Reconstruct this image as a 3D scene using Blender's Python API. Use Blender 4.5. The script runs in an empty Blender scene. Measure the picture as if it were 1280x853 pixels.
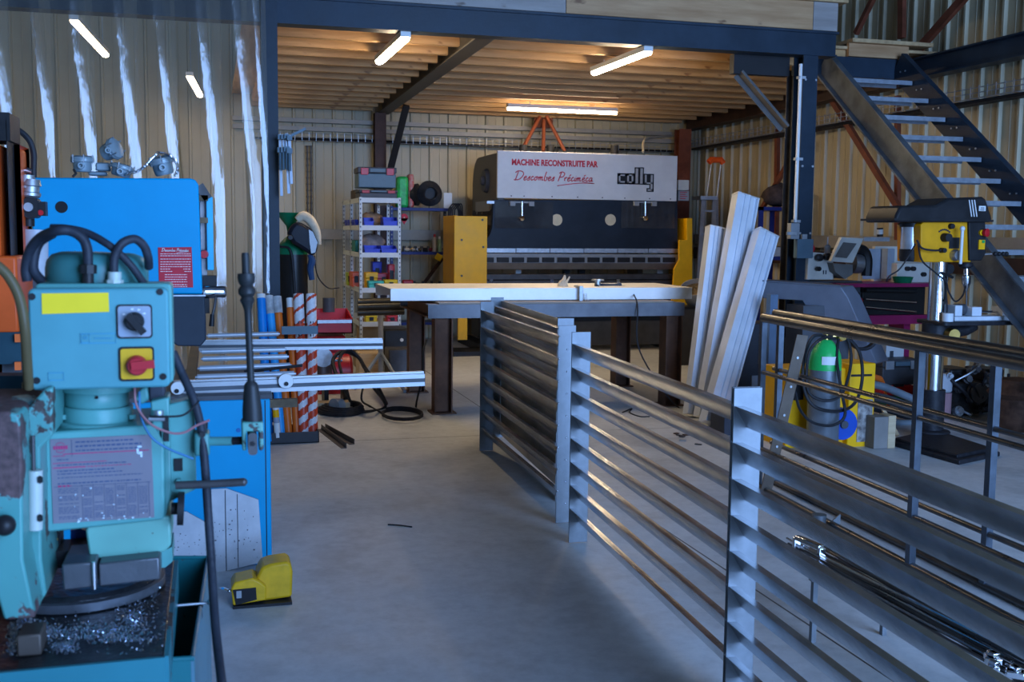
import bpy, math, random
from mathutils import Vector, Matrix, Quaternion
random.seed(7)
PI = math.pi
scene = bpy.context.scene
COL = scene.collection
V = Vector
# ------------------------------------------------------------------ camera
F = 1350.0; CH = 1.6; YAW = math.radians(15.5); PIT = math.radians(-5.75); ROLL = math.radians(0.6)
fw = V((math.sin(YAW)*math.cos(PIT), math.cos(YAW)*math.cos(PIT), math.sin(PIT)))
r0 = V((math.cos(YAW), -math.sin(YAW), 0)); u0 = r0.cross(fw)
rt = r0*math.cos(ROLL) + u0*math.sin(ROLL); up = -r0*math.sin(ROLL) + u0*math.cos(ROLL)
CAM = V((0, 0, CH))
cd = bpy.data.cameras.new('camera'); cam = bpy.data.objects.new('camera', cd); COL.objects.link(cam)
M3 = Matrix((rt, up, -fw)).transposed()
cam.matrix_world = Matrix.Translation(CAM) @ M3.to_4x4()
cd.sensor_width = 36; cd.lens = F/1280*36; cd.clip_start = 0.05; cd.clip_end = 100
cd.dof.use_dof = True; cd.dof.focus_distance = 6.0; cd.dof.aperture_fstop = 8.0
scene.camera = cam
# where a line of sight meets a vertical or horizontal plane of the hall
def ray(x, y): return fw + rt*((x-640)/F) - up*((y-426.5)/F)
def PY(x, y, Y): d = ray(x, y); return CAM + d*(Y/d.y)
def PZ(x, y, z=0.0): d = ray(x, y); return CAM + d*((z-CH)/d.z)
def PX(x, y, X): d = ray(x, y); return CAM + d*(X/d.x)
# ------------------------------------------------------------------ materials
MATS = {}
def nt_new(name):
    m = bpy.data.materials.new(name); m.use_nodes = True
    nt = m.node_tree; b = nt.nodes['Principled BSDF']; return m, nt, b
def noise(nt, scale, detail=4, rough=.6, stretch=None):
    tc = nt.nodes.new('ShaderNodeTexCoord'); n = nt.nodes.new('ShaderNodeTexNoise')
    n.inputs['Scale'].default_value = scale; n.inputs['Detail'].default_value = detail; n.inputs['Roughness'].default_value = rough
    if stretch:
        mp = nt.nodes.new('ShaderNodeMapping'); mp.inputs['Scale'].default_value = stretch
        nt.links.new(tc.outputs['Object'], mp.inputs['Vector']); nt.links.new(mp.outputs['Vector'], n.inputs['Vector'])
    else: nt.links.new(tc.outputs['Object'], n.inputs['Vector'])
    return n
def ramp(nt, src, stops):
    r = nt.nodes.new('ShaderNodeValToRGB'); e = r.color_ramp.elements
    while len(e) < len(stops): e.new(.5)
    for el, (p, c) in zip(e, stops): el.position = p; el.color = (c[0], c[1], c[2], 1)
    nt.links.new(src, r.inputs['Fac']); return r
def M(name, col, rough=.5, metal=0, var=.12, scale=6, bump=0, bscale=40, stretch=None, coat=0, col2=None, lo=.35, hi=.65):
    if name in MATS: return MATS[name]
    m, nt, b = nt_new(name)
    n = noise(nt, scale, 5, .6, stretch)
    c1 = tuple(max(0, c*(1-var)) for c in col); c2 = col2 or tuple(min(1, c*(1+var)) for c in col)
    r = ramp(nt, n.outputs['Fac'], [(lo, c1), (hi, c2)])
    nt.links.new(r.outputs['Color'], b.inputs['Base Color'])
    b.inputs['Roughness'].default_value = rough; b.inputs['Metallic'].default_value = metal
    b.inputs['Coat Weight'].default_value = coat
    if metal < .35 and max(col) < .2: b.inputs['Specular IOR Level'].default_value = .2
    elif metal < .35: b.inputs['Specular IOR Level'].default_value = .35
    mr = nt.nodes.new('ShaderNodeMapRange'); nt.links.new(n.outputs['Fac'], mr.inputs['Value'])
    mr.inputs['To Min'].default_value = max(0.02, rough*.8); mr.inputs['To Max'].default_value = min(1, rough*1.25)
    nt.links.new(mr.outputs['Result'], b.inputs['Roughness'])
    if bump:
        n2 = noise(nt, bscale, 4, .6, stretch); bp = nt.nodes.new('ShaderNodeBump'); bp.inputs['Strength'].default_value = bump
        bp.inputs['Distance'].default_value = .01
        nt.links.new(n2.outputs['Fac'], bp.inputs['Height']); nt.links.new(bp.outputs['Normal'], b.inputs['Normal'])
    MATS[name] = m; return m
def chipped(name, paint, under, th=.58, scale=7, rough=.4, und_metal=.3, spec=60):
    if name in MATS: return MATS[name]
    m, nt, b = nt_new(name)
    n = noise(nt, scale, 8, .62); n2 = noise(nt, scale*.6, 3, .5); n3 = noise(nt, spec, 3, .6)
    pr = ramp(nt, n2.outputs['Fac'], [(.3, tuple(c*.78 for c in paint)), (.7, tuple(min(1, c*1.15) for c in paint))])
    ur = ramp(nt, n3.outputs['Fac'], [(.35, tuple(c*.6 for c in under)), (.7, tuple(min(1, c*1.5) for c in under))])
    mk = ramp(nt, n.outputs['Fac'], [(th, (0, 0, 0)), (th+.012, (1, 1, 1))])
    sp = ramp(nt, n3.outputs['Fac'], [(.70, (0, 0, 0)), (.72, (1, 1, 1))])
    mx2 = nt.nodes.new('ShaderNodeMath'); mx2.operation = 'MAXIMUM'
    nt.links.new(mk.outputs['Color'], mx2.inputs[0]); nt.links.new(sp.outputs['Color'], mx2.inputs[1])
    mx = nt.nodes.new('ShaderNodeMix'); mx.data_type = 'RGBA'
    nt.links.new(mx2.outputs[0], mx.inputs['Factor']); nt.links.new(pr.outputs['Color'], mx.inputs['A']); nt.links.new(ur.outputs['Color'], mx.inputs['B'])
    nt.links.new(mx.outputs['Result'], b.inputs['Base Color'])
    mr = nt.nodes.new('ShaderNodeMapRange'); nt.links.new(mx2.outputs[0], mr.inputs['Value']); mr.inputs['To Min'].default_value = rough; mr.inputs['To Max'].default_value = .7
    nt.links.new(mr.outputs['Result'], b.inputs['Roughness'])
    bp = nt.nodes.new('ShaderNodeBump'); bp.inputs['Strength'].default_value = .35; bp.inputs['Distance'].default_value = .004; bp.invert = True
    nt.links.new(mx2.outputs[0], bp.inputs['Height']); nt.links.new(bp.outputs['Normal'], b.inputs['Normal'])
    MATS[name] = m; return m
def emit(name, col, s):
    m, nt, b = nt_new(name); b.inputs['Base Color'].default_value = (1, 1, 1, 1)
    b.inputs['Emission Color'].default_value = (*col, 1); b.inputs['Emission Strength'].default_value = s; MATS[name] = m; return m
def clear(name, tint, haze=.1, gl=.12, rough=.08, hazecol=(.8, .8, .8), bump=0, power=1.0):
    # thin clear film: lets light through, a soft gloss on top
    if name in MATS: return MATS[name]
    m, nt, b = nt_new(name); N = nt.nodes; L = nt.links; N.remove(b)
    out = N['Material Output']
    tr = N.new('ShaderNodeBsdfTransparent'); tr.inputs['Color'].default_value = (*tint, 1)
    df = N.new('ShaderNodeBsdfDiffuse'); df.inputs['Color'].default_value = (*hazecol, 1)
    g = N.new('ShaderNodeBsdfGlossy'); g.inputs['Roughness'].default_value = rough; g.inputs['Color'].default_value = (1, 1, 1, 1)
    m1 = N.new('ShaderNodeMixShader'); m1.inputs[0].default_value = haze
    L.new(tr.outputs[0], m1.inputs[1]); L.new(df.outputs[0], m1.inputs[2])
    lw = N.new('ShaderNodeFresnel'); lw.inputs['IOR'].default_value = 1.45
    mt = N.new('ShaderNodeMath'); mt.operation = 'MULTIPLY_ADD'; mt.inputs[1].default_value = power; mt.inputs[2].default_value = gl; mt.use_clamp = True
    L.new(lw.outputs[0], mt.inputs[0])
    m2 = N.new('ShaderNodeMixShader'); L.new(mt.outputs[0], m2.inputs[0]); L.new(m1.outputs[0], m2.inputs[1]); L.new(g.outputs[0], m2.inputs[2])
    L.new(m2.outputs[0], out.inputs[0])
    if bump:
        n2 = noise(nt, 9, 3, .5, (1, 1, .35)); bp = N.new('ShaderNodeBump'); bp.inputs['Strength'].default_value = bump; bp.inputs['Distance'].default_value = .02
        L.new(n2.outputs['Fac'], bp.inputs['Height']); L.new(bp.outputs['Normal'], g.inputs['Normal'])
    MATS[name] = m; return m
def floor_mat():
    m, nt, b = nt_new('concrete_floor'); N = nt.nodes; L = nt.links
    n = noise(nt, .55, 6, .6); n2 = noise(nt, 14, 6, .7); n3 = noise(nt, 2.3, 8, .65)
    r = ramp(nt, n.outputs['Fac'], [(.3, (.55, .565, .575)), (.7, (.70, .71, .715))])
    r3 = ramp(nt, n3.outputs['Fac'], [(.28, (.72, .72, .72)), (.5, (1, 1, 1)), (.75, (1.0, 1.0, 1.0))])
    r2 = ramp(nt, n2.outputs['Fac'], [(.25, (.80, .80, .80)), (.6, (1, 1, 1))])
    a = N.new('ShaderNodeMix'); a.data_type = 'RGBA'; a.blend_type = 'MULTIPLY'; a.inputs['Factor'].default_value = 1
    L.new(r.outputs['Color'], a.inputs['A']); L.new(r3.outputs['Color'], a.inputs['B'])
    c = N.new('ShaderNodeMix'); c.data_type = 'RGBA'; c.blend_type = 'MULTIPLY'; c.inputs['Factor'].default_value = 1
    L.new(a.outputs['Result'], c.inputs['A']); L.new(r2.outputs['Color'], c.inputs['B'])
    # saw-cut control joints in the slab
    g = N.new('ShaderNodeNewGeometry'); sx = N.new('ShaderNodeSeparateXYZ'); L.new(g.outputs['Position'], sx.inputs[0])
    facs = []
    for ax, v in (('X', 2.345), ('Y', 8.17)):
        s = N.new('ShaderNodeMath'); s.operation = 'SUBTRACT'; L.new(sx.outputs[ax], s.inputs[0]); s.inputs[1].default_value = v
        ab = N.new('ShaderNodeMath'); ab.operation = 'ABSOLUTE'; L.new(s.outputs[0], ab.inputs[0])
        lt = N.new('ShaderNodeMath'); lt.operation = 'LESS_THAN'; L.new(ab.outputs[0], lt.inputs[0]); lt.inputs[1].default_value = .005
        facs.append(lt)
    mxm = N.new('ShaderNodeMath'); mxm.operation = 'MAXIMUM'; L.new(facs[0].outputs[0], mxm.inputs[0]); L.new(facs[1].outputs[0], mxm.inputs[1])
    d = N.new('ShaderNodeMix'); d.data_type = 'RGBA'; L.new(mxm.outputs[0], d.inputs['Factor']); L.new(c.outputs['Result'], d.inputs['A']); d.inputs['B'].default_value = (.06, .06, .06, 1)
    L.new(d.outputs['Result'], b.inputs['Base Color']); b.inputs['Roughness'].default_value = .55
    rr = ramp(nt, n3.outputs['Fac'], [(.3, (.42,)*3), (.7, (.62,)*3)]); L.new(rr.outputs['Color'], b.inputs['Roughness'])
    bp = N.new('ShaderNodeBump'); bp.inputs['Strength'].default_value = .15; bp.inputs['Distance'].default_value = .005
    L.new(n2.outputs['Fac'], bp.inputs['Height']); L.new(bp.outputs['Normal'], b.inputs['Normal'])
    return m
def wood(name, c1, c2, ax=(1, 14, 14), sc=1.6, rough=.6):
    if name in MATS: return MATS[name]
    m, nt, b = nt_new(name)
    n = noise(nt, sc, 6, .6, ax); n2 = noise(nt, 5, 3, .5, (1, 2.2, 2.2))
    r = ramp(nt, n.outputs['Fac'], [(.3, c1), (.7, c2)])
    k = ramp(nt, n2.outputs['Fac'], [(.66, (1, 1, 1)), (.74, (.45, .36, .3))])
    a = nt.nodes.new('ShaderNodeMix'); a.data_type = 'RGBA'; a.blend_type = 'MULTIPLY'; a.inputs['Factor'].default_value = 1
    nt.links.new(r.outputs['Color'], a.inputs['A']); nt.links.new(k.outputs['Color'], a.inputs['B'])
    nt.links.new(a.outputs['Result'], b.inputs['Base Color']); b.inputs['Roughness'].default_value = rough
    MATS[name] = m; return m

navy = M('navy_steel_paint', (.020, .034, .052), .42, 0, .2, 3, .1, 60)
darksteel = M('dark_mill_steel', (.060, .058, .060), .45, .5, .35, 5, .1)
rawsteel = M('raw_tube_steel', (.16, .155, .16), .33, .85, .3, 6)
rust = M('rusty_steel', (.085, .045, .03), .7, .2, .5, 9, .3)
redox = M('red_oxide_paint', (.19, .055, .028), .55, 0, .25, 5)
galv = M('galvanised_steel', (.42, .45, .48), .42, .8, .15, 22)
alu = M('satin_aluminium', (.36, .37, .38), .38, .8, .06, 3)
aluh = M('mill_aluminium', (.75, .78, .80), .30, .85, .08, 4, .05, 12)
slat = M('satin_steel_slats', (.50, .51, .52), .20, .95, .22, 5, .1, 8)
zincr = M('zinc_roller', (.58, .62, .68), .34, .35, .05)
chrome = M('polished_chrome', (.75, .76, .80), .12, 1, .05)
white = M('white_enamel', (.72, .73, .72), .4, 0, .04)
offwhite = M('cream_enamel', (.66, .64, .57), .42, 0, .07)
black = M('black_plastic', (.018, .018, .02), .42, 0, .3)
rubber = M('black_rubber', (.022, .022, .025), .55, 0, .3, 20)
blueP = M('bright_blue_enamel', (.0, .31, .58), .48, 0, .06, 2)
blueP.node_tree.nodes['Principled BSDF'].inputs['Specular IOR Level'].default_value = .22
lblue = M('light_blue_enamel', (.03, .44, .66), .38, 0, .08)
turq = chipped('turquoise_paint', (.07, .27, .25), (.075, .045, .04), .70, 4)
turqW = chipped('worn_turquoise_paint', (.07, .27, .25), (.08, .045, .045), .50, 4.5)
turqC = M('clean_turquoise_paint', (.09, .29, .27), .35, 0, .08, 5, .05, 30)
teal = chipped('teal_tray_paint', (.010, .15, .17), (.03, .03, .03), .66, 5)
green_w = chipped('worn_green_casting', (.13, .34, .28), (.05, .04, .03), .62, 10)
yellow = M('yellow_enamel', (.86, .44, .0), .45, 0, .06)
yellowT = M('yellow_tape', (.80, .56, .012), .5, 0, .06)
red = M('red_enamel', (.50, .012, .02), .35, 0, .1)
orange = M('orange_plastic', (.78, .16, .02), .45, 0, .1)
orangeM = M('orange_machine_enamel', (.72, .10, .015), .4, 0, .08)
binblue = M('cobalt_bin_plastic', (.01, .03, .55), .4, 0, .1)
rackblue = M('dark_blue_rack_paint', (.012, .025, .16), .4, 0, .15)
green = M('green_enamel', (.01, .30, .08), .35, 0, .1)
dgreen = M('dark_green_enamel', (.005, .16, .07), .35, 0, .1)
beige = M('cream_cladding', (.50, .43, .28), .42, 0, .06, 1.2)
brownL = M('dark_brown_steel', (.055, .03, .024), .5, .2, .3, 6)
grey = M('grey_enamel', (.30, .32, .34), .45, 0, .1)
dgrey = M('dark_grey_enamel', (.075, .08, .09), .45, 0, .15)
greyblue = M('grey_blue_plastic', (.10, .17, .22), .45, 0, .1)
joistw = wood('pine_joist', (.36, .19, .07), (.62, .38, .16))
fasciaw = wood('sawn_fascia_board', (.36, .18, .07), (.56, .33, .16), (1, 9, 9))
fasciag = wood('weathered_board', (.24, .21, .19), (.36, .32, .29), (1, 9, 9))
deckw = wood('deck_plank', (.36, .22, .10), (.60, .40, .20), (10, 1, 10))
blockw = wood('timber_block', (.42, .30, .17), (.62, .48, .30))
ink = M('dark_ink', (.02, .03, .05), .6)
redink = M('red_ink', (.55, .01, .03), .5)
fabric = M('dark_leather_cloth', (.06, .04, .035), .85, 0, .4, 12, .6, 20)
tan = M('tan_leather', (.60, .50, .36), .8, 0, .2, 12, .4)
brass = M('brass', (.6, .40, .12), .3, 1, .1)
# ------------------------------------------------------------------ mesh builder
def basis(d, upv=V((0, 0, 1))):
    d = d.normalized()
    s = d.cross(upv)
    if s.length < 1e-4: s = d.cross(V((0, 1, 0)))
    s.normalize(); return d, s, s.cross(d).normalized()
def smooth_path(pts, n=6):
    pts = [V(p) for p in pts]
    if len(pts) < 3: return pts
    out = []
    P = [pts[0]*2-pts[1]] + pts + [pts[-1]*2-pts[-2]]
    for i in range(1, len(P)-2):
        for k in range(n):
            t = k/n; a, b, c, d = P[i-1:i+3]
            out.append(.5*((2*b)+(c-a)*t+(2*a-5*b+4*c-d)*t*t+(3*b-a-3*c+d)*t**3))
    out.append(pts[-1]); return out
class MB:
    def __init__(s): s.v = []; s.f = []; s.mi = []; s.cur = 0
    def add(s, vs, fs):
        o = len(s.v); s.v += [V(p) for p in vs]
        for f in fs: s.f.append([o+i for i in f]); s.mi.append(s.cur)
        return s
    def mat(s, i): s.cur = i; return s
    def box(s, a, b, R=None):
        x0, x1 = sorted((a[0], b[0])); y0, y1 = sorted((a[1], b[1])); z0, z1 = sorted((a[2], b[2]))
        vs = [V((x, y, z)) for x in (x0, x1) for y in (y0, y1) for z in (z0, z1)]
        if R is not None:
            c = V(((x0+x1)/2, (y0+y1)/2, (z0+z1)/2)); vs = [c + R @ (p-c) for p in vs]
        return s.add(vs, [(0, 1, 3, 2), (4, 6, 7, 5), (0, 4, 5, 1), (2, 3, 7, 6), (0, 2, 6, 4), (1, 5, 7, 3)])
    def cbox(s, c, sz, R=None):
        c = V(c); h = V(sz)/2; return s.box(c-h, c+h, R)
    def fb(s, x0, y0, x1, y1, Y, dep):
        a = PY(x0, y0, Y); b = PY(x1, y1, Y); return s.box((a.x, Y, a.z), (b.x, Y+dep, b.z))
    def prism(s, poly, off):
        poly = [V(p) for p in poly]; off = V(off); n = len(poly)
        fs = [list(range(n)), [i+n for i in reversed(range(n))]] + [(i, i+n, (i+1) % n+n, (i+1) % n) for i in range(n)]
        fs = [list(reversed(f)) for f in fs]
        return s.add(poly+[p+off for p in poly], fs)
    def fpoly(s, px, Y, dep):
        return s.prism([PY(x, y, Y) for x, y in px], (0, dep, 0))
    def extr(s, prof, p0, p1, upv=(0, 0, 1)):
        p0, p1 = V(p0), V(p1); d, sd, u = basis(p1-p0, V(upv))
        return s.prism([p0+sd*a+u*b for a, b in prof], p1-p0)
    def bar(s, p0, p1, w, h, upv=(0, 0, 1)):
        return s.extr([(-w/2, -h/2), (w/2, -h/2), (w/2, h/2), (-w/2, h/2)], p0, p1, upv)
    def ibeam(s, p0, p1, w, h, t=.014, upv=(0, 0, 1)):
        a, b = w/2, h/2; c = t/2
        return s.extr([(-a, -b), (a, -b), (a, -b+t), (c, -b+t), (c, b-t), (a, b-t), (a, b), (-a, b), (-a, b-t), (-c, b-t), (-c, -b+t), (-a, -b+t)], p0, p1, upv)
    def cyl(s, p0, p1, r0, r1=None, n=16):
        r1 = r0 if r1 is None else r1
        return s.lathe([(0, 0), (r0, 0), (r1, 1), (0, 1)], p0, p1, n)
    def lathe(s, prof, p0, p1, n=20):
        # prof: (radius, fraction along p0->p1)
        p0, p1 = V(p0), V(p1); d, a, b = basis(p1-p0); o = len(s.v); ring = []
        for r, t in prof:
            c = p0.lerp(p1, t)
            if r < 1e-6: s.v.append(c); ring.append([len(s.v)-1])
            else:
                st = len(s.v); s.v += [c+(a*math.cos(2*PI*k/n)+b*math.sin(2*PI*k/n))*r for k in range(n)]; ring.append(list(range(st, st+n)))
        for A, B in zip(ring, ring[1:]):
            for k in range(n):
                k2 = (k+1) % n
                if len(A) == 1 and len(B) == 1: break
                if len(A) == 1: f = [A[0], B[k2], B[k]]
                elif len(B) == 1: f = [A[k], A[k2], B[0]]
                else: f = [A[k], A[k2], B[k2], B[k]]
                s.f.append(f[::-1]); s.mi.append(s.cur)
        return s
    def tube(s, pts, r, n=8, sm=0, cap=True):
        n0 = len(pts); pts = smooth_path(pts, sm) if sm else [V(p) for p in pts]
        if isinstance(r, (list, tuple)) and len(pts) != len(r):
            rr_ = []
            for i in range(len(pts)):
                f_ = i/(len(pts)-1)*(len(r)-1); j = min(int(f_), len(r)-2); rr_.append(r[j]+(r[j+1]-r[j])*(f_-j))
            r = rr_
        d = (pts[1]-pts[0]).normalized(); _, a, b = basis(d); st = len(s.v)
        for i, p in enumerate(pts):
            if i == 0: t = pts[1]-pts[0]
            elif i == len(pts)-1: t = pts[-1]-pts[-2]
            else: t = (pts[i+1]-pts[i]).normalized()+(pts[i]-pts[i-1]).normalized()
            t.normalize(); q = d.rotation_difference(t); a = q @ a; b = q @ b; d = t
            rr = r[i] if isinstance(r, (list, tuple)) else r
            s.v += [p+(a*math.cos(2*PI*k/n)+b*math.sin(2*PI*k/n))*rr for k in range(n)]
        for i in range(len(pts)-1):
            for k in range(n):
                A = st+i*n; s.f.append([A+k, A+n+k, A+n+(k+1) % n, A+(k+1) % n]); s.mi.append(s.cur)
        if cap:
            s.f.append([st+k for k in range(n)]); s.mi.append(s.cur); E_ = st+(len(pts)-1)*n; s.f.append([E_+k for k in reversed(range(n))]); s.mi.append(s.cur)
        return s
    def sphere(s, c, r, n=14, sc=(1, 1, 1), zmin=-1):
        c = V(c); m = n//2+1; prof = []
        st = len(s.v)
        for i in range(m+1):
            ph = -PI/2+PI*i/m; z = max(math.sin(ph), zmin)
            for k in range(n): s.v.append(c+V((math.cos(ph)*math.cos(2*PI*k/n)*r*sc[0], math.cos(ph)*math.sin(2*PI*k/n)*r*sc[1], z*r*sc[2])))
        for i in range(m):
            for k in range(n):
                A = st+i*n; s.f.append([A+k, A+(k+1) % n, A+n+(k+1) % n, A+n+k]); s.mi.append(s.cur)
        return s
    def rbox(s, a, b, r=.02, n=4):
        # box with rounded vertical (z) edges
        x0, x1 = sorted((a[0], b[0])); y0, y1 = sorted((a[1], b[1])); z0, z1 = sorted((a[2], b[2])); pts = []
        for cx, cy, t0 in ((x1-r, y1-r, 0), (x0+r, y1-r, PI/2), (x0+r, y0+r, PI), (x1-r, y0+r, 1.5*PI)):
            for k in range(n+1): t = t0+PI/2*k/n; pts.append(V((cx+r*math.cos(t), cy+r*math.sin(t), z0)))
        return s.prism(pts[::-1], (0, 0, z1-z0))
    def ybox(s, a, b, r=.02, n=4):
        # box with rounded edges along y (front view rounded rectangle)
        x0, x1 = sorted((a[0], b[0])); y0, y1 = sorted((a[1], b[1])); z0, z1 = sorted((a[2], b[2])); pts = []
        for cx, cz, t0 in ((x1-r, z1-r, 0), (x0+r, z1-r, PI/2), (x0+r, z0+r, PI), (x1-r, z0+r, 1.5*PI)):
            for k in range(n+1): t = t0+PI/2*k/n; pts.append(V((cx+r*math.cos(t), y0, cz+r*math.sin(t))))
        return s.prism(pts, (0, y1-y0, 0))
    def fyb(s, x0, y0, x1, y1, Y, dep, r=.02):
        a = PY(x0, y0, Y); b = PY(x1, y1, Y); return s.ybox((a.x, Y, a.z), (b.x, Y+dep, b.z), r)
    def build(s, name, mat, parent=None, bev=0, sharp=38, loc=None):
        me = bpy.data.meshes.new(name)
        if parent is None and loc is None:
            xs = [p.x for p in s.v]; ys = [p.y for p in s.v]; zs = [p.z for p in s.v]
            loc = V(((min(xs)+max(xs))/2, (min(ys)+max(ys))/2, min(zs)))
        org = wloc(parent) if parent is not None else V(loc)
        me.from_pydata([tuple(p-org) for p in s.v], [], s.f)
        o = bpy.data.objects.new(name, me); COL.objects.link(o)
        for m in (mat if isinstance(mat, (list, tuple)) else [mat]): me.materials.append(m)
        me.polygons.foreach_set('material_index', s.mi)
        me.polygons.foreach_set('use_smooth', [True]*len(me.polygons))
        me.validate(); me.update(); me.set_sharp_from_angle(angle=math.radians(sharp))
        if parent is not None: o.parent = parent
        else: o.location = loc
        if bev:
            b = o.modifiers.new('bevel', 'BEVEL'); b.width = bev; b.segments = 2; b.limit_method = 'ANGLE'; b.angle_limit = math.radians(40); b.harden_normals = False
        return o
def wloc(o):
    p = V((0, 0, 0))
    while o is not None: p = p+o.location; o = o.parent
    return p
def tag(o, label=None, cat=None, group=None, kind=None):
    if label: o['label'] = label
    if cat: o['category'] = cat
    if group: o['group'] = group
    if kind: o['kind'] = kind
    return o
def T(name, label, cat, loc, group=None):
    o = bpy.data.objects.new(name, None); COL.objects.link(o); o.location = loc; o.empty_display_size = .1
    return tag(o, label, cat, group)
def S(mb, name, mat, **k): return tag(mb.build(name, mat, None, **k), kind='structure')
def dup(root, loc, label=None, group=None):
    r = root.copy(); COL.objects.link(r); r.location = loc
    if label: r['label'] = label
    if group: r['group'] = group
    for ch in list(root.children):
        c = ch.copy(); COL.objects.link(c); c.parent = r
        for g in ch.children: d = g.copy(); COL.objects.link(d); d.parent = c
    return r
def text_mesh(txt, size, mat, name, parent, origin, right, upv, bold=0, sx=1, shear=0, ext=.001, align='LEFT', space=1):
    cu = bpy.data.curves.new(name, 'FONT'); cu.body = txt; cu.size = size; cu.extrude = ext; cu.offset = bold; cu.shear = shear; cu.align_x = align; cu.space_character = space
    cu.resolution_u = 3
    to = bpy.data.objects.new('tmp', cu); COL.objects.link(to)
    bpy.context.view_layer.update(); dg = bpy.context.evaluated_depsgraph_get()
    me = bpy.data.meshes.new_from_object(to.evaluated_get(dg)); bpy.data.objects.remove(to)
    right = V(right).normalized(); upv = V(upv).normalized(); nrm = right.cross(upv)
    org = wloc(parent)
    for v in me.vertices: c = v.co.copy(); v.co = V(origin)+right*c.x*sx+upv*c.y+nrm*c.z-org
    me.materials.clear(); me.materials.append(mat)
    o = bpy.data.objects.new(name, me); COL.objects.link(o); o.parent = parent; return o
def ribbon(mb, pts, w, origin, right, upv, th=.0015, sm=5):
    # flat pen stroke lying on a plane
    right = V(right).normalized(); upv = V(upv).normalized(); n = right.cross(upv)
    P = smooth_path([V((x, y, 0)) for x, y in pts], sm)
    L_, R_ = [], []
    for i, p in enumerate(P):
        t = (P[min(i+1, len(P)-1)]-P[max(i-1, 0)])
        if t.length < 1e-9: t = V((1, 0, 0))
        t.normalize(); q = V((-t.y, t.x, 0))*w/2; L_.append(p+q); R_.append(p-q)
    to = lambda p, h: V(origin)+right*p.x+upv*p.y+n*h
    vs = []; fs = []
    for l, r in zip(L_, R_): vs += [to(l, th), to(r, th), to(l, 0), to(r, 0)]
    for i in range(len(P)-1):
        a = i*4; fs += [(a, a+1, a+5, a+4), (a+2, a, a+4, a+6), (a+1, a+3, a+7, a+5)]
    mb.add(vs, fs)
# ================================================================== THE SETTING
fl = MB(); fl.box((-6, -4.2, -.12), (7.7, 16.3, 0)); S(fl, 'floor', floor_mat())
def corrugated(name, a, b, nrm, z1, mat, per=.285):
    a, b, nrm = V(a), V(b), V(nrm); L_ = (b-a).length; d = (b-a)/L_; prof = []; u = 0
    while u < L_:
        for du, h in ((0, 0), (.012, .034), (.040, .034), (.052, 0), (.165, 0), (.168, .005), (.174, .005), (.177, 0)):
            if u+du < L_: prof.append((u+du, h))
        u += per
    prof.append((L_, 0)); mb = MB()
    lo = [a+d*u_+nrm*h for u_, h in prof]; hi = [p+V((0, 0, z1)) for p in lo]; n = len(lo)
    mb.add(lo+hi, [(i, i+1, n+i+1, n+i) for i in range(n-1)])
    mb.box(a-nrm*.02, b-nrm*.06+V((0, 0, z1)))
    return S(mb, name, mat)
corrugated('wall_back', (-6, 16, 0), (7.5, 16, 0), (0, -1, 0), 7, beige)
corrugated('wall_right', (7.5, -4, 0), (7.5, 16, 0), (-1, 0, 0), 7, beige)
corrugated('wall_left', (-5.9, -4, 0), (-5.9, 16, 0), (1, 0, 0), 7, beige)
wf = MB(); wf.box((-6, -4.2, 0), (1.2, -4, 7)); wf.box((7.2, -4.2, 0), (7.6, -4, 7)); wf.box((1.2, -4.2, 5.4), (7.2, -4, 7)); S(wf, 'wall_front', beige)
cl = MB(); cl.box((-6, -4.2, 7), (7.7, 16.2, 7.1)); S(cl, 'ceiling', dgrey)
# horizontal cladding rails
k = 1
def trim(mb, mat):
    global k
    S(mb, 'trim_%d' % k, mat); k += 1
girt = M('dull_girt', (.34, .32, .28), .55, .3, .1)
for z in (3.16, 3.045): m = MB(); m.box((.3, 15.86, z-.03), (7.1, 15.955, z+.03)); trim(m, girt)
m = MB(); m.box((PY(396, 300, 15.9).x, 15.86, 1.47), (7.4, 15.955, 1.62)); trim(m, girt)
m = MB(); m.box((7.36, 3, 1.45), (7.455, 15.8, 1.60)); trim(m, girt)
m = MB(); m.box((7.36, 3, 1.22), (7.455, 15.8, 1.40)); trim(m, brownL)
# ------------------------------------------------------------------ steel frame
ZB = 3.28; YB = 9.2
t = MB(); t.box((-5.6, YB, ZB), (5.68, YB+.16, ZB+.215)); t.box((-5.6, YB-.02, ZB+.2), (5.70, YB+.16, ZB+.222)); t.box((-5.6, YB-.012, ZB-.004), (5.69, YB+.16, ZB+.012))
tag(t.build('steel_beam', navy), 'long dark navy steel beam across the front edge of the mezzanine', 'steel beam')
xl = PY(328, 200, YB).x; xr = PY(348, 200, YB).x
t = MB(); t.box((xl, YB-.05, .02), (xr, YB-.034, 6.9)); t.box((xl, YB+.15, .02), (xr, YB+.166, 6.9)); t.box(((xl+xr)/2-.006, YB-.034, .02), ((xl+xr)/2+.006, YB+.15, 6.9)); 
o = T('steel_column', 'dark navy steel column at the right edge of the clear strip curtain', 'steel column', ((xl+xr)/2, YB+.06, 0)); t.build('column_shaft', navy, o)
t = MB(); t.box((xl-.05, YB-.09, 0), (xr+.05, YB+.2, .02)); t.build('base_plate', navy, o)
xl = PY(1000, 200, YB).x; xr = PY(1018, 200, YB).x
o = T('steel_column', 'dark navy steel column between the mezzanine bay and the stairs, white conduit on it', 'steel column', ((xl+xr)/2, YB+.1, 0))
t = MB(); t.ibeam(((xl+xr)/2, YB+.09, .02), ((xl+xr)/2, YB+.09, ZB), xr-xl, .18, .012, (0, 1, 0)); t.build('column_shaft', navy, o)
t = MB(); t.box((xl-.05, YB-.05, 0), (xr+.05, YB+.23, .02)); t.build('base_plate', navy, o)
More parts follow.
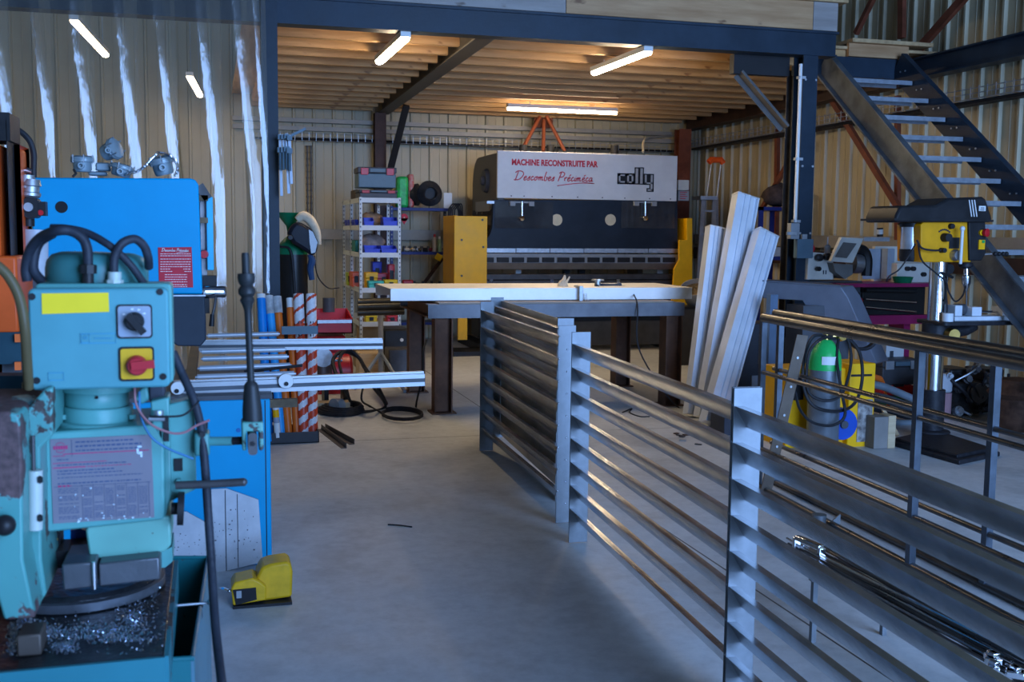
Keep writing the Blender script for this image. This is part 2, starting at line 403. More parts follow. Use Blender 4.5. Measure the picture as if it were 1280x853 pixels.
for z in (3.05, 2.25, 1.62):
    t = MB()
    for q in (xl+.022, xr-.022): t.cyl((q, YB-.002, z), (q, YB-.014, z), .011, None, 6)
    t.build('bolt', galv, o)
o = T('steel_column', 'dark steel column standing behind the navy one, under the stair landing', 'steel column', (xr+.17, 10.05, 0))
t = MB(); t.ibeam((xr+.26, 10.05, 0), (xr+.26, 10.05, ZB), .12, .16, .01, (0, 1, 0)); t.build('column_shaft', darksteel, o)
# white conduit with switch and junction box on the column
o = T('cable_conduit', 'white vertical cable conduit fixed to the left side of the navy column', 'conduit', (xl-.05, YB-.03, 1.6))
a = PY(1001, 80, YB-.03); b = PY(992, 278, YB-.03)
t = MB(); t.tube([(xl-.045, YB-.03, a.z), (xl-.045, YB-.03, b.z)], .017, 10); t.build('conduit_tube', white, o)
for z in (3.05, 2.3, 1.72): t = MB(); t.box((xl-.07, YB-.045, z), (xl+.005, YB+.0, z+.025)); t.build('clip', galv, o)
o = T('switch_box', 'small grey switch box at the lower end of the white conduit', 'switch box', (xl-.04, YB-.05, 1.5))
t = MB(); t.fyb(989, 279, 999, 299, YB-.08, .07, .01); t.build('box_body', grey, o)
t = MB(); t.fb(984, 290, 996, 294, YB-.10, .02); t.build('switch_lever', galv, o)
t = MB(); t.fyb(997, 299, 1016, 323, YB-.07, .065, .01)
jb = tag(t.build('junction_box', greyblue), 'grey junction box on the front of the navy column', 'junction box')
t = MB(); t.fb(1003, 293, 1009, 299, YB-.05, .03); t.build('cable_gland', galv, jb)
# girders and rear columns
t = MB(); t.ibeam((2.33, YB+.17, 3.40), (2.41, 15.85, 3.40), .17, .235, .014)
tag(t.build('steel_girder', M('grey_brown_girder', (.10, .095, .09), .5, .2, .2)), 'dark steel girder running back under the middle of the timber ceiling', 'steel beam')
t = MB(); t.ibeam((7.22, 4, 3.36), (7.22, 10.35, 3.36), .18, .215, .016)
tag(t.build('steel_beam', navy), 'near-black steel beam along the right wall above the stairs', 'steel beam')
t = MB(); t.ibeam((7.2, 10.4, 3.33), (7.2, 15.85, 3.33), .2, .24, .016)
tag(t.build('steel_beam', brownL), 'dark steel girder under the mezzanine along the right-hand wall', 'steel beam')
t = MB(); t.box((4.72, YB+.17, 3.10), (5.3, YB+.26, 3.28)); tag(t.build('beam_bracket', M('black_steel', (.02, .02, .022), .5)), 'black steel bracket under the front beam left of the navy column', 'bracket')
t = MB(); t.extr([(-.055, -.012), (.055, -.012), (.055, .012), (-.055, .012)], (4.80, YB+.2, 3.12), (5.26, YB+.12, 2.62), (.6, 0, .7)); t.extr([(-.055, 0), (-.045, 0), (-.045, -.06), (-.055, -.06)], (4.80, YB+.2, 3.12), (5.26, YB+.12, 2.62), (.6, 0, .7))
tag(t.build('knee_brace', M('grey_brown_girder', (0, 0, 0))), 'short grey diagonal brace between the front beam and the navy column', 'brace')
a = PY(468, 160, 15.7).x; b = PY(482, 160, 15.7).x
t = MB(); t.ibeam(((a+b)/2, 15.72, 0), ((a+b)/2, 15.72, 3.29), b-a, .16, .012, (0, 1, 0)); tag(t.build('steel_column', brownL), 'dark brown column against the back wall behind the tool cases', 'steel column')
a = PY(508, 132, 15.0); b = PY(487, 216, 15.45)
t = MB(); t.bar(a, b, .09, .06, (0, 1, 0)); tag(t.build('steel_brace', M('black_steel', (0,)*3)), 'black diagonal brace rising from behind the tool cases to the girder', 'brace')
a = PY(846, 200, 15.6).x; b = PY(861, 200, 15.6).x
t = MB(); t.ibeam(((a+b)/2, 15.62, 0), ((a+b)/2, 15.62, 3.21), b-a, .18, .012, (0, 1, 0)); tag(t.build('steel_column', redox), 'red-brown column in the back corner right of the press brake', 'steel column')
def rbar(p, q, w, label, name='wind_brace', h=.05):
    t = MB(); d, s_, u_ = basis(V(q)-V(p), V((1, 0, 0))); t.extr([(-w/2, -h/2), (w/2, -h/2), (w/2, h/2), (-w/2, h/2)], p, q, (1, 0, 0)); tag(t.build(name, redox), label, 'brace' if name == 'wind_brace' else 'steel column')
rbar(PX(1036, 118, 7.28), PX(1133, 276, 7.28), .07, 'rust-red diagonal bar on the right wall seen under the stair stringer')
rbar(PX(972, 150, 7.36), PX(970, 300, 7.36), .07, 'thin rust-red upright on the right wall left of the navy column', 'wall_post')
rbar(PX(1001, 176, 7.30), PX(952, 262, 7.30), .06, 'rust-red diagonal bar on the right wall above the wrapped bag')
rbar(PX(1122, 120, 7.36), PX(1122, 300, 7.36), .06, 'rust-red upright on the right wall seen between the stair treads', 'wall_post')
rbar(PX(1207, -5, 7.28), PX(1139, 72, 7.28), .09, 'rust-red diagonal bar on the upper right wall above the landing')
rbar(PX(1128, -60, 7.36), PX(1127, 48, 7.36), .09, 'rust-red upright on the upper right wall behind the landing', 'wall_post')
rbar(PX(1093, -5, 7.28), PX(1070, 42, 7.28), .06, 'short rust-red diagonal at the upper left of the landing')
# ------------------------------------------------------------------ timber mezzanine
for bay, (x0, x1, lab) in enumerate(((.56, 2.245, 'pale pine joist in the left bay of the mezzanine ceiling'), (2.43, 7.05, 'pale pine joist in the right bay of the mezzanine ceiling'))):
    jm = None
    for i in range(13):
        y = YB+.30+i*.515
        xe = x1 if (bay == 0 or y > 10) else 5.45
        if jm is None or xe != last:
            t = MB(); t.box((x0, y, 3.315), (xe, y+.07, 3.50)); jm = tag(t.build('ceiling_joist', joistw, bev=.004), lab, 'joist', 'pine joists of the mezzanine ceiling'); last = xe
        else:
            c = jm.copy(); COL.objects.link(c); c.location.y = y+.035
t = MB()
t.prism([(.3, YB+.02, 3.502), (5.7, YB+.02, 3.502), (5.7, 9.98, 3.502), (7.4, 9.98, 3.502), (7.4, 15.95, 3.502), (.3, 15.95, 3.502)], (0, 0, .03))
tag(t.build('plank_deck', deckw), 'pine plank deck of the mezzanine lying on the joists', 'deck')
xs = PY(708, 10, YB).x
zt = PY(1062, 5, YB).z
for x0, x1, mt, lab in ((.56, xs-.004, fasciag, 'weathered grey edge board on the front beam above the left lamp'), (xs, 5.43, fasciaw, 'long brown sawn edge board on top of the front beam'), (5.434, 5.69, fasciag, 'short greyish end piece of the mezzanine edge board')):
    t = MB(); t.box((x0, YB, 3.51), (x1, YB+.06, zt)); tag(t.build('edge_board', mt, bev=.003), lab, 'board')
for z, x0, x1, lab in ((zt+.002, 3.6, 5.78, 'thin plank lying on the brown edge board'), (zt+.034, 3.4, 5.55, 'upper thin plank on top of the brown edge board')):
    t = MB(); t.box((x0, YB-.03, z), (x1, YB+.4, z+.028)); tag(t.build('loose_plank', deckw, bev=.003), lab, 'plank')
# landing
YL = 9.95
t = MB(); t.box((5.72, YL, 3.22), (7.0, YL+.12, 3.42)); tag(t.build('steel_beam', navy), 'short dark navy beam at the head of the stairs', 'steel beam')
a = PY(1062, 44, YL); b = PY(1136, 62, YL)
t = MB(); t.box((a.x, YL, 3.43), (b.x, YL+.05, 3.56)); tag(t.build('edge_board', fasciaw), 'pale edge board of the landing at the head of the stairs', 'board')
t = MB(); t.box((a.x, YL-.06, 3.562), (b.x+.25, YL+.9, 3.60)); tag(t.build('loose_plank', deckw), 'rough planks on the landing at the head of the stairs', 'plank')
# ------------------------------------------------------------------ stairs
SX0, SX1 = 6.0, 6.84
P0, P1 = V((SX0, 9.92, 3.36)), V((SX0, 5.55, 0.02))
dirS = (P1-P0).normalized()
stairs = T('steel_staircase', 'open steel staircase with galvanised treads rising to the mezzanine', 'stairs', (6.42, 7.7, 0))
h = .135; w = .065; tt = .010
nS = V((0, -dirS.z, dirS.y)); nS = nS if nS.z > 0 else -nS
for X, sg, mt, lab in ((SX0, -1, M('dull_steel_rust', (.13, .15, .17), .45, .5, .3, 5), None), (SX1, 1, navy, None)):
    t = MB(); off = V((X-SX0, 0, 0))
    t.extr([(-h, 0), (h, 0), (h, w*sg), (h-tt*1.6, w*sg), (h-tt*1.6, tt*sg), (-h+tt*1.6, tt*sg), (-h+tt*1.6, w*sg), (-h, w*sg)], P0+off, P1+off, (1, 0, 0))
    t.build('stringer', mt, stairs)
t = MB(); t.extr([(-h+.03, -.0005), (h-.03, -.0005), (h-.03, -.003), (-h+.03, -.003)], P0, P1, (1, 0, 0))
t.build('rust_streak', M('stringer_rust', (.10, .07, .035), .75, .1, .4, 5, .1, 20, (6, 1, 1), lo=.45, hi=.6), stairs)
z = 3.36-.20; i = 0; trm = None
while z > .1:
    f_ = (3.36-z)/(3.36-.02); y = P0.y+(P1.y-P0.y)*f_+.10
    t = MB(); t.box((SX0+.012, y-.13, z-.006), (SX1-.012, y+.13, z)); t.box((SX0+.012, y-.135, z-.042), (SX1-.012, y-.129, z)); t.box((SX0+.012, y+.129, z-.042), (SX1-.012, y+.135, z))
    t.build('tread', M('dull_galvanised', (.34, .38, .43), .45, .6, .15, 14), stairs); z -= .2075
t = MB()
for i in range(15):
    f_ = .03+i/15.5; c = P0+(P1-P0)*f_+V((SX1-SX0-.004, 0, .02))
    for dy in (-.03, .05): t.cyl(c+V((0, dy, 0)), c+V((-.008, dy, 0)), .009, None, 6)
t.build('bolt_row', galv, stairs)
# ------------------------------------------------------------------ lamps under the deck
LED = emit('led_diffuser', (1.0, .78, .51), 82); LED2 = emit('led_diffuser_dim', (1.0, .78, .51), 24)
def lamp(p, q, label, name='strip_light', hang=True, w=.09, led=None):
    p, q = V(p), V(q); c = (p+q)/2; o = T(name, label, 'ceiling light', c, 'linear strip lights')
    t = MB(); t.extr([(-w/2, -.02), (w/2, -.02), (w/2, .03), (-w/2, .03)], p, q); t.build('housing', white, o, bev=.004)
    t = MB(); d = (q-p).normalized(); t.extr([(-w*.42, -.022), (-w*.36, -.045), (0, -.056), (w*.36, -.045), (w*.42, -.022)], p+d*.01, q-d*.01); t.build('diffuser', led or LED, o)
    if hang:
        for f_ in (.2, .8): t = MB(); a = p.lerp(q, f_); t.cyl(a+V((0, 0, .03)), a+V((0, 0, .065)), .006, None, 6); t.build('hanger', galv, o)
lamp((1.60, 9.10+.12, 3.25), (1.58, 10.60, 3.25), 'lit strip light under the left bay, running away from the front beam')
lamp((3.80, 9.10+.12, 3.25), (3.77, 10.58, 3.25), 'lit strip light under the right bay, running away from the front beam')
a = PY(634, 130, 13.9); b = PY(771, 136, 13.9)
lamp((a.x, 13.9, 3.25), (b.x, 13.9, 3.25), 'lit strip light hanging level in front of the press brake sign')
for (x0, y0, x1, y1, zz, lab) in ((92, 22, 132, 66, 3.6, 'lit strip light glowing behind the clear strip curtain, nearer and higher one'), (237, 93, 250, 117, 3.4, 'lit strip light glowing behind the clear strip curtain, small far one')):
    a = PZ(x0, y0, zz); b = PZ(x1, y1, zz); b = a+(b-a).normalized()*min((b-a).length, 2.3)
    lamp(a, b, lab, hang=False, led=LED2); lo_ = COL.objects['strip_light.003'] if 'strip_light.004' not in COL.objects else COL.objects['strip_light.004']
    for f_ in (.1, .9): t = MB(); q = a.lerp(b, f_); t.cyl(q+V((0, 0, .03)), (q.x, q.y, 6.99), .003, None, 5); t.build('hanging_wire', galv, lo_)
# ------------------------------------------------------------------ services on the walls
t = MB(); zt_ = 2.87
for z in (zt_, zt_+.05, zt_+.10): t.tube([(.6, 15.80, z), (7.1, 15.80, z)], .004, 4)
x = .65
while x < 7.1: t.box((x, 15.797, zt_), (x+.006, 15.803, zt_+.11)); t.box((x, 15.80, zt_), (x+.006, 15.93, zt_+.005)); x += .1
o = tag(t.build('wire_cable_tray', galv), 'wire mesh cable tray along the back wall above the press brake', 'cable tray')
t = MB(); 
for j in range(3): t.tube([(.6, 15.84+.02*j, zt_+.02), (2.2, 15.84, zt_+.03-.01*j), (4, 15.85, zt_+.01), (5.6, 15.84, zt_+.02), (7.1, 15.84, zt_+.02)], .018, 6, 4)
tag(t.build('cable_run', black), 'black cables lying in the tray along the back wall', 'cable')
t = MB()
for z in (2.95, 3.0, 3.05): t.tube([(7.2, 8.2, z), (7.2, 15.7, z)], .005, 4)
y = 8.25
while y < 15.7: t.box((7.197, y, 2.95), (7.204, y+.007, 3.07)); t.box((7.2, y, 2.95), (7.4, y+.007, 2.956)); y += .12
tag(t.build('wire_cable_tray', galv), 'wire mesh cable tray along the right wall behind the stairs', 'cable tray')
t = MB()
for j in range(4): t.tube([(7.24+.03*j, 8.0, 2.92), (7.26+.03*j, 11, 2.93-.005*j), (7.24+.03*j, 15.7, 2.92)], .02, 6, 4)
tag(t.build('cable_run', black), 'black cables hanging under the tray on the right wall', 'cable')
# flexible conduits down the back wall on the left
for xx, lab in ((384, 'left one of two ringed conduits running down the back wall'), (388.5, 'right one of two ringed conduits running down the back wall')):
    p = PY(xx, 182, 15.9); q = PY(xx-1, 275, 15.9); t = MB(); t.tube([(p.x, 15.9, p.z), (p.x, 15.9, q.z)], .013, 6)
    z = p.z
    while z > q.z: t.cyl((p.x, 15.9, z), (p.x, 15.9, z-.02), .02, None, 6); z -= .09
    tag(t.build('flexible_conduit', M('grey_brown_girder', (0,)*3)), lab, 'conduit', 'ringed conduits on the back wall')
# red-orange pipe bracket above the press brake
o = T('pipe_bracket', 'orange-red steel plate with three legs above the press brake sign', 'bracket', (PY(680, 150, 15.5).x, 15.6, 2.9))
t = MB(); t.fb(668, 139, 691, 160, 15.7, .02); t.build('bracket_plate', redox, o)
for (x0, y0, x1, y1) in ((675, 146, 655, 183), (680, 150, 679, 189), (683, 145, 706, 189)):
    t = MB(); t.tube([PY(x0, y0, 15.66), PY(x1, y1, 15.5)], .028, 8); t.build('leg', M('red_lead_paint', (.5, .13, .05), .5), o)
# ------------------------------------------------------------------ strip curtain
film = clear('clear_curtain_film', (.93, .90, .86), .05, .03, .10, (.75, .72, .68), .25, 1.0)
cur = T('strip_curtain', 'clear plastic strip curtain hanging beside the left navy column', 'strip curtain', (-1.3, 8.85, 0))
def strip(cx, half, R, tw0, tw1, z0=.03, z1=5.4, Y=8.86, ph=0):
    mb = MB(); n = 10; m_ = 30; vs = []
    for j in range(m_+1):
        z = z1+(z0-z1)*j/m_; f_ = j/m_; tw = tw0+(tw1-tw0)*(min(1, max(0, (z1-z)/3.6)))**1.3+.012*math.sin(z*3+ph)
        for i in range(n+1):
            a = (i/n*2-1)*half/R; x = R*math.sin(a); y = -R*math.cos(a)+R
            xr_, yr_ = x*math.cos(tw)-y*math.sin(tw), x*math.sin(tw)+y*math.cos(tw)
            vs.append((cx+xr_, Y+yr_, z))
    mb.add(vs, [(j*(n+1)+i, j*(n+1)+i+1, (j+1)*(n+1)+i+1, (j+1)*(n+1)+i) for j in range(m_) for i in range(n)])
    mb.build('strip', film, cur, sharp=80)
for i, px in enumerate((-75, -22, 30, 84, 140, 188, 246, 292)):
    cx = PY(px, 100, 8.86).x; strip(cx, .2, .32, .42-.02*(i % 2), -.36-.03*(i % 3), Y=8.86-.03*(i % 2), ph=i*1.7)
strip(PY(318, 100, 8.8).x, .1, .16, .6, -.5, Y=8.80, ph=2)
t = MB(); t.box((-3.4, 8.82, 5.38), (.5, 8.9, 5.46)); t.build('hanging_rail', galv, cur)
# ------------------------------------------------------------------ daylight through the open door, and what little comes off the sky
def area(name, loc, rot, sx, sy, col, e):
    l = bpy.data.lights.new(name, 'AREA'); l.shape = 'RECTANGLE'; l.size = sx; l.size_y = sy; l.color = col; l.energy = e
    o = bpy.data.objects.new(name, l); COL.objects.link(o); o.location = loc; o.rotation_euler = rot; return o
area('door_daylight', (4.2, -4.05, 2.7), (math.radians(90), 0, 0), 5.9, 5.3, (.29, .515, 1.0), 1650)
w = bpy.data.worlds.new('sky'); scene.world = w; w.use_nodes = True
w.node_tree.nodes['Background'].inputs[0].default_value = (.35, .55, 1, 1); w.node_tree.nodes['Background'].inputs[1].default_value = .6
vs = scene.view_settings; vs.view_transform = 'Standard'; vs.look = 'None'; vs.exposure = 0; vs.gamma = 1; vs.use_curve_mapping = False
cy = scene.cycles; cy.use_denoising = True; cy.max_bounces = 10; cy.transparent_max_bounces = 16; cy.diffuse_bounces = 4; cy.glossy_bounces = 4
cy.caustics_reflective = False; cy.caustics_refractive = False; cy.sample_clamp_indirect = 6; cy.blur_glossy = .6
# ================================================================== PRESS BRAKE
YP = 13.9
X0 = PY(622, 200, YP).x; X1 = PY(847, 200, YP).x; ZT = PY(622, 188, YP).z; ZS = PY(700, 249, YP).z
pb = T('press_brake', 'large press brake with a white lettered front cover against the back wall', 'press brake', ((X0+X1)/2, YP+.6, 0))
framem = M('press_frame_paint', (.16, .155, .14), .5, 0, .1)
brakenavy = M('press_ram_paint', (.014, .022, .036), .42, 0, .2, 3)
zb_ = PY(600, 268, 14.6).z
t = MB(); pr_ = [(YP+.05, ZT-.02), (15.05, ZT-.02)]+[(15.05+.35*math.sin(a*PI/10), ZT-.37+.35*math.cos(a*PI/10)) for a in range(1, 6)]+[(15.42, zb_), (15.42, .1), (15.0, .1), (15.0, zb_-.15), (YP+.3, zb_-.15), (YP+.05, zb_)]
t.prism([V((X0+.02, y, z)) for y, z in pr_], (.09, 0, 0)); sf = t.build('side_frame', framem, pb, bev=.01)
t = MB(); t.prism([V((X1-.11, y, z)) for y, z in pr_], (.09, 0, 0)); t.build('side_frame', framem, pb, bev=.01)
t = MB(); cz = PY(610, 226, 14.5).z; t.cyl((X0+.02, 14.55, cz), (X0-.03, 14.55, cz), .17, .15, 20); t.cyl((X0-.03, 14.55, cz), (X0-.07, 14.55, cz), .07, .05, 14); t.build('hub_cover', dgrey, sf)
t = MB(); t.box((X0-.03, 14.2, cz-.42), (X0+.02, 15.0, cz-.28)); t.build('side_box', grey, sf)
t = MB(); t.box((X0-.02, 14.1, zb_-.02), (X0+.02, 15.2, zb_+.06)); t.build('side_rail', black, sf)
for q in (14.3, 14.6, 14.9): t = MB(); t.cyl((X0-.02, q, zb_+.02), (X0-.035, q, zb_+.02), .022, None, 8); t.build('bolt', chrome, sf)
t = MB(); t.box((X0, YP, ZS), (X1, YP+.05, ZT)); cov = t.build('front_cover', white, pb, bev=.006)
t = MB(); t.box((X0+.05, YP+.06, ZS+.05), (X1-.05, 15.0, ZT-.03)); t.build('rear_housing', framem, pb)
t = MB()
for px in (639, 655, 690, 722, 753, 781, 812, 838): t.cyl((PY(px, 246, YP).x, YP-.004, ZS+.03), (PY(px, 246, YP).x, YP+.001, ZS+.03), .009, None, 8)
t.build('screw_row', dgrey, cov)
def onsign(x, y): p = PY(x, y, YP-.002); return V((p.x, YP-.002, p.z))
RX, UZ = V((1, 0, 0)), V((0, 0, 1))
p = onsign(639.5, 206); text_mesh('MACHINE RECONSTRUITE PAR', .108, redink, 'lettering', cov, p, RX, UZ, bold=.0045, sx=.80, space=1.0, ext=.001).name = 'lettering'
# handwritten signature, drawn stroke by stroke
SC = {
 'D': (1.0, [[(.28, .95), (.12, .05)], [(-.05, .8), (.2, 1.0), (.75, .95), (.95, .6), (.6, .12), (.05, 0), (-.05, .08)]]),
 'e': (.42, [[(0, .18), (.28, .3), (.24, .44), (.08, .36), (.04, .12), (.16, 0), (.4, .14)]]),
 's': (.38, [[(0, .1), (.26, .45), (.24, .2), (.26, .05), (.08, .0), (.02, .06)]]),
 'c': (.40, [[(.3, .36), (.18, .44), (.04, .22), (.12, .02), (.38, .12)]]),
 'o': (.46, [[(.2, .43), (.02, .24), (.12, .0), (.32, .18), (.24, .42), (.44, .36)]]),
 'm': (.66, [[(.0, .4), (.05, .02)], [(.06, .25), (.2, .43), (.24, .02)], [(.25, .25), (.42, .43), (.46, .05), (.62, .1)]]),
 'b': (.44, [[(.12, 1.0), (.02, .3), (.06, .02), (.26, .04), (.34, .3), (.18, .38), (.42, .34)]]),
 'P': (.78, [[(.3, .95), (.1, -.05)], [(.05, .85), (.35, 1.02), (.72, .85), (.6, .5), (.22, .42)]]),
 'r': (.34, [[(.0, .4), (.05, .02)], [(.06, .25), (.16, .42), (.32, .36)]]),
 'E': (.42, [[(0, .18), (.28, .3), (.24, .44), (.08, .36), (.04, .12), (.16, 0), (.4, .14)], [(.16, .58), (.34, .74)]]),
 'i': (.20, [[(.06, .4), (.04, .05), (.18, .1)], [(.1, .56), (.12, .6)]]),
 'a': (.50, [[(.32, .4), (.12, .42), (.02, .18), (.12, .0), (.3, .2), (.34, .42), (.34, .06), (.5, .1)]]),
 ' ': (.30, [])}
def signature(parent, p, size, matt, width, sw, gap=1.12, name='signature'):
    mb = MB(); cx = 0; tot = sum(SC[c][0]*gap for c in 'Descombes PrEcimEca'); k_ = width/tot
    for c in 'Descombes PrEcimEca':
        w_, st = SC[c]
        for s_ in st: ribbon(mb, [((cx+x*1.05+y*.22)*k_, y*size) for x, y in s_], sw, p, RX, UZ)
        cx += w_*gap
    ribbon(mb, [(width*.54, -size*.55), (width*.66, -size*.38), (width*.85, -size*.18), (width*1.02, -size*.20), (width*.88, -size*.12)], sw*.8, p, RX, UZ)
    return mb.build(name, matt, parent)
signature(cov, onsign(643, 225), .118, redink, 1.10, .0125)
# square block logo: grey letters on a black outline
logo = T_ = MB()
def lbox(mb, x0, y0, x1, y1, g, lift):
    a = onsign(x0-g, y0-g*.95); b = onsign(x1+g, y1+g*.95); mb.box((a.x, YP-.002-lift, a.z), (b.x, YP, b.z))
# stroke boxes in photo-plane units
LB = [(773.5, 218, 775.5, 228.5), (773.5, 218, 781, 220.2), (773.5, 226.3, 781, 228.5),
      (784, 218, 786, 229), (789.5, 218, 791.5, 229), (784, 218, 791.5, 220.2), (784, 226.8, 791.5, 229),
      (794.6, 210.5, 797.4, 229.5), (800.4, 210.5, 803.2, 229.8),
      (806, 218.6, 808.2, 230), (806, 228, 815.5, 230.2), (813.4, 218.8, 815.6, 238.5), (809.5, 236.6, 815.6, 238.8)]
for a in LB: lbox(logo, *a, 1.35, .001)
t = MB(); t.box(tuple(onsign(771.8, 216.4)), (onsign(816.8, 231).x, YP, onsign(816, 231.3).z)); logo.add(t.v, t.f)
lg = logo.build('logo_outline', black, cov)
t = MB()
for a in LB: lbox(t, *a, -.1, .003)
t.build('logo_letters', M('logo_grey', (.42, .43, .44), .5), lg)
# ram
t = MB(); t.fpoly([(617, 250), (847, 250.5), (847, 302), (850, 311), (601, 311), (604, 304), (612, 294), (615, 285)], YP+.03, .10); ram = t.build('ram', brakenavy, pb, bev=.004)
dglass = M('smoked_glass', (.035, .04, .048), .12, 0, .2, 3, coat=.5)
for (x0, x1) in ((619, 691), (777, 843)):
    t = MB(); t.fb(x0, 252, x1, 286, YP+.015, .014); t.build('guard_window', dglass, ram)
for cx in (652.5, 806.5):
    a = PY(cx, 252, YP-.02); b = PY(cx, 270, YP-.02)
    t = MB(); t.cyl(a, b, .018, None, 10); t.lathe([(0, 0), (.035, .1), (.045, .5), (.03, .9), (0, 1)], b, b-V((0, 0, .07)), 12); t.build('hydraulic_rod', chrome, ram)
    t = MB(); t.cbox(a+V((-.13, 0, -.03)), (.07, .04, .06)); t.cbox(a+V((.13, 0, -.03)), (.07, .04, .06)); t.cbox(a+V((0, .01, -.01)), (.34, .02, .02)); t.build('valve_block', grey, ram)
creamdisc = M('sight_hole_cream', (.70, .60, .40), .6)
for cx in (696, 763):
    a = PY(cx, 275, YP+.029); t = MB(); t.cyl(a, a-V((0, .004, 0)), .078, None, 24); t.build('sight_disc', creamdisc, ram)
t = MB(); a = PY(613, 253, YP+.01); t.cbox(a, (.10, .03, .035)); t.build('end_plate', galv, ram)
for x0, x1 in ((602, 644.5), (645.5, 687), (688, 729.5), (730.5, 771.5), (772.5, 810), (811, 849)):
    t = MB(); t.fb(x0, 310.5+.002*(x0-600), x1, 316+.002*(x0-600), YP+.02, .03); t.build('wear_plate', galv, ram)
t = MB(); t.fb(602, 317, 849.5, 331, YP+.04, .06); t.build('clamp_rail', grey, ram)
for i in range(13):
    x = 603+i*18.9; t = MB(); t.fb(x, 322, x+14.5, 328, YP+.0, .04); c = t.build('tool_clamp', black, ram, bev=.003)
    t = MB()
    for q in (3, 11.5): p = PY(x+q, 324, YP); t.cyl(p, p-V((0, .01, 0)), .012, None, 8)
    t.build('clamp_bolts', chrome, ram) if False else None
t = MB(); a = PY(602, 329, YP); b = PY(849, 329, YP); zz = PY(700, 329, YP).z; zl = PY(700, 337, YP).z
t.extr([(-.06, zz), (.05, zz), (.02, zl), (-.02, zl)], (a.x+.03, YP+.08, 0), (b.x-.03, YP+.08, 0)); t.build('punch_tool', M('tool_steel', (.20, .20, .21), .35, .7), pb)
# bed
t = MB(); t.fb(601, 345, 850, 400, YP+.05, .12); bed = t.build('bed', brakenavy, pb, bev=.004)
t = MB(); t.fb(601, 343, 849, 349.5, YP-.01, .2); t.build('die_rail', darksteel, bed, bev=.004)
t = MB(); t.fb(601, 351, 850, 357, YP-.03, .1); t.build('lower_rail', darksteel, bed, bev=.004)
for px in (614, 690, 773, 847): t = MB(); t.fb(px-2, 349.5, px+2, 354, YP-.05, .06); t.build('rail_screw', chrome, bed)
for px, mt in ((648, white), (709, black), (728, black), (825, white)):
    t = MB(); t.fb(px-3.3, 337.5, px+3.3, 343, YP+.35, .1); t.build('back_gauge_finger', mt, pb)
t = MB(); p = PY(601, 400, YP); q = PY(850, 400, YP); t.box((p.x+.15, YP+.08, .06), (q.x-.15, YP+.2, p.z+.02)); t.build('apron', dgrey, pb)
for px in (601, 835): t = MB(); p = PY(px, 400, YP); t.box((p.x, YP+.05, 0), (p.x+.18, 15.3, .1)); t.build('foot', black, pb)
# yellow side guards
t = MB(); t.fb(568, 270, 608.5, 357, YP-.22, .04); a = PY(568, 357, YP-.22); b = PY(608.5, 270, YP-.22); t.box((a.x, YP-.2, a.z), (a.x+.03, YP+.5, b.z))
g = t.build('side_guard', yellow, pb, bev=.004)
t = MB(); t.fb(573, 357, 584, 425, YP-.2, .05); t.build('guard_leg', yellow, g)
t = MB(); q = PY(578, 425, YP-.2); t.box((q.x-.16, YP-.4, 0), (q.x+.3, YP+.1, .06)); t.build('foot_plate', black, g)
for (px, py) in ((577, 345), (577, 300), (604, 309), (603, 275)): t = MB(); p = PY(px, py, YP-.222); t.cyl(p, p-V((0, .012, 0)), .014, None, 8); t.build('bolt', dgrey, g)
t = MB(); t.fpoly([(849, 300), (858.5, 300), (858.5, 273), (865.5, 273), (865.5, 400), (838, 400), (843, 336), (849, 325)], YP-.22, .04); p = PY(865, 273, YP-.22); q = PY(865, 400, YP-.22)
t.box((p.x-.03, YP-.2, q.z), (p.x, YP+.45, p.z)); g = t.build('side_guard', yellow, pb, bev=.004)
t = MB(); q = PY(860, 400, YP-.22); t.box((q.x-.1, YP-.21, 0), (q.x-.02, YP-.15, q.z)); t.build('guard_leg', yellow, g)
t = MB(); t.fyb(848, 225, 861, 238, YP+.1, .12, .01); t.build('terminal_box', offwhite, pb)
t = MB(); t.fb(848, 238.5, 861, 251, YP+.1, .10); tb = t.build('rating_box', grey, pb)
t = MB()
for i in range(4): t.fb(850, 240+i*2.6, 859-(i % 2)*2, 241+i*2.6, YP+.097, .003)
t.build('printed_rows', redink, tb)
for px in (654, 688, 768): t = MB(); p = PY(px, 188, YP+.5); t.cyl(p-V((0, 0, .06)), p+V((0, 0, .07)), .06, .055, 14); t.build('filler_cap', black, pb)
t = MB(); t.tube([PY(804, 190, YP+.3), PY(805, 176, YP+.6), PY(815, 172, 14.8), PY(840, 170, 15.6)], .018, 6, 5); t.build('hydraulic_hose', M('woven_hose', (.5, .45, .35), .6), pb)
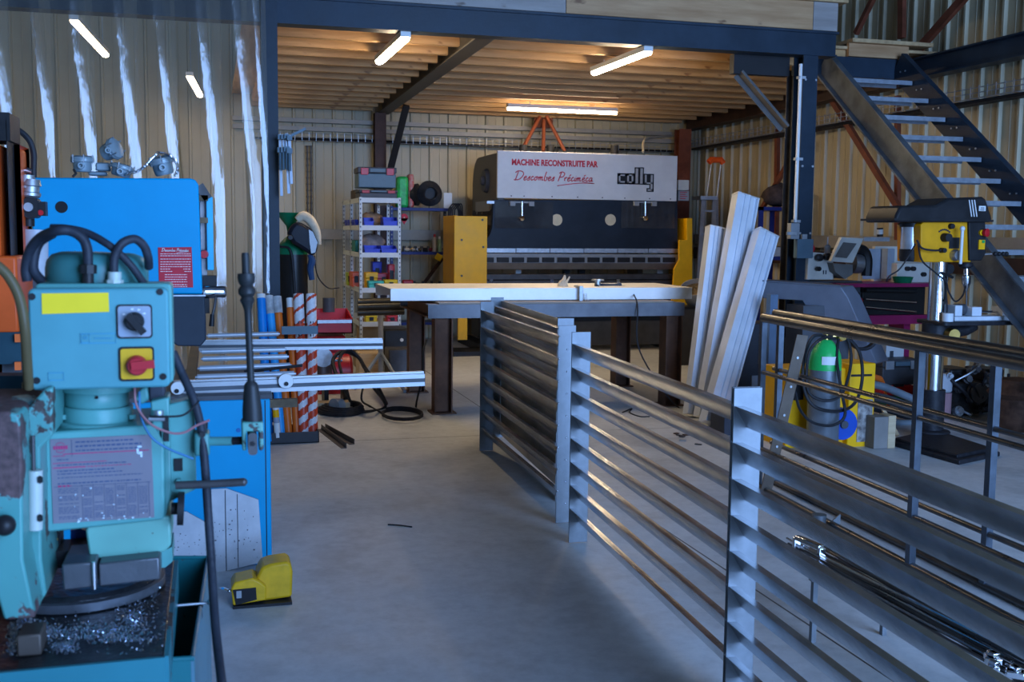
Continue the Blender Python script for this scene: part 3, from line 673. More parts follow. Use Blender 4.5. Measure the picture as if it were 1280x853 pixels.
# ================================================================== WORK TABLE
wt = T('welding_table', 'heavy steel work table on brown I-beam legs in front of the press brake', 'table', (2.98, 10.0, 0))
legm = M('rusty_beam_leg', (.13, .065, .040), .55, .3, .35, 4)
zt0 = .845
TX0, TX1, TY0, TY1 = 1.80, 4.22, 9.22, 10.72
for x, y in ((1.94, 9.30), (1.94, 10.58), (4.12, 9.30), (4.12, 10.58)):
    t = MB(); t.ibeam((x, y, .012), (x, y, zt0-.0), .15 if x < 3 else .16, .16, .012, (1, 0, 0)); lg = t.build('leg', legm, wt)
    t = MB(); t.box((x-.11, y-.11, 0), (x+.11, y+.11, .012)); t.build('foot_plate', legm, lg)
fr = M('table_beam_steel', (.13, .135, .15), .45, .45, .25, 4)
for a, b in (((TX0, TY0+.07, zt0+.06), (TX1, TY0+.07, zt0+.06)), ((TX0, TY1-.07, zt0+.06), (TX1, TY1-.07, zt0+.06))):
    t = MB(); t.extr([(-.06, -.06), (.06, -.06), (.06, -.05), (-.05, -.05), (-.05, .05), (.06, .05), (.06, .06), (-.06, .06)] if a[1] > 10 else [(.06, -.06), (.06, .06), (-.06, .06), (-.06, .05), (.05, .05), (.05, -.05), (-.06, -.05), (-.06, -.06)], a, b); t.build('side_beam', fr, wt)
for x in (TX0+.06, 3.0, TX1-.06): t = MB(); t.ibeam((x, TY0+.14, zt0+.06), (x, TY1-.14, zt0+.06), .1, .12, .01); t.build('cross_beam', legm, wt)
t = MB(); t.box((TX0+.1, TY0+.03, zt0+.121), (TX1-.1, TY1-.05, zt0+.135)); t.build('table_top', M('table_plate', (.28, .22, .17), .5, .3, .2, 6), wt)
ZTab = zt0+.136
# folded sheet on the table
shx0 = PY(488, 372, 9.45); shx1 = PY(865, 372, 9.45)
zs = ZTab+.115; zf = ZTab+.004; yA = 9.45; yB = 10.35
t = MB(); X0_, X1_ = shx0.x, shx1.x
t.extr([(0, zf), (0, zs), (yB-yA, zs), (yB-yA, zf), (yB-yA-.006, zf), (yB-yA-.006, zs-.006), (.006, zs-.006), (.006, zf)], (X1_, yA, 0), (X0_, yA, 0))
t2 = MB()
for p_ in t.v: p_.y = p_.y
fs = tag(t.build('folded_sheet', M('bright_aluminium_sheet', (.90, .87, .82), .42, .25, .06, 5, .05, 14, (1, 6, 1)), bev=.003), 'long bright folded aluminium sheet lying along the top of the work table', 'sheet metal')
# black pipes on a trestle left of the table
for i, (y0_, y1_, r) in enumerate(((377.5, 377, .035), (384, 382.5, .045), (391, 390, .035))):
    t = MB(); t.tube([PY(447, y0_, 11.0), PY(505, y1_-.5, 11.0)], r, 12); a = PY(447, y0_, 11.0)
    tag(t.build('steel_pipe', M('dark_oily_pipe', (.06, .055, .04), .35, .4, .3)), ('thin upper dark pipe poking out left of the work table', 'thick middle dark pipe poking out left of the work table', 'lower dark pipe poking out left of the work table')[i], 'pipe')
# grinder on the sheet
gx = PY(762, 358, 9.8); gz = zs
gr = T('angle_grinder', 'dark blue angle grinder lying on the folded sheet', 'angle grinder', (gx.x, 9.8, gz))
gb = M('grinder_blue', (.03, .055, .10), .4)
t = MB(); t.tube([PY(749, 358, 9.8), PY(756, 359, 9.8), PY(768, 358.5, 9.8), PY(776, 357.5, 9.8)], [.030, .034, .028, .032], 12); t.build('motor_body', gb, gr)
t = MB(); p = PY(747, 357, 9.8); t.cyl(p-V((0, 0, .035)), p+V((0, 0, .045)), .034, .028, 14); t.cyl(p+V((.0, 0, .045)), p+V((0, 0, .06)), .062, None, 18); t.build('gear_head', galv, gr)
t = MB(); p = PY(744, 357, 9.8); t.cyl(p+V((0, -.01, 0)), p+V((-.02, -.11, .0)), .014, .018, 8); t.build('side_handle', black, gr)
t = MB(); t.tube([PY(776, 357.5, 9.8), PY(786, 360, 9.7), PY(793, 370, 9.42), PY(797, 385, 9.2), PY(800, 440, 9.15), (PZ(803, 494).x, 9.1, .02), (PZ(803, 494).x+.2, 9.0, .015)], .007, 6, 8); t.build('power_cable', rubber, gr)
# gloves
gv = T('work_glove', 'pale leather work glove standing crumpled on the folded sheet', 'glove', (PY(703, 362, 9.7).x, 9.7, gz))
t = MB(); t.tube([PY(703, 363, 9.7), PY(702, 356, 9.7), PY(705, 350, 9.7), PY(706, 344, 9.7)], [.05, .04, .022, .008], 8, 4); gq = t.build('palm', tan, gv)
for pts in (((705, 359), (708, 353), (711, 348), (712, 346)), ((701, 360), (699, 355), (703, 352)), ((706, 362), (709, 359), (708, 355))):
    t = MB(); t.tube([PY(x, y, 9.68) for x, y in pts], [.018, .014]+[.008]*(len(pts)-2), 6); t.build('finger', tan, gq)
# clamp at the front edge
kx = PY(725, 375, 9.42).x
ck = T('screw_clamp', 'small steel screw clamp holding the folded sheet at its front edge', 'clamp', (kx, 9.42, zf-.12))
t = MB(); t.box((kx-.018, 9.40, zs+.002), (kx+.018, 9.55, zs+.02)); t.box((kx-.018, 9.385, zf-.06), (kx+.018, 9.40, zs+.02)); t.build('clamp_frame', galv, ck, bev=.003)
t = MB(); t.cyl((kx+.045, 9.39, zf-.1), (kx+.045, 9.39, zs-.05), .01, None, 8); t.cyl((kx+.02, 9.38, zf-.02), (kx+.09, 9.38, zf-.0), .009, None, 8); t.build('clamp_screw', chrome, ck)
# ================================================================== SHELVES
YS = 13.3
def pz(y, Y, x=475): return PY(x, y, Y).z
sx0, sx1 = PY(449, 300, YS).x, PY(501.5, 300, YS).x; YE = PX(428, 300, sx0).y
sh = T('storage_rack', 'white perforated steel rack holding blue bins and tool cases', 'rack', ((sx0+sx1)/2, (YS+YE)/2, 0))
rackw = M('white_rack_paint', (.66, .70, .72), .45, 0, .05)
SHZ = [pz(y, YS) for y in (250, 284.5, 318.5, 362.5, 405)]+[.12]
for yy in (YS, (YS+YE)/2, YE):
    for x, s_ in ((sx0, 1), (sx1, -1)):
        t = MB(); y2 = yy if yy != YE else yy-.035
        t.box((x, y2, 0), (x+.038*s_, y2+.004, SHZ[0]+.03)); t.box((x, y2, 0), (x+.004*s_, y2+.035, SHZ[0]+.03)); t.cur = 1
        z = .1
        while z < SHZ[0]: t.box((x+.012*s_, y2-.0015, z), (x+.024*s_, y2, z+.018)); t.box((x-.0015*s_, y2+.012, z), (x, y2+.024, z+.018)); z += .055
        t.build('upright', [rackw, ink], sh)
for z in SHZ:
    t = MB(); t.box((sx0+.005, YS+.005, z-.035), (sx1-.005, YS+.012, z+.025)); t.box((sx0+.005, YS+.005, z-.035), (sx0+.012, YE-.005, z+.025)); t.box((sx1-.012, YS+.005, z-.035), (sx1-.005, YE-.005, z+.025)); t.box((sx0+.012, YS+.012, z-.005), (sx1-.012, YE-.012, z+.008)); t.build('shelf', rackw, sh)
def case(name, label, x0, y0, x1, y1, Y, dep, body, latch, cat='tool case', zoff=0):
    o = T(name, label, cat, (PY((x0+x1)/2, y1, Y).x, Y+dep/2, PY(x0, y1, Y).z+zoff))
    a = PY(x0, y0, Y); b = PY(x1, y1, Y); H_ = a.z-b.z; b = b+V((0, 0, zoff)); a = a+V((0, 0, zoff))
    t = MB(); t.box((a.x, Y, b.z), (b.x, Y+dep, a.z-H_*.3)); t.build('case_body', body, o, bev=.012)
    t = MB(); t.box((a.x-.008, Y-.008, a.z-H_*.29), (b.x+.008, Y+dep+.008, a.z)); t.build('lid', dgrey, o, bev=.01)
    for f_ in (.16, .84): t = MB(); x = a.x+(b.x-a.x)*f_; t.box((x-.045, Y-.025, a.z-H_*.38), (x+.045, Y-.008, a.z-H_*.05)); t.build('latch', latch, o, bev=.004)
    t = MB(); t.box((a.x+(b.x-a.x)*.3, Y-.03, a.z-H_*.24), (a.x+(b.x-a.x)*.7, Y-.01, a.z-H_*.08)); t.build('handle', greyblue, o)
    return o
zsh = SHZ[0]+.008
d_ = zsh-pz(247.5, YS+.02)
case('tool_case', 'low dark grey tool case lying on the white rack under the taller one', 449.5, 236.5, 496.5, 248, YS+.02, .4, dgrey, M('pink_red_latch', (.5, .08, .1)), zoff=zsh-pz(248, YS+.02, 449.5)+.001)
case('tool_case', 'tall grey-blue tool case with red latches on top of the low one', 448, 209, 495, 235.8, YS+.02, .38, greyblue, red, zoff=zsh-pz(248, YS+.02, 449.5)+.012)
def bin_(label, x0, x1, zs_, H_, Y, dep, mat, group=None, name='parts_bin', cat='bin', slope=True, rel=None):
    a = PY(x0, 300, Y).x; b = PY(x1, 300, Y).x; t = MB(); w_ = .006; z0 = zs_+.002; z1 = z0+H_; zf_ = z0+H_*(.6 if slope else 1)
    t.box((a, Y, z0), (b, Y+dep, z0+w_)); t.box((a, Y, z0), (b, Y+w_, zf_)); t.box((a, Y+dep-w_, z0), (b, Y+dep, z1))
    for x in (a, b-w_): t.prism([(x, Y, z0), (x, Y+dep, z0), (x, Y+dep, z1), (x, Y+dep*.35, z1), (x, Y, zf_)], (w_, 0, 0))
    t.box((a-.002, Y-.006, zf_-.012), (b+.002, Y, zf_))
    return tag(t.build(name, mat), label, cat, group)
r2, r3, r4, r5 = SHZ[1]+.008, SHZ[2]+.008, SHZ[3]+.008, SHZ[4]+.008
bin_('left of two blue bins at the front of the white rack, second shelf', 455, 467.5, r2, .11, YS+.03, .22, binblue)
bin_('right of two blue bins at the front of the white rack, second shelf', 479, 497, r2, .12, YS+.03, .22, binblue)
bin_('left blue parts bin on the third shelf of the white rack', 455.5, 475.5, r3, .10, YS+.03, .25, binblue)
bin_('right blue parts bin on the third shelf of the white rack', 476.5, 496, r3, .10, YS+.03, .25, binblue)
yy = YS+.5
for i in range(5):
    t = MB(); q = yy+i*.24
    if q+.2 > YE-.05: break
    t.box((sx0+.02, q, r2+.002), (sx0+.20, q+.2, r2+.09)); t.box((sx0+.014, q, r2+.05), (sx0+.02, q+.2, r2+.092))
    tag(t.build('parts_bin', binblue, bev=.006), 'blue parts bin in the row along the left side of the white rack', 'bin', 'blue bins along the side of the white rack')
def sack(label, c, s_, mat, name='plastic_bag', cat='bag', seed=1):
    rnd = random.Random(seed); t = MB(); t.sphere(c, 1, 14, s_, -.8)
    for p_ in t.v: p_ += V((rnd.uniform(-.06, .06)*s_[0]*2, rnd.uniform(-.06, .06)*s_[1]*2, rnd.uniform(-.08, .08)*s_[2]*2))
    return tag(t.build(name, mat, sharp=70), label, cat)
c = PY(465, 302, YS+.4); sack('grey plastic bag on the third shelf of the white rack', (c.x, YS+.42, r3+.13), (.17, .12, .11), M('grey_bag', (.28, .22, .20), .5, 0, .3, 12), seed=3)
c = PY(468, 268, YS+.5); sack('brown paper sack lying on the second shelf of the white rack', (c.x-.05, YS+.45, r2+.09), (.16, .13, .09), M('brown_paper', (.30, .19, .12), .8, 0, .3, 12), name='paper_sack', seed=4)
t = MB(); c = PY(437, 304, YS+.9); t.box((sx0+.02, YS+.55, r3), (sx0+.2, YS+.9, r3+.16)); tag(t.build('storage_box', M('sea_green_plastic', (.02, .22, .18), .5), bev=.01), 'sea-green box on the third shelf of the white rack', 'box')
t = MB(); t.box((sx0+.02, YS+.5, SHZ[0]+.009), (sx0+.34, YS+1.0, SHZ[0]+.14)); tag(t.build('storage_box', M('grey_cardboard', (.10, .08, .07), .8), bev=.01), 'dark flat box on the top shelf of the white rack behind the cases', 'box')
def boxit(label, x0, x1, zs_, H_, Y, dep, mat, name='small_case'):
    a = PY(x0, 300, Y).x; b = PY(x1, 300, Y).x; o = T(name, label, 'case', ((a+b)/2, Y+dep/2, zs_))
    t = MB(); t.box((a, Y, zs_+.001), (b, Y+dep, zs_+H_*.62)); t.build('case_body', mat, o, bev=.006)
    t = MB(); t.box((a-.004, Y-.004, zs_+H_*.63), (b+.004, Y+dep+.004, zs_+H_)); t.build('lid', mat, o, bev=.008)
    t = MB(); m_ = (a+b)/2; t.box((m_-.025, Y-.018, zs_+H_*.3), (m_+.025, Y-.005, zs_+H_*.75)); t.build('latch', black, o); return o
tealP = M('mint_plastic', (.05, .50, .42), .4)
boxit('mint green small case at the front of the fourth shelf', 461, 479.5, r4, .10, YS+.03, .15, tealP)
boxit('yellow and black small case at the front of the fourth shelf', 481, 497, r4, .115, YS+.03, .15, yellowT)
boxit('yellow case behind the mint green one on the fourth shelf', 457, 472, r4, .20, YS+.22, .15, yellow)
boxit('pink-red case in the middle of the fourth shelf', 472, 487, r4, .18, YS+.40, .2, M('pink_plastic', (.55, .07, .12), .4))
boxit('red upright case behind the yellow and black one on the fourth shelf', 486, 493, r4, .30, YS+.22, .15, red)
boxit('small blue box on the fourth shelf behind the yellow case', 466, 477, r4, .32, YS+.62, .18, binblue)
boxit('orange-red box at the left side of the fourth shelf', 440, 450.5, r4, .19, YS+.55, .3, orangeM)
boxit('yellow-green box at the left side of the fourth shelf', 434, 441, r4, .17, YS+.9, .2, M('lime_plastic', (.45, .55, .04), .4))
boxit('yellow and black small box on the lowest visible shelf of the white rack', 457, 471, r5, .10, YS+.03, .15, yellowT)
boxit('red flat case on the lowest visible shelf of the white rack', 484, 497, r5, .09, YS+.03, .2, red)
t = MB(); t.box((sx0+.05, YS+.25, SHZ[5]+.01), (sx1-.05, YS+.7, SHZ[5]+.35)); tag(t.build('storage_box', M('cardboard', (.35, .24, .14), .8), bev=.01), 'cardboard box at the foot of the white rack', 'box')
# black machine case low between rack and table
t = MB(); a = PY(480, 412, 12.2); b = PY(512, 445, 12.2); t.box((a.x, 12.2, .02), (b.x, 12.7, a.z)); 
o = tag(t.build('storage_crate', black, bev=.02), 'black crate on the floor between the white rack and the table', 'crate')
t = MB(); p = PY(502, 425, 12.19); t.cyl(p, p-V((0, .02, 0)), .02, None, 10); t.build('crate_knob', white, o)
# blue rack
YR = 15.25
bx0, bx1 = PY(488, 300, YR).x, PY(565, 300, YR).x
br = T('storage_rack', 'dark blue rack against the back wall beside the yellow guard', 'rack', ((bx0+bx1)/2, YR+.2, 0))
BZ = [pz(260, YR, 530), pz(315, YR, 530), pz(359, YR, 530), .3]
for x in (bx0, bx1-.04):
    for yy in (YR, YR+.4):
        t = MB(); t.box((x, yy, 0), (x+.04, yy+.035, BZ[0]+.02)); t.cur = 1; z = .1
        while z < BZ[0]: t.box((x+.013, yy-.0015, z), (x+.027, yy, z+.02)); z += .06
        t.build('upright', [rackblue if x == bx0 else darksteel, grey], br)
for z in BZ: t = MB(); t.box((bx0+.005, YR+.003, z-.04), (bx1-.005, YR+.43, z)); t.build('shelf', rackblue, br)
t = MB(); t.bar((bx1-.35, YR+.42, BZ[2]), (bx1-.05, YR+.42, BZ[1]-.1), .05, .02, (0, 1, 0)); t.build('cross_brace', rust, br)
def onr(x): return PY(x, 300, YR+.2).x
t = MB(); t.box((onr(495), YR+.08, BZ[0]), (onr(509), YR+.3, pz(220, YR, 500))); 
for p_ in t.v[:]: pass
sk = tag(t.build('product_sack', M('green_sack', (.02, .42, .10), .4, 0, .3, 10), bev=.04), 'green printed sack standing on the top shelf of the blue rack', 'bag')
t = MB(); t.box((onr(509), YR+.08, BZ[0]), (onr(516), YR+.3, pz(217, YR, 512))); tag(t.build('product_sack', M('printed_sack', (.45, .38, .34), .4, 0, .1, 14, col2=(.5, .02, .02)), bev=.03), 'brown and red printed sack beside the green sack', 'bag')
hc = V((onr(536), YR+.15, BZ[0]+.02)); hs = T('welding_wire_hose', 'coiled black hose standing on the top shelf of the blue rack', 'hose', hc)
t = MB()
for i in range(5):
    r = .17-.018*i; t.tube([hc+V((.0+r*math.cos(a), -.02*i+.03*math.sin(a*2), .19+r*math.sin(a))) for a in [2*PI*k/20 for k in range(21)]], .016, 6)
t.build('coil', rubber, hs)
t = MB(); t.lathe([(0, 0), (.16, .05), (.15, .5), (.05, .6), (.05, 1), (0, 1)], hc+V((-.16, .02, .17)), hc+V((-.3, .1, .17)), 16); t.build('reel_side', black, hs)
t = MB(); t.lathe([(0, 0), (.11, 0), (.12, .5), (.11, 1), (0, 1)], hc+V((0, .03, .19)), hc+V((0, -.01, .19)), 20); t.build('reel_core', black, hs)
t = MB(); t.box((onr(552), YR+.05, BZ[0]), (onr(562), YR+.06, pz(241, YR, 557))); tag(t.build('sheet_of_paper', white), 'white card standing at the right end of the blue rack top', 'card')
t = MB(); p = PY(505, 272, YR-.01); t.cyl(p, p-V((0, .02, 0)), .055, None, 18); t.prism([p+V((-.055, 0, -.01)), p+V((.055, 0, -.01)), p+V((0, 0, -.10))], (0, -.02, 0)); t.cur = 1; t.cyl(p-V((0, .02, 0)), p-V((0, .024, 0)), .012, None, 8)
tag(t.build('hanging_tag', [redink, tan]), 'round red tag hanging under the top shelf of the blue rack', 'tag')
rnd = random.Random(11)
def spray(x, col, label, H_=.21, z0=None):
    z0 = BZ[1] if z0 is None else z0; X_ = onr(x); o = T('spray_can', label, 'spray can', (X_, YR+.12, z0))
    t = MB(); t.lathe([(0, 0), (.033, 0), (.033, .78), (.015, .9), (.015, .9), (0, .9)], (X_, YR+.12, z0), (X_, YR+.12, z0+H_), 14); t.build('can', M('can_'+str(x), col, .3, .2), o)
    t = MB(); t.cyl((X_, YR+.12, z0+H_*.88), (X_, YR+.12, z0+H_*1.06), .02, .016, 10); t.build('cap', red if x < 545 else white, o)
spray(542, (.45, .42, .42), 'pale spray can with a red cap on the middle shelf of the blue rack', .24)
spray(548, (.25, .40, .28), 'grey-green spray can on the middle shelf of the blue rack')
spray(555, (.02, .12, .45), 'blue spray can on the middle shelf of the blue rack')
def tool(X_, Y_, z, kind, label, col):
    o = T('hand_tool', label, 'tool', (X_, Y_, z))
    t = MB(); a = rnd.uniform(-.5, .5); d = V((math.cos(a), math.sin(a)*.6, 0)); t.tube([V((X_, Y_, z+.03)), V((X_, Y_, z+.03))+d*.16], [.028, .02], 8); t.build('tool_body', col, o)
    t = MB(); t.cyl(V((X_, Y_, z+.0)), V((X_, Y_, z+.08)), .03, .02, 10); t.tube([V((X_, Y_, z+.03))+d*.16, V((X_, Y_, z+.05))+d*.26], .012, 6); t.build('tool_head', darksteel, o)
labs = ['dark hand tool with pale grip, leftmost on the middle shelf of the blue rack', 'brass-coloured hand tool on the middle shelf of the blue rack', 'pale hand tool near the middle of the blue rack middle shelf', 'black hand tool left of the spray cans', 'dark red hand tool close to the spray cans']
for i, (x, c_) in enumerate(((505, tan), (512, brass), (519, white), (527, black), (535, M('dark_red_tool', (.2, .02, .03))))): tool(onr(x), YR+.18, BZ[1], 0, labs[i], c_)
labs = ['red power tool at the left of the lowest blue rack shelf', 'black power tool on the lowest shelf of the blue rack', 'black cordless tool mid-way along the lowest blue rack shelf', 'dark tool near the right of the lowest blue rack shelf', 'black tool at the right end of the lowest blue rack shelf']
for i, (x, c_) in enumerate(((507, red), (517, black), (528, darksteel), (539, black), (549, black))): tool(onr(x), YR+.15, BZ[2], 0, labs[i], c_)
t = MB(); a = onr(501); b = onr(514); t.box((a, YR+.02, BZ[2]+.001), (b, YR+.12, BZ[2]+.10)); tag(t.build('small_case', red, bev=.015), 'small red case on the lowest shelf of the blue rack behind the white upright', 'case')
t = MB(); t.box((onr(541), YR+.0, BZ[1]-.12), (onr(549), YR+.004, BZ[1]-.03), Matrix.Rotation(.5, 3, 'Y')); tag(t.build('paper_tag', yellowT), 'small yellow tag hanging from the middle shelf of the blue rack', 'tag')
t = MB(); p = PY(565, 262, 15.0)
for j in range(4): t.tube([p+V((-.05+.03*j, 0, .0)), p+V((.02+.03*j, -.02*j, .08)), p+V((.09+.02*j, 0, -.02)), p+V((.11+.01*j, .02, -.35)), p+V((.06-.02*j, .02, -.5)), p+V((-.04+.02*j, 0, -.25)), p+V((-.05+.03*j, 0, 0))], .010, 6, 5)
tag(t.build('cable_bundle', rubber), 'black cables looped over the right end of the blue rack', 'cable')
# ================================================================== LEFT: column, cylinder, helmet, clamps
cx = PY(366, 350, 10.0).x; gc = T('gas_cylinder', 'black gas cylinder with a green shoulder behind the orange tubes', 'gas cylinder', (cx, 10.0, 0))
zt_ = pz(318, 10, 366); R_ = .135
t = MB(); t.lathe([(0, 0), (R_, 0), (R_, 1), (0, 1)], (cx, 10, 0), (cx, 10, zt_), 28); t.build('cylinder_body', M('cylinder_black', (.015, .014, .014), .3), gc)
zz = pz(298, 10, 366); t = MB(); t.lathe([(R_, 0), (R_*.97, .3), (R_*.8, .6), (R_*.5, .85), (R_*.25, 1), (0, 1)], (cx, 10, zt_), (cx, 10, zz+.03), 28); t.build('cylinder_shoulder', dgreen, gc)
t = MB(); t.tube([(cx-.12, 9.92, zt_+.07), (cx-.03, 9.86, zt_+.04), (cx+.0, 9.855, zt_-.2), (cx+.02, 9.855, zt_-.7)], .012, 6, 6); t.build('gas_hose', rubber, gc)
t = MB(); a = PY(362, 266, 10); b = PY(362, 290, 10); t.lathe([(.02, 0), (.03, .3), (.12, .95), (.125, 1), (.11, 1), (.02, .35)], b, a, 20); fn = tag(t.build('funnel', dgreen), 'dark green funnel on top of the black gas cylinder', 'funnel')
hm = T('welding_helmet', 'black welding helmet with a tan headpiece hung on the gas cylinder', 'welding helmet', PY(378, 320, 9.8))
t = MB(); t.fpoly([(361, 296), (360, 291), (364, 283), (370, 277), (378, 279), (388, 285), (393, 293), (398, 302), (397, 312), (394, 320), (389, 319), (377, 311), (367, 305)], 9.74, .17); sh_ = t.build('shell', M('helmet_black', (.010, .012, .020), .5), hm, bev=.03)
t = MB(); t.fpoly([(386, 287), (391, 290), (397, 303), (394, 316), (389, 317), (387, 303)], 9.735, .02); t.build('visor', dglass, sh_)
t = MB(); p = PY(363, 297, 9.73); t.cyl(p, p-V((0, .02, 0)), .028, .02, 14); t.build('knob', black, sh_)
t = MB(); t.tube([PY(371, 275, 9.8), PY(379, 270, 9.8), PY(388, 276, 9.8), PY(396, 290, 9.8), PY(399, 306, 9.8)], [.03, .045, .045, .035, .02], 10, 3); t.build('headband', tan, hm)
t = MB(); t.tube([PY(387, 318, 9.8), PY(390, 326, 9.8), PY(388, 336, 9.8), PY(390, 350, 9.8)], [.02, .035, .03, .025], 8, 3); tag(t.build('welding_torch', M('torch_blue', (.03, .07, .16), .4)), 'dark blue welding torch hanging below the helmet', 'torch')
t = MB(); t.tube([PY(393, 320, 9.8), PY(397, 345, 9.9), PY(410, 360, 10.2), PY(424, 360, 10.4)], .006, 6, 6); tag(t.build('thin_cable', rubber), 'thin black cable sagging beside the gas cylinder', 'cable')
clab = ['leftmost bar clamp hanging on the navy column', 'second bar clamp from the left on the navy column', 'third bar clamp from the left on the navy column', 'rightmost bar clamp hanging on the navy column']
for i, (x0, x1, y0, y1) in enumerate(((350, 352, 168, 245), (354, 357, 168, 205), (358, 361, 167, 242), (361.5, 364.5, 169, 230))):
    Yc = 9.02-.03*i; o = T('bar_clamp', clab[i], 'clamp', PY(x1, y1, Yc))
    t = MB(); t.bar(PY(x0, y0, Yc), PY(x1, y1, Yc), .022, .008, (0, 1, 0)); t.build('bar', M('clamp_steel', (.22, .25, .29), .4, .5), o)
    t = MB(); p = PY(x0, y0+4, Yc); t.cbox(p+V((.0, -.01, 0)), (.04, .09, .035)); t.build('jaw', greyblue, o); t = MB(); q = PY(x0, y0+20, Yc); t.cbox(q+V((0, -.01, 0)), (.045, .09, .04)); t.cyl(q+V((0, -.05, -.02)), q+V((0, -.05, -.16)), .013, None, 8); t.build('jaw', greyblue, o)
t = MB(); t.bar(PY(361, 171, 8.95), PY(382, 161, 8.95), .028, .02); tag(t.build('wall_bracket', greyblue), 'grey bar sticking out of the navy column above the clamps', 'bracket')
# red tool chest
YC = 10.6
o = T('tool_chest', 'red tool chest with an open top drawer behind the orange tubes', 'tool chest', (PY(418, 430, YC).x, YC+.2, 0))
a = PY(396, 390, YC-.1); b = PY(441, 417, YC-.1)
t = MB(); w_ = .012; t.box((a.x, YC-.1, b.z), (b.x, YC+.35, b.z+.012)); t.box((a.x, YC-.1, b.z), (b.x, YC-.1+w_, a.z-.07)); t.box((a.x, YC+.34, b.z), (b.x, YC+.352, a.z)); t.prism([(a.x, YC-.1, b.z), (a.x, YC+.35, b.z), (a.x, YC+.35, a.z), (a.x, YC-.1, a.z-.07)], (w_, 0, 0)); t.prism([(b.x-w_, YC-.1, b.z), (b.x-w_, YC+.35, b.z), (b.x-w_, YC+.35, a.z), (b.x-w_, YC-.1, a.z-.07)], (w_, 0, 0)); dr = t.build('top_tray', red, o)
t = MB(); t.fb(397, 400.5, 440, 404, YC-.115, .02); t.build('trim_strip', galv, dr)
c = PY(396, 421, YC); d = PY(432, 470, YC); t = MB(); t.box((c.x, YC, .02), (d.x, YC+.4, c.z)); ch = t.build('chest_body', red, o, bev=.01)
for i in range(4):
    z1 = c.z-.01-i*.155; t = MB(); t.box((c.x+.01, YC-.015, z1-.14), (d.x-.01, YC, z1)); q = t.build('drawer', red, ch, bev=.004)
    t = MB(); t.box((c.x+.02, YC-.03, z1-.03), (d.x-.02, YC-.016, z1-.012)); t.build('handle', galv, q)
t = MB(); p = PY(411, 375, YC+.2); q = PY(411, 390, YC+.2); t.cyl(q, p+V((0, 0, .02)), .06, None, 16); tag(t.build('mug', dgrey), 'dark grey round pot on the red tool chest', 'pot')
# red compressor-like tank
o = T('air_compressor', 'red tank with a round gauge on the floor beside the tool chest', 'air compressor', (PY(425, 480, 9.9).x, 9.9, 0))
a = PY(398, 470, 9.9).x; b = PY(441, 470, 9.9).x
t = MB(); t.lathe([(0, 0), (.13, .0), (.17, .08), (.17, .92), (.13, 1), (0, 1)], (a, 10.0, .3), (b, 10.0, .3), 24); t.build('tank', red, o)
for q in (a+.05, b-.09): t = MB(); t.box((q, 9.88, 0), (q+.04, 10.12, .18)); t.build('tank_foot', black, o)
t = MB(); p = PY(404, 447, 9.8); t.cyl(p+V((0, .08, -.16)), p+V((0, .08, -.0)), .10, .09, 18); t.build('pump', M('pump_brown', (.12, .08, .07), .4, .4), o)
t = MB(); t.cyl(p+V((0, .0, 0)), p+V((0, -.03, .0)), .085, None, 20); t.build('gauge', galv, o)
t = MB(); t.cyl(PY(418, 446, 9.8), PY(428, 446, 9.8), .012, None, 8); t.cyl(PY(418, 451, 9.8), PY(428, 451, 9.8), .012, None, 8); t.build('outlet_pipe', chrome, o)
t = MB(); t.box((PY(396, 510, 9.7).x, 9.6, 0), (PY(436, 510, 9.7).x, 9.75, .07)); tag(t.build('timber_block', blockw), 'pale timber block on the floor in front of the red tank', 'timber')
# roller stand with splayed legs
p = PZ(476, 478, 0)
o = T('tripod_stand', 'grey tripod stand on the floor behind the end of the roller rails', 'stand', p)
t = MB(); t.cyl(p+V((0, 0, .1)), p+V((0, 0, .80)), .028, None, 12); t.build('post', grey, o)
t = MB(); t.cbox(p+V((0, 0, .81)), (.3, .05, .02)); t.build('top_plate', grey, o)
for q in (PZ(444, 488), PZ(506, 492), PZ(480, 468)): t = MB(); t.tube([p+V((0, 0, .32)), q+V((0, 0, .02))], .018, 8); t.build('leg', M('stand_leg', (.25, .3, .36), .4, .4), o)
# cables on the floor
rnd = random.Random(5)
t = MB(); c = PZ(425, 512, .02)
for j in range(4):
    r = .20-.015*j; t.tube([c+V((r*1.0*math.cos(a)+.01*j, r*1.5*math.sin(a), .012*j)) for a in [2*PI*k_/24 for k_ in range(25)]], .016, 6)
t.tube([c+V((.18, .1, .02)), PZ(434, 500, .03), PY(425, 480, 9.2), PY(416, 452, 9.4), PY(428, 440, 9.5), PY(447, 446, 9.6), PY(456, 460, 9.4), PY(470, 480, 9.3), PZ(483, 505, .02)], .017, 6, 6)
t.tube([c+V((.2, .0, .02)), PZ(440, 506, .03), PY(431, 480, 9.1), PY(424, 450, 9.3), PY(436, 438, 9.5), PY(452, 452, 9.5), PY(464, 480, 9.2), PZ(482, 508, .02), PZ(455, 515, .02), c+V((.15, -.1, .02))], .014, 6, 6)
tag(t.build('cable_coil', rubber), 'thick black cables coiled on the floor beside the striped tubes', 'cable')
t = MB(); c = PZ(503, 520, .015)
t.tube([c+V((.17*math.cos(a), .28*math.sin(a), .01*k_/10)) for k_, a in enumerate([2*PI*k_/14 for k_ in range(34)])], .009, 6); t.tube([c+V((.17, 0, .01)), PZ(520, 508, .01), PY(528, 470, 9.1), PY(529, 440, 9.1), PY(533, 425, 9.2)], .009, 6, 6)
t.tube([c+V((-.17, 0, .01)), PZ(478, 517, .01), PZ(462, 508, .01), PY(452, 500, 9.3), PY(455, 480, 9.4), PY(460, 470, 9.5)], .009, 6, 6)
tag(t.build('cable_coil', rubber), 'thin black cable looped on the floor beside the table leg', 'cable')
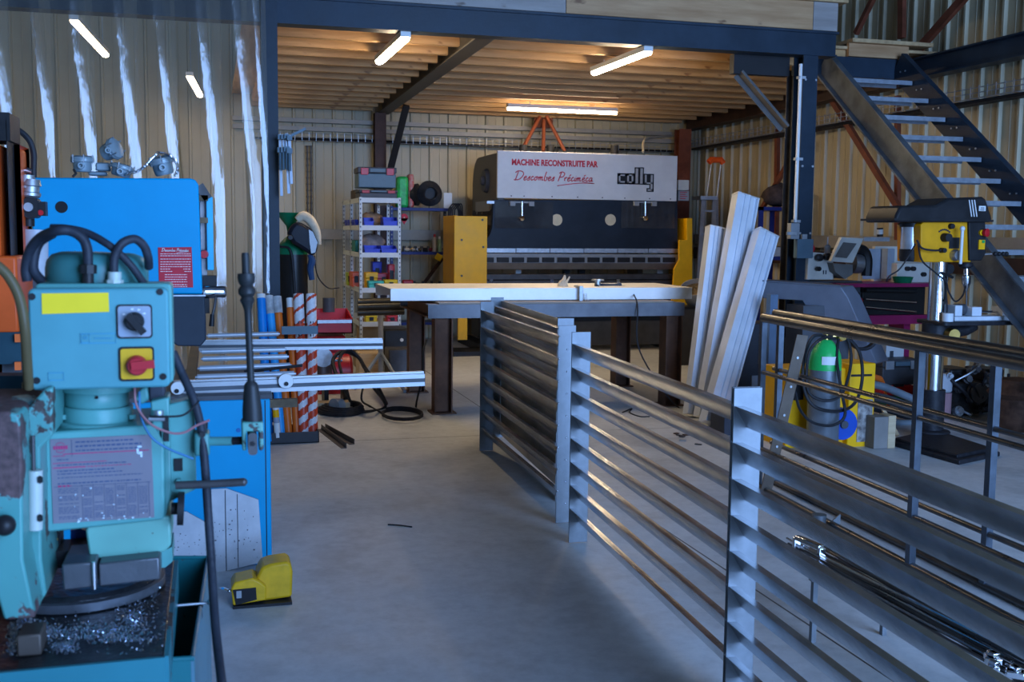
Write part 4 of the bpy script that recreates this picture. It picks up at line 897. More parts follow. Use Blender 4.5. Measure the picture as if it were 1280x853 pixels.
c = PZ(425, 512, .0); t = MB(); p = PZ(423, 508, .06); t.cyl(p+V((-.04, 0, 0)), p+V((.03, .05, 0)), .07, .06, 16); tag(t.build('cable_plug', grey), 'grey round plug on the floor inside the coiled cables', 'plug')
for (x0, y0, x1, y1, lab) in ((399, 537, 430, 561, 'nearer dark steel angle lying on the floor in front of the tubes'), (404, 536, 440, 556, 'farther dark steel angle lying on the floor in front of the tubes')):
    t = MB(); t.extr([(-.02, 0), (.02, 0), (.02, .004), (-.016, .004), (-.016, .04), (-.02, .04)], PZ(x0, y0), PZ(x1, y1)); tag(t.build('steel_angle', M('dusty_steel', (.12, .10, .09), .5, .4)), lab, 'steel angle')
# items under the racks, seen between rails and table
for (x0, x1, y0, Y_, mt, nm, lab) in ((445, 470, 426, 12.6, M('cardboard', (0,)*3), 'cardboard_box', 'brown cardboard box on the floor behind the roller rails'), (449, 478, 442, 11.8, blockw, 'wooden_crate', 'pale wooden crate on the floor behind the tripod stand'), (486, 515, 437, 11.4, darksteel, 'level_case', 'long dark case with pale trim on the floor left of the table')):
    a = PY(x0, y0, Y_); b = PY(x1, y0, Y_); t = MB(); t.box((a.x, Y_, 0.002), (b.x, Y_+.3, max(.1, a.z))); tag(t.build(nm, mt, bev=.01), lab, 'box')
# ================================================================== LOUVRED FENCE PANELS
def fence_panel(A, B, label, weldpts=True):
    A, B = V(A), V(B); d = (B-A).normalized(); s_ = V((d.y, -d.x, 0)); L_ = (B-A).length   # s_ points right of the run
    o = T('fence_panel', label, 'fence panel', (A+B)/2, 'louvred steel fence panels')
    for P_ in (A, B-d*.008):
        t = MB(); q = [P_+V((0, 0, .004)), P_+s_*.10+V((0, 0, .004)), P_+s_*.10+V((0, 0, 1.1)), P_+V((0, 0, 1.1))]; t.prism(q, d*.008); pl = t.build('end_plate', galvp, o, bev=.0015)
    for i in range(8):
        z = 1.04-.122*i; a = A+d*.0085; n_ = L_-.017
        pr = [(.004, 0), (.034, .0), (.034, -.004), (.011, -.004), (.054, -.071), (.049, -.073)]
        t = MB(); t.prism([a+s_*x+V((0, 0, z+y)) for x, y in pr], d*n_); sl = t.build('slat', slat, o)
        t = MB(); t.sphere(A+s_*.006+d*-.001+V((0, 0, z)), .006, 8); t.sphere(A+s_*.052-d*.001+V((0, 0, z-.071)), .005, 8); t.build('weld_bead', chrome, sl)
    return o
galvp = M('satin_steel_plate', (.19, .205, .22), .5, .7, .14, 14, .08, 18)
rear_panel = fence_panel((1.95, 6.03, 0), (2.06, 8.05, 0), 'rearmost steel fence panel, standing close behind the one before the table')
t = MB(); t.prism([(2.03, 6.045, .03), (2.14, 8.03, .03), (2.14, 8.03, 1.075), (2.03, 6.045, 1.075)], (.003, 0, 0)); t.build('back_sheet', M('brown_sheen_sheet', (.62, .58, .52), .42, .85, .2, 3), rear_panel)
fence_panel((1.80, 5.55, 0), (1.86, 7.57, 0), 'steel fence panel before the work table, its near plate the middle of three')
fence_panel((1.645, 3.205, 0), (1.75, 5.18, 0), 'middle steel fence panel crossing the centre of the floor with gold reflections')
fence_panel((1.53, 1.05, 0), (1.64, 3.19, 0), 'nearest steel fence panel running out of the lower right corner')
# ================================================================== ROLLER TABLE
rc = T('roller_table', 'roller table with aluminium arms on top of the blue cabinet', 'roller table', (-.05, 5.9, .8))
def alrail(x0, yt0, yb0, x1, yt1, yb1, Y, name='arm_rail'):
    a = PY(x0, (yt0+yb0)/2, Y); b = PY(x1, (yt1+yb1)/2, Y); h_ = (PY(x1, yt1, Y).z-PY(x1, yb1, Y).z)/2
    prof = [(-.03, -h_), (.02, -h_), (.02, -h_*.42), (-.012, -h_*.40), (-.012, h_*.08), (.02, h_*.10), (.02, h_*.70), (-.002, h_*.74), (-.002, h_), (-.03, h_)]
    t = MB(); t.extr(prof, a, b); r_ = t.build(name, alu, rc)
    t = MB(); t.extr([(.0195, -h_*.42), (.021, -h_*.42), (.021, h_*.08), (.0195, h_*.08)], a, b); t.build('groove_shade', M('groove_shade_grey', (.10, .115, .135), .5), r_); return r_  # dark strip laid over the recess, its shade put in as colour
fr_ = alrail(217, 478, 493, 530, 464.5, 482, 5.28)
alrail(246, 427, 437, 478, 423, 436, 7.15)
for x, y, r in ((222, 485, 8), (357, 476, 9.3)):
    p = PY(x, y, 5.255); t = MB(); t.lathe([(0, 0), (r/1350*5.35, 0), (r/1350*5.35, .8), (r/1350*5.0, 1), (0, 1)], p, p-V((0, .022, 0)), 24); kn = t.build('knob', white, rc)
    p = PY(x+(1 if x > 300 else -1), y+4, 5.23); t = MB(); t.cyl(p, p-V((0, .006, 0)), .010, None, 12); t.build('screw_hole', black, kn)
for (x0, x1, y0, y1, Y) in ((258, 350, 420, 417.5, 7.55), (250, 358, 440, 437, 6.62), (251, 361, 449, 446, 6.25), (247, 365, 461, 457, 5.85), (244, 370, 472, 467.5, 5.52)):
    a = PY(x0, y0, Y); b = PY(x1, y1, Y); t = MB(); t.lathe([(0, 0), (.007, 0), (.007, .02), (.0155, .02), (.0155, .98), (.007, .98), (.007, 1), (0, 1)], a, b, 18); t.build('roller', zincr, rc)
t = MB(); t.tube([PY(305, 465, 5.7), PY(378, 457, 5.7)], .008, 8); t.build('stop_rod', black, rc)
a = PY(242, 440, 5.3); t = MB(); t.box((a.x-.05, 5.3, .80), (a.x+.0, 7.7, .86)); t.box((PY(246, 440, 5.5).x-.02, 5.3, .74), (PY(345, 440, 7.15).x, 5.34, .78)); t.build('side_frame', M('brown_grease_steel', (.12, .085, .05), .5, .3, .4, 10), rc)
# ================================================================== TUBES STANDING IN A STEEL TRAY
def tubeobj(label, xb, yb, xt, yt, r, segs, name='tube'):
    # segs: [(fraction, material)] from bottom upward
    Yb, Yt = 8.32, 8.62; b = PY(xb, yb, Yb); b.z = max(b.z, .012); t_ = PY(xt, yt, Yt)
    o = T(name, label, 'tube', b); f0 = 0
    for j, (f1, mt, nm, k_) in enumerate(segs):
        mb = MB(); p = b.lerp(t_, f0); q = b.lerp(t_, f1); mb.cyl(p, q, r*k_, r*k_, 18); mb.build(nm, mt, o); f0 = f1
    return o
def striped(label, xb, yb, xt, yt, r, ph):
    Yb, Yt = 8.30, 8.58; b = PY(xb, yb, Yb); b.z = .012; t_ = PY(xt, yt, Yt); o = T('striped_tube', label, 'tube', b)
    mb = MB(); n = 28; m_ = 150; d, a, c = basis(t_-b); 
    for j in range(m_+1):
        p = b.lerp(t_, j/m_)
        for k_ in range(n): mb.v.append(p+(a*math.cos(2*PI*k_/n)+c*math.sin(2*PI*k_/n))*r)
    for j in range(m_):
        for k_ in range(n):
            mb.f.append([j*n+k_, j*n+(k_+1) % n, (j+1)*n+(k_+1) % n, (j+1)*n+k_])
            pp = mb.v[j*n+k_]-b.lerp(t_, j/m_); an = math.atan2(pp.x, -pp.y); v = (j-an*3.2+ph) % 15; mb.mi.append(1 if (v < 7.0 and an > -.9) or (j > 118 and v < 11.5) else 0)
    mb.f.append(list(range(m_*n, m_*n+n))); mb.mi.append(1)
    mb.build('tube_wrap', [M('tube_orange_red', (.62, .06, .02), .4), M('tube_white_print', (.72, .72, .74), .4, 0, .08, 40)], o)
    mb = MB(); q = t_.lerp(b, .30)
    for j in range(3):
        p = t_.lerp(b, .20+.045*j)-V((0, r+.001, 0)); mb.box((p.x-.015, p.y, p.z-.012), (p.x-.006, p.y+.002, p.z+.012)); mb.box((p.x+.006, p.y, p.z-.012), (p.x+.012, p.y+.002, p.z+.012))
    mb.build('printed_marks', ink, o)
tb1 = M('tube_sky_blue', (.005, .25, .72), .38, 0, .08); tb2 = M('tube_light_blue', (.02, .36, .80), .38, 0, .08); to_ = M('tube_orange', (.72, .15, .015), .4, 0, .1)
wrap = M('clear_grey_wrap', (.40, .41, .42), .3, 0, .25, 20)
tubeobj('leftmost bright blue tube standing beside the navy column', 336, 548, 326, 368, .034, [(.97, tb1, 'tube_wrap', 1), (1, white, 'end_cap', 1.02)])
tubeobj('blue tube with a pale wrapped top, second from the left', 352, 548, 336, 370, .032, [(.87, tb2, 'tube_wrap', 1), (1, wrap, 'plastic_wrap', 1.02)])
tubeobj('orange tube with crumpled clear wrap on its top', 361, 546, 346, 371, .030, [(.88, to_, 'tube_wrap', 1), (1, wrap, 'plastic_wrap', 1.2)])
tubeobj('orange tube with a white capped top, right of the wrapped one', 371, 546, 362, 373, .028, [(.93, to_, 'tube_wrap', 1), (1, white, 'end_cap', .95)])
striped('left one of two red and white striped tubes', 380, 545, 373, 368, .040, 0)
striped('right one of two red and white striped tubes', 391, 545, 389, 368, .040, 3)
def stub(label, x0, y0, x1, y1, r, mats, Y=8.22):
    b = PY(x0, y0, Y); b.z = max(.004, b.z); t_ = PY(x1, y1, Y); o = T('short_tube', label, 'tube', b); f0 = 0
    for f1, mt, nm in mats: mb = MB(); mb.cyl(b.lerp(t_, f0), b.lerp(t_, f1), r, None, 14); mb.build(nm, mt, o); f0 = f1
stub('short light blue tube at the right edge of the blue cabinet', 329, 553, 326, 492, .028, [(1, tb2, 'tube_wrap')], 8.1)
stub('short blue tube with a red top in front of the long tubes', 336, 552, 333, 508, .022, [(.62, tb1, 'tube_wrap'), (1, red, 'cap')], 8.1)
stub('short white tube with a yellow band among the blue ones', 347, 547, 344, 506, .024, [(.45, white, 'tube_wrap'), (.62, M('label_grey_blue', (.3, .35, .45)), 'label_band'), (.85, yellow, 'yellow_band'), (1, white, 'cap')], 8.18)
t = MB(); a = PY(334, 543, 8.16); b = PY(399, 556, 8.16); t.box((a.x, 8.16, 0), (b.x, 8.166, .085)); t.box((a.x, 8.16, 0), (b.x, 8.5, .006)); t.box((b.x-.006, 8.16, 0), (b.x, 8.5, .085)); t.box((a.x, 8.494, 0), (b.x, 8.5, .085))
tag(t.build('steel_tray', M('dark_dusty_steel', (.05, .05, .055), .5, .3)), 'dark steel angle tray on the floor holding the upright tubes', 'tray')
t = MB(); t.box((PY(352, 420, 8.25).x, 8.22, .82), (PY(397, 420, 8.25).x, 8.25, .88)); 
tag(t.build('holding_rail', greyblue), 'grey-blue bar holding the upright tubes just above the roller rails', 'rail')
# ================================================================== LEANING ALUMINIUM PROFILES
def profile(label, bx, by, Yb, tx, ty, Yt, w_, d_):
    b = PY(bx, by, Yb); b.z = .02; q = PY(tx, ty, Yt); o = T('aluminium_profile', label, 'metal profile', b, 'aluminium profiles leaning together')
    W, D = w_/2, d_/2; g = .013
    pr = [(-W, -D), (-W*.45, -D), (-W*.42, -D+g), (-W*.30, -D+g), (-W*.27, -D), (W*.1, -D), (W*.13, -D+g), (W*.2, -D+g), (W*.23, -D), (W*.55, -D), (W*.6, -D+g*2), (W*.8, -D+g*2), (W*.85, -D), (W, -D), (W, D), (-W, D)]
    pr = [(-x, y) for x, y in pr]
    d, sd, u = basis(q-b, V((0, 1, 0)))
    t = MB(); t.prism([b+sd*x+u*y for x, y in pr], q-b); t.build('extrusion', M('blue_white_aluminium', (.82, .86, .92), .32, .35, .05, 5), o)
    t = MB(); t.prism([q+sd*x*1.03+u*y*1.05 for x, y in ((-W, -D), (W, -D), (W, D), (-W, D))], (q-b).normalized()*.012); t.build('end_foil', M('crumpled_foil', (.85, .85, .85), .3, .7, .1, 30, .5), o)
profile('lowest leaning aluminium profile on the left of the three', 866, 524, 8.62, 894, 286, 8.98, .15, .10)
profile('tallest leaning aluminium profile, between the other two', 884, 534, 8.40, 932, 247, 8.85, .22, .11)
profile('right-hand leaning aluminium profile, in front of the others', 890, 541, 8.12, 957, 293, 8.6, .20, .12)
# bin and tub behind them
bp = PZ(858, 455); o = T('waste_bin', 'dark plastic waste bin standing between the table and the leaning profiles', 'bin', bp)
t = MB(); zt_ = PY(858, 385, bp.y).z
vs = [(-.13, -.13, 0), (.13, -.13, 0), (.13, .13, 0), (-.13, .13, 0)]
t.prism([bp+V(p) for p in vs], (0, 0, .01)); 
A_ = [bp+V((x*1, y*1, .01)) for x, y, _ in vs]; B_ = [bp+V((x*1.35, y*1.35, zt_)) for x, y, _ in vs]; t.add(A_+B_, [(0, 1, 5, 4), (1, 2, 6, 5), (2, 3, 7, 6), (3, 0, 4, 7)])
t.build('bin_body', M('bin_grey_black', (.05, .048, .048), .5), o)
t = MB(); t.box(bp+V((-.19, -.19, zt_)), bp+V((.19, .19, zt_+.03))); t.build('bin_rim', black, o, bev=.01)
c = bp+V((.12, 0, zt_+.035)); tb = T('plastic_tub', 'grey oval tub with a dark inside on top of the waste bin', 'tub', c)
t = MB(); ax = V((-.35, -.45, .9)).normalized(); t.lathe([(0, 0), (.08, 0), (.13, .25), (.18, 1), (.17, 1), (.12, .25), (0, .12)], c+V((0, 0, .0)), c+ax*.27, 24); t.build('tub_body', M('tub_grey', (.30, .29, .28), .4), tb)
t = MB(); t.lathe([(0, .78), (.16, .8), (0, .82)], c, c+ax*.27, 20)
for j in range(5): t.cyl(c+ax*.2+V((-.08+.04*j, .0, .02)), c+ax*.25+V((-.08+.04*j, .05, .02)), .012, None, 8)
t.build('contents', M('brass_bits', (.22, .15, .07), .5, .3, .5, 30), tb)
# ================================================================== RIGHT BACK: ladder, blue rack, bag
YL_ = 14.2
o = T('step_ladder', 'aluminium step ladder with an orange top rail in the back right corner', 'ladder', PZ(876, 440))
lm = M('ladder_aluminium', (.42, .46, .52), .4, .6)
for (x0, y0, x1, y1, Yb, Yt) in ((879, 248, 867, 440, 13.6, 14.2), (893, 248, 883, 440, 13.6, 14.2), (880, 248, 872, 430, 14.9, 14.25), (895, 248, 897, 430, 14.9, 14.25)):
    q = PY(x1, y1, Yb); q.z = .01; t = MB(); t.bar(PY(x0, y0, Yt), q, .06, .03, (0, 1, 0)); t.build('ladder_rail', lm, o)
for i in range(6):
    f_ = (i+.6)/6.6; a = PY(879, 248, 14.2).lerp(PY(867, 440, 13.6), f_); b = PY(893, 248, 14.2).lerp(PY(883, 440, 13.6), f_); t = MB(); t.box((a.x, a.y-.04, a.z), (b.x, a.y+.05, a.z+.025)); t.build('ladder_step', lm, o)
t = MB(); t.fb(876, 245, 897, 250, 14.1, .3); t.build('top_platform', lm, o)
for (x0, y0, x1, y1) in ((889, 206, 883, 247), (901, 206, 896, 247)): t = MB(); t.tube([PY(x0, y0, 14.2), PY(x1, y1, 14.2)], .014, 6); t.build('rail_post', galv, o)
t = MB(); t.tube([PY(886, 203, 14.2), PY(889, 200, 14.2), PY(901, 200, 14.2), PY(904, 204, 14.2)], .045, 8); t.build('top_rail', M('vivid_orange', (.85, .10, .01), .45), o)
YK = 12.4
kx0, kx1 = PY(948, 300, YK).x, PY(1003, 300, YK).x
o = T('storage_rack', 'dark blue rack with a brown bag on top left of the navy column', 'rack', ((kx0+kx1)/2, YK+.2, 0)); zK = [pz(259, YK, 975), pz(321, YK, 975), .5]
for x in (kx0, PY(984, 300, YK).x):
    for yy in (YK, YK+.45): t = MB(); t.box((x, yy, 0), (x+.06, yy+.03, zK[0])); t.build('upright', rackblue, o)
for z in zK: t = MB(); t.box((kx0, YK, z-.045), (kx1, YK+.48, z)); t.build('shelf', rackblue, o)
c = PY(976, 256, YK+.2); sack('crumpled dark brown bag on top of the blue rack beside the navy column', (c.x, YK+.24, zK[0]+.15), (.24, .18, .15), fabric, 'cloth_bag', 'bag', 9)
for (x0, x1, y0, mt, nm, lab) in ((968, 976, 309, M('pale_box', (.4, .42, .45)), 'small_box', 'pale small box on the middle shelf of the rack by the navy column'), (985, 990, 305, red, 'small_box', 'red small box on the middle shelf of the rack by the navy column')):
    a = PY(x0, y0, YK+.05); b = PY(x1, y0, YK+.05); t = MB(); t.box((a.x, YK+.05, zK[1]+.001), (b.x, YK+.2, a.z)); tag(t.build(nm, mt, bev=.006), lab, 'box')
# ================================================================== GREY CHUTE ARM ON A STAND
YA = 8.0
o = T('sheet_metal_arm', 'large grey bent sheet metal arm behind the handrail frames', 'machine cover', (PY(1010, 400, YA).x, YA+.2, 0))
armm = M('arm_grey_paint', (.15, .16, .19), .38, .2, .08)
arml = [PY(x, y, YA+dy) for x, y, dy in ((953, 352, .45), (1051, 359, 0), (1060, 372, -.02), (1096, 454, -.12), (1084, 458, -.08), (1050, 402, .02), (1012, 392, .18), (1003, 376, .22), (953, 373, .45))]
t = MB(); t.prism(arml, (.15, .05, .012)); t.build('arm_shell', armm, o, bev=.006)
t = MB(); q0, q1 = arml[0], arml[1]; t.prism([q0+V((0, 0, .001)), q1+V((0, 0, .001)), q1+V((.10, .30, .006)), q0+V((.05, .30, .006))], (0, 0, .01)); t.build('top_sheet', armm, o)
t = MB(); p = PY(970, 373, YA+.1); t.box((p.x-.05, YA+.1, 0), (p.x+.02, YA+.17, p.z+.03)); t.build('stand_post', M('stand_blue', (.08, .13, .20), .4), o)
t = MB(); p = PY(1030, 400, YA+.1); t.box((p.x-.2, YA+.1, .0), (p.x+.25, YA+.38, p.z+.12)); t.build('pedestal', dgrey, o)
o = T('machine_cabinet', 'dark machine cabinet with pale panels beneath the grey arm', 'cabinet', (PY(965, 450, 8.7).x, 8.8, 0))
t = MB(); a = PY(925, 405, 8.7); b = PY(1000, 405, 8.7); t.box((a.x, 8.7, .02), (b.x, 9.05, a.z)); t.build('cabinet_body', M('cabinet_black', (.035, .037, .045), .45), o, bev=.01)
for (x0, y0, x1, y1) in ((950, 418, 969, 455), (974, 423, 998, 470), (940, 470, 965, 520)): t = MB(); t.fb(x0, y0, x1, y1, 8.68, .02); t.build('pale_panel', M('pale_grey_panel', (.22, .24, .27), .5), o)
for x, y in ((960, 425), (990, 430), (961, 411)): p = PY(x, y, 8.68); t = MB(); t.cyl(p, p-V((0, .03, 0)), .035, .03, 14); t.build('dial', black, o)
t = MB(); p = PZ(905, 545); t.box((p.x, p.y, 0), (p.x+.16, p.y+.25, .17)); tag(t.build('steel_block', M('dark_block', (.04, .045, .06), .5), bev=.006), 'dark block on the floor beside the foot of the leaning profiles', 'block')
# ================================================================== GREEN-TOPPED CYLINDER, WELDER, REEL
g0 = PZ(1027, 566); R_ = .118
o = T('gas_cylinder', 'grey gas cylinder with a bright green shoulder behind the handrail frames', 'gas cylinder', g0)
z1, z2, z3 = PY(1027, 462, g0.y).z, PY(1027, 446, g0.y).z, PY(1027, 428, g0.y).z
t = MB(); t.lathe([(R_*.95, 0), (R_, .03), (R_, 1), (0, 1), (0, 1)], g0, (g0.x, g0.y, z1), 30); t.build('cylinder_body', M('cylinder_grey', (.16, .18, .20), .25, .3, .15), o)
t = MB(); t.lathe([(R_, 0), (R_, .25), (R_*.93, .5), (R_*.75, .75), (R_*.45, .93), (R_*.3, 1), (0, 1)], (g0.x, g0.y, z1), (g0.x, g0.y, z3+.02), 30); gs = t.build('cylinder_shoulder', M('bright_green', (.02, .45, .10), .3), o)
t = MB()
for k_ in range(7):
    a = -PI/2-.75+k_*.15; b = a+.15; rr = R_*1.01
    t.prism([V((g0.x+rr*math.cos(q), g0.y+rr*math.sin(q), z)) for q, z in ((a, z1+.045), (b, z1+.045), (b, z1+.105), (a, z1+.105))], (0, .004, 0))
t.build('label', white, gs)
t = MB(); t.cyl((g0.x, g0.y, z3), (g0.x, g0.y, z3+.07), .03, .025, 12); t.cyl((g0.x, g0.y, z3+.04), (g0.x+.12, g0.y-.03, z3+.05), .02, None, 10); t.cyl((g0.x+.10, g0.y-.02, z3+.04), (g0.x+.10, g0.y-.06, z3+.05), .035, None, 14); t.build('regulator', brass, o)
YG = g0.y
t = MB()
t.tube([PY(1040, 420, YG-.05), PY(1025, 425, YG-.17), PY(1012, 440, YG-.16), PY(1008, 470, YG-.15), PY(1012, 492, YG-.17), PY(1030, 501, YG-.2), PY(1048, 497, YG-.2), PY(1058, 480, YG-.1), PY(1064, 450, YG-.05), PY(1060, 425, YG-.05), PY(1050, 415, YG)], .011, 6, 6)
t.tube([PY(1044, 424, YG-.05), PY(1018, 420, YG-.1), PY(1006, 445, YG-.1), PY(1004, 480, YG-.15), PY(1014, 505, YG-.2), PY(1035, 514, YG-.2), PY(1058, 512, YG-.15), PY(1072, 498, YG-.1), PY(1078, 470, YG-.05), PY(1074, 440, YG-.05), PY(1058, 420, YG-.02)], .012, 6, 6)
t.tube([PY(1048, 424, YG-.05), PY(1046, 450, YG-.12), PY(1052, 490, YG-.2), PY(1056, 520, YG-.2), PY(1040, 532, YG-.2), PY(1015, 528, YG-.2), PY(1000, 512, YG-.15), PY(994, 490, YG-.1)], .011, 6, 6)
tag(t.build('welding_hose', rubber), 'black welding hoses looped around the green-topped gas cylinder', 'hose')
t = MB()
c = PY(1080, 422, 7.7)
for j in range(3): t.tube([c+V((.12*math.cos(a)+.01*j, .03*j, .10*math.sin(a))) for a in [2*PI*k_/18 for k_ in range(19)]], .013, 6)
tag(t.build('cable_coil', rubber), 'black cable coil hanging on the sloping end of the grey arm', 'cable')
o = T('welding_machine', 'yellow welding machine behind the green-topped gas cylinder', 'welding machine', PZ(1040, 560))
YW = g0.y+.2
t = MB(); t.fb(985, 462, 1062, 561, YW, .35); t.build('case_shell', yellow, o, bev=.008)
t = MB(); t.fb(1063, 455, 1090.5, 560, YW-.06, .30); sd = t.build('side_panel', yellow, o, bev=.008)
t = MB(); t.fb(1064, 468.5, 1090, 470.5, YW-.063, .004); t.build('seam_line', black, sd)
t = MB(); t.fb(1073, 500, 1089, 552, YW-.066, .006); t.build('speckled_plate', M('speckled_plate', (.45, .42, .38), .6, 0, .1, 25, col2=(.12, .10, .09)), sd)
t = MB(); t.fb(990, 470, 1004, 500, YW-.02, .02); t.build('front_vent', black, o)
p = PY(1050, 531, g0.y-.03); t = MB(); t.lathe([(0, 0), (.115, 0), (.12, .2), (.12, .8), (.115, 1), (0, 1)], p+V((.03, .08, 0)), p+V((.03, .0, 0)), 30); q = tag(t.build('wire_reel', M('reel_blue', (.01, .07, .40), .4)), 'blue wire reel on edge beside the gas cylinder', 'reel')
t = MB(); t.cyl(p+V((.03, 0, 0)), p+V((.03, -.02, 0)), .03, None, 12); t.build('hub', dgrey, q)
for i, (x0, y0, x1, y1, w_, mt, lab) in enumerate(((1078, 552, 1073, 498, .016, blockw, 'left thin wooden stick leaning on the yellow welder'), (1082, 554, 1078, 498, .014, fasciaw, 'right thin wooden stick leaning on the yellow welder'))):
    b = PY(x0, y0, 7.15); b.z = .005; t = MB(); t.bar(b, PY(x1, y1, 7.28), w_, w_, (0, 1, 0)); tag(t.build('wooden_stick', mt), lab, 'stick')
t = MB(); a = PZ(1092, 562); t.box((a.x, a.y, .001), (a.x+.12, a.y+.15, PY(1092, 522, a.y).z)); tag(t.build('timber_block', M('grey_timber', (.22, .20, .18), .7), bev=.004), 'grey weathered timber block standing beside the drill base', 'timber')
t = MB(); a = PZ(1107, 561); t.box((a.x+.01, a.y-.01, .001), (a.x+.075, a.y+.12, PY(1107, 520, a.y).z)); tag(t.build('timber_block', blockw, bev=.004), 'pale timber block standing right of the grey weathered one', 'timber')
t = MB(); b = PY(1122, 545, 7.4); b.z = .01; t.bar(b, PY(1104, 512, 7.6), .03, .015, (0, 1, 0)); tag(t.build('wooden_batten', blockw), 'thin pale batten leaning behind the timber blocks', 'timber')
# grey pipes and hoses on the floor behind
pg = M('pipe_grey_blue', (.22, .27, .31), .4, .2)
for i, (pts, r, lab) in enumerate((
    (((1088, 480), (1105, 484), (1125, 492), (1150, 503)), .035, 'upper grey-blue pipe lying behind the drill column'),
    (((1088, 495), (1110, 500), (1140, 510), (1172, 518), (1184, 508)), .042, 'thick dark grey hose curving behind the drill column'),
    (((1088, 508), (1110, 514), (1135, 519), (1150, 520)), .038, 'dark flexible hose under the thick grey hose'),
    (((1108, 526), (1125, 529), (1140, 529)), .03, 'short grey-blue pipe lying lowest behind the frame upright'))):
    Yp = 8.25-.12*i; t = MB(); t.tube([PY(x, y, Yp) for x, y in pts], r, 10, 5); tag(t.build('floor_pipe', pg if i in (0, 3) else rubber if i == 2 else M('hose_dark_grey', (.08, .09, .10), .5)), lab, 'pipe')
# lower shelf things
YT = 8.9
case('tool_case', 'dark grey tool case on the floor pile under the magenta lathe tray', 1104, 450, 1148, 481, YT, .3, dgrey, grey)
t = MB(); t.fb(1106, 483, 1143, 494, YT-.05, .35); q = tag(t.build('tool_case', red, bev=.012), 'flat red tool case beneath the dark grey one', 'tool case')
t = MB(); t.fb(1118, 480.5, 1130, 483.5, YT-.06, .02); t.build('handle', black, q)
t = MB(); p = PY(1103, 495, YT); q = PY(1148, 495, YT); t.box((p.x, YT-.1, 0), (q.x, YT+.35, p.z)); tag(t.build('storage_crate', dgreen, bev=.01), 'dark green crate on the floor under the red tool case', 'crate')
t = MB(); t.tube([PY(1091, 471, 8.4), PY(1100, 474, 8.4), PY(1104, 478, 8.42), (PZ(1112, 520).x, PZ(1112, 520).y, .03)], [.028, .028, .014, .014], 8); tag(t.build('paint_scraper', orange), 'orange tool handle poking out beside the yellow welder panel', 'tool')
# jerry can
jc = PZ(1178, 524); o = T('jerry_can', 'translucent white jerry can part full of pink liquid behind the drill', 'jerry can', jc)
t = MB(); w2 = .125; zt_ = PY(1178, 468, jc.y).z; zl = PY(1178, 492, jc.y).z
t.rbox((jc.x-w2, jc.y, zl), (jc.x+w2*.85, jc.y+.2, zt_), .04); t.build('can_body', M('milky_plastic', (.55, .58, .62), .35), o, bev=.02)
t = MB(); t.rbox((jc.x-w2, jc.y, .005), (jc.x+w2*.85, jc.y+.2, zl-.002), .04); t.build('liquid_level', M('pink_liquid', (.42, .24, .26), .35), o)
t = MB(); t.cyl((jc.x+.06, jc.y+.1, zt_), (jc.x+.06, jc.y+.1, zt_+.03), .025, None, 12); t.tube([(jc.x-.08, jc.y+.1, zt_-.01), (jc.x-.06, jc.y+.1, zt_+.03), (jc.x+.0, jc.y+.1, zt_+.03), (jc.x+.02, jc.y+.1, zt_-.01)], .012, 6, 3); t.build('cap_and_handle', black, o)
t = MB(); p = PZ(1171, 530); t.lathe([(0, 0), (.045, 0), (.045, .7), (.02, .85), (.02, 1), (0, 1)], p, p+V((0, 0, .14)), 14); tag(t.build('spray_bottle', M('bottle_blue', (.15, .35, .5), .35)), 'small blue bottle on the floor in front of the jerry can', 'bottle')
# engine heap
def engine(label, c, sx, sy, sz, mt, seed, name='engine_block'):
    rd = random.Random(seed); c = V(c); o = T(name, label, 'engine', c)
    t = MB(); t.box(c+V((-sx*.42, -sy*.4, .02)), c+V((sx*.42, sy*.4, sz*.62))); t.box(c+V((-sx*.3, -sy*.3, sz*.6)), c+V((sx*.28, sy*.3, sz*.85))); t.build('block', mt, o, bev=.02)
    for k_ in range(9):
        p = c+V((rd.uniform(-.5, .45)*sx, -sy*.42, rd.uniform(.08, .9)*sz)); r = rd.uniform(.02, .05); t = MB(); t.lathe([(0, 0), (r, 0), (r, .6), (r*.6, .6), (r*.6, 1), (0, 1)], p, p+V((rd.uniform(-.03, .03), -rd.uniform(.03, .09), rd.uniform(-.02, .03))), 12); t.build('boss', [darksteel, galv, dgrey][k_ % 3], o)
    for k_ in range(7):
        a = c+V((rd.uniform(-.5, .5)*sx, -sy*.45, rd.uniform(.1, 1)*sz)); b = c+V((rd.uniform(-.5, .5)*sx, -sy*.5, rd.uniform(.05, .8)*sz)); m_ = (a+b)/2+V((0, -.06, rd.uniform(-.05, .1))); t = MB(); t.tube([a, m_, b], rd.uniform(.007, .016), 6, 5); t.build('pipe', [rubber, darksteel, galv][k_ % 3], o)
    t = MB(); p = c+V((sx*.2, -sy*.45, sz*.45)); t.lathe([(0, 0), (.09, 0), (.09, .3), (.06, .3), (.06, .7), (.09, .7), (.09, 1), (0, 1)], p, p+V((0, -.07, 0)), 20); t.build('pulley', darksteel, o)
    return o
oily = M('oily_casting', (.03, .03, .032), .4, .5, .5, 14, .4)
e0 = PZ(1222, 527); engine('dark oily engine block with bright fittings behind the drill base', (e0.x+.03, e0.y+.42, 0), .42, .5, .50, oily, 3)
e1 = PZ(1255, 522); engine('second dark engine block right of the first, with hoses', (e1.x+.05, e1.y+.35, 0), .36, .5, .48, oily, 8)
e2 = PZ(1285, 540); t = MB(); c = V((e2.x, e2.y+.15, 0)); t.lathe([(0, 0), (.2, .0), (.22, .1), (.2, .6), (.24, .7), (.16, .95), (0, 1)], c, c+V((0, 0, .44)), 20); tag(t.build('rusty_casting', rust), 'brown rusty round casting at the right edge behind the drill', 'casting')
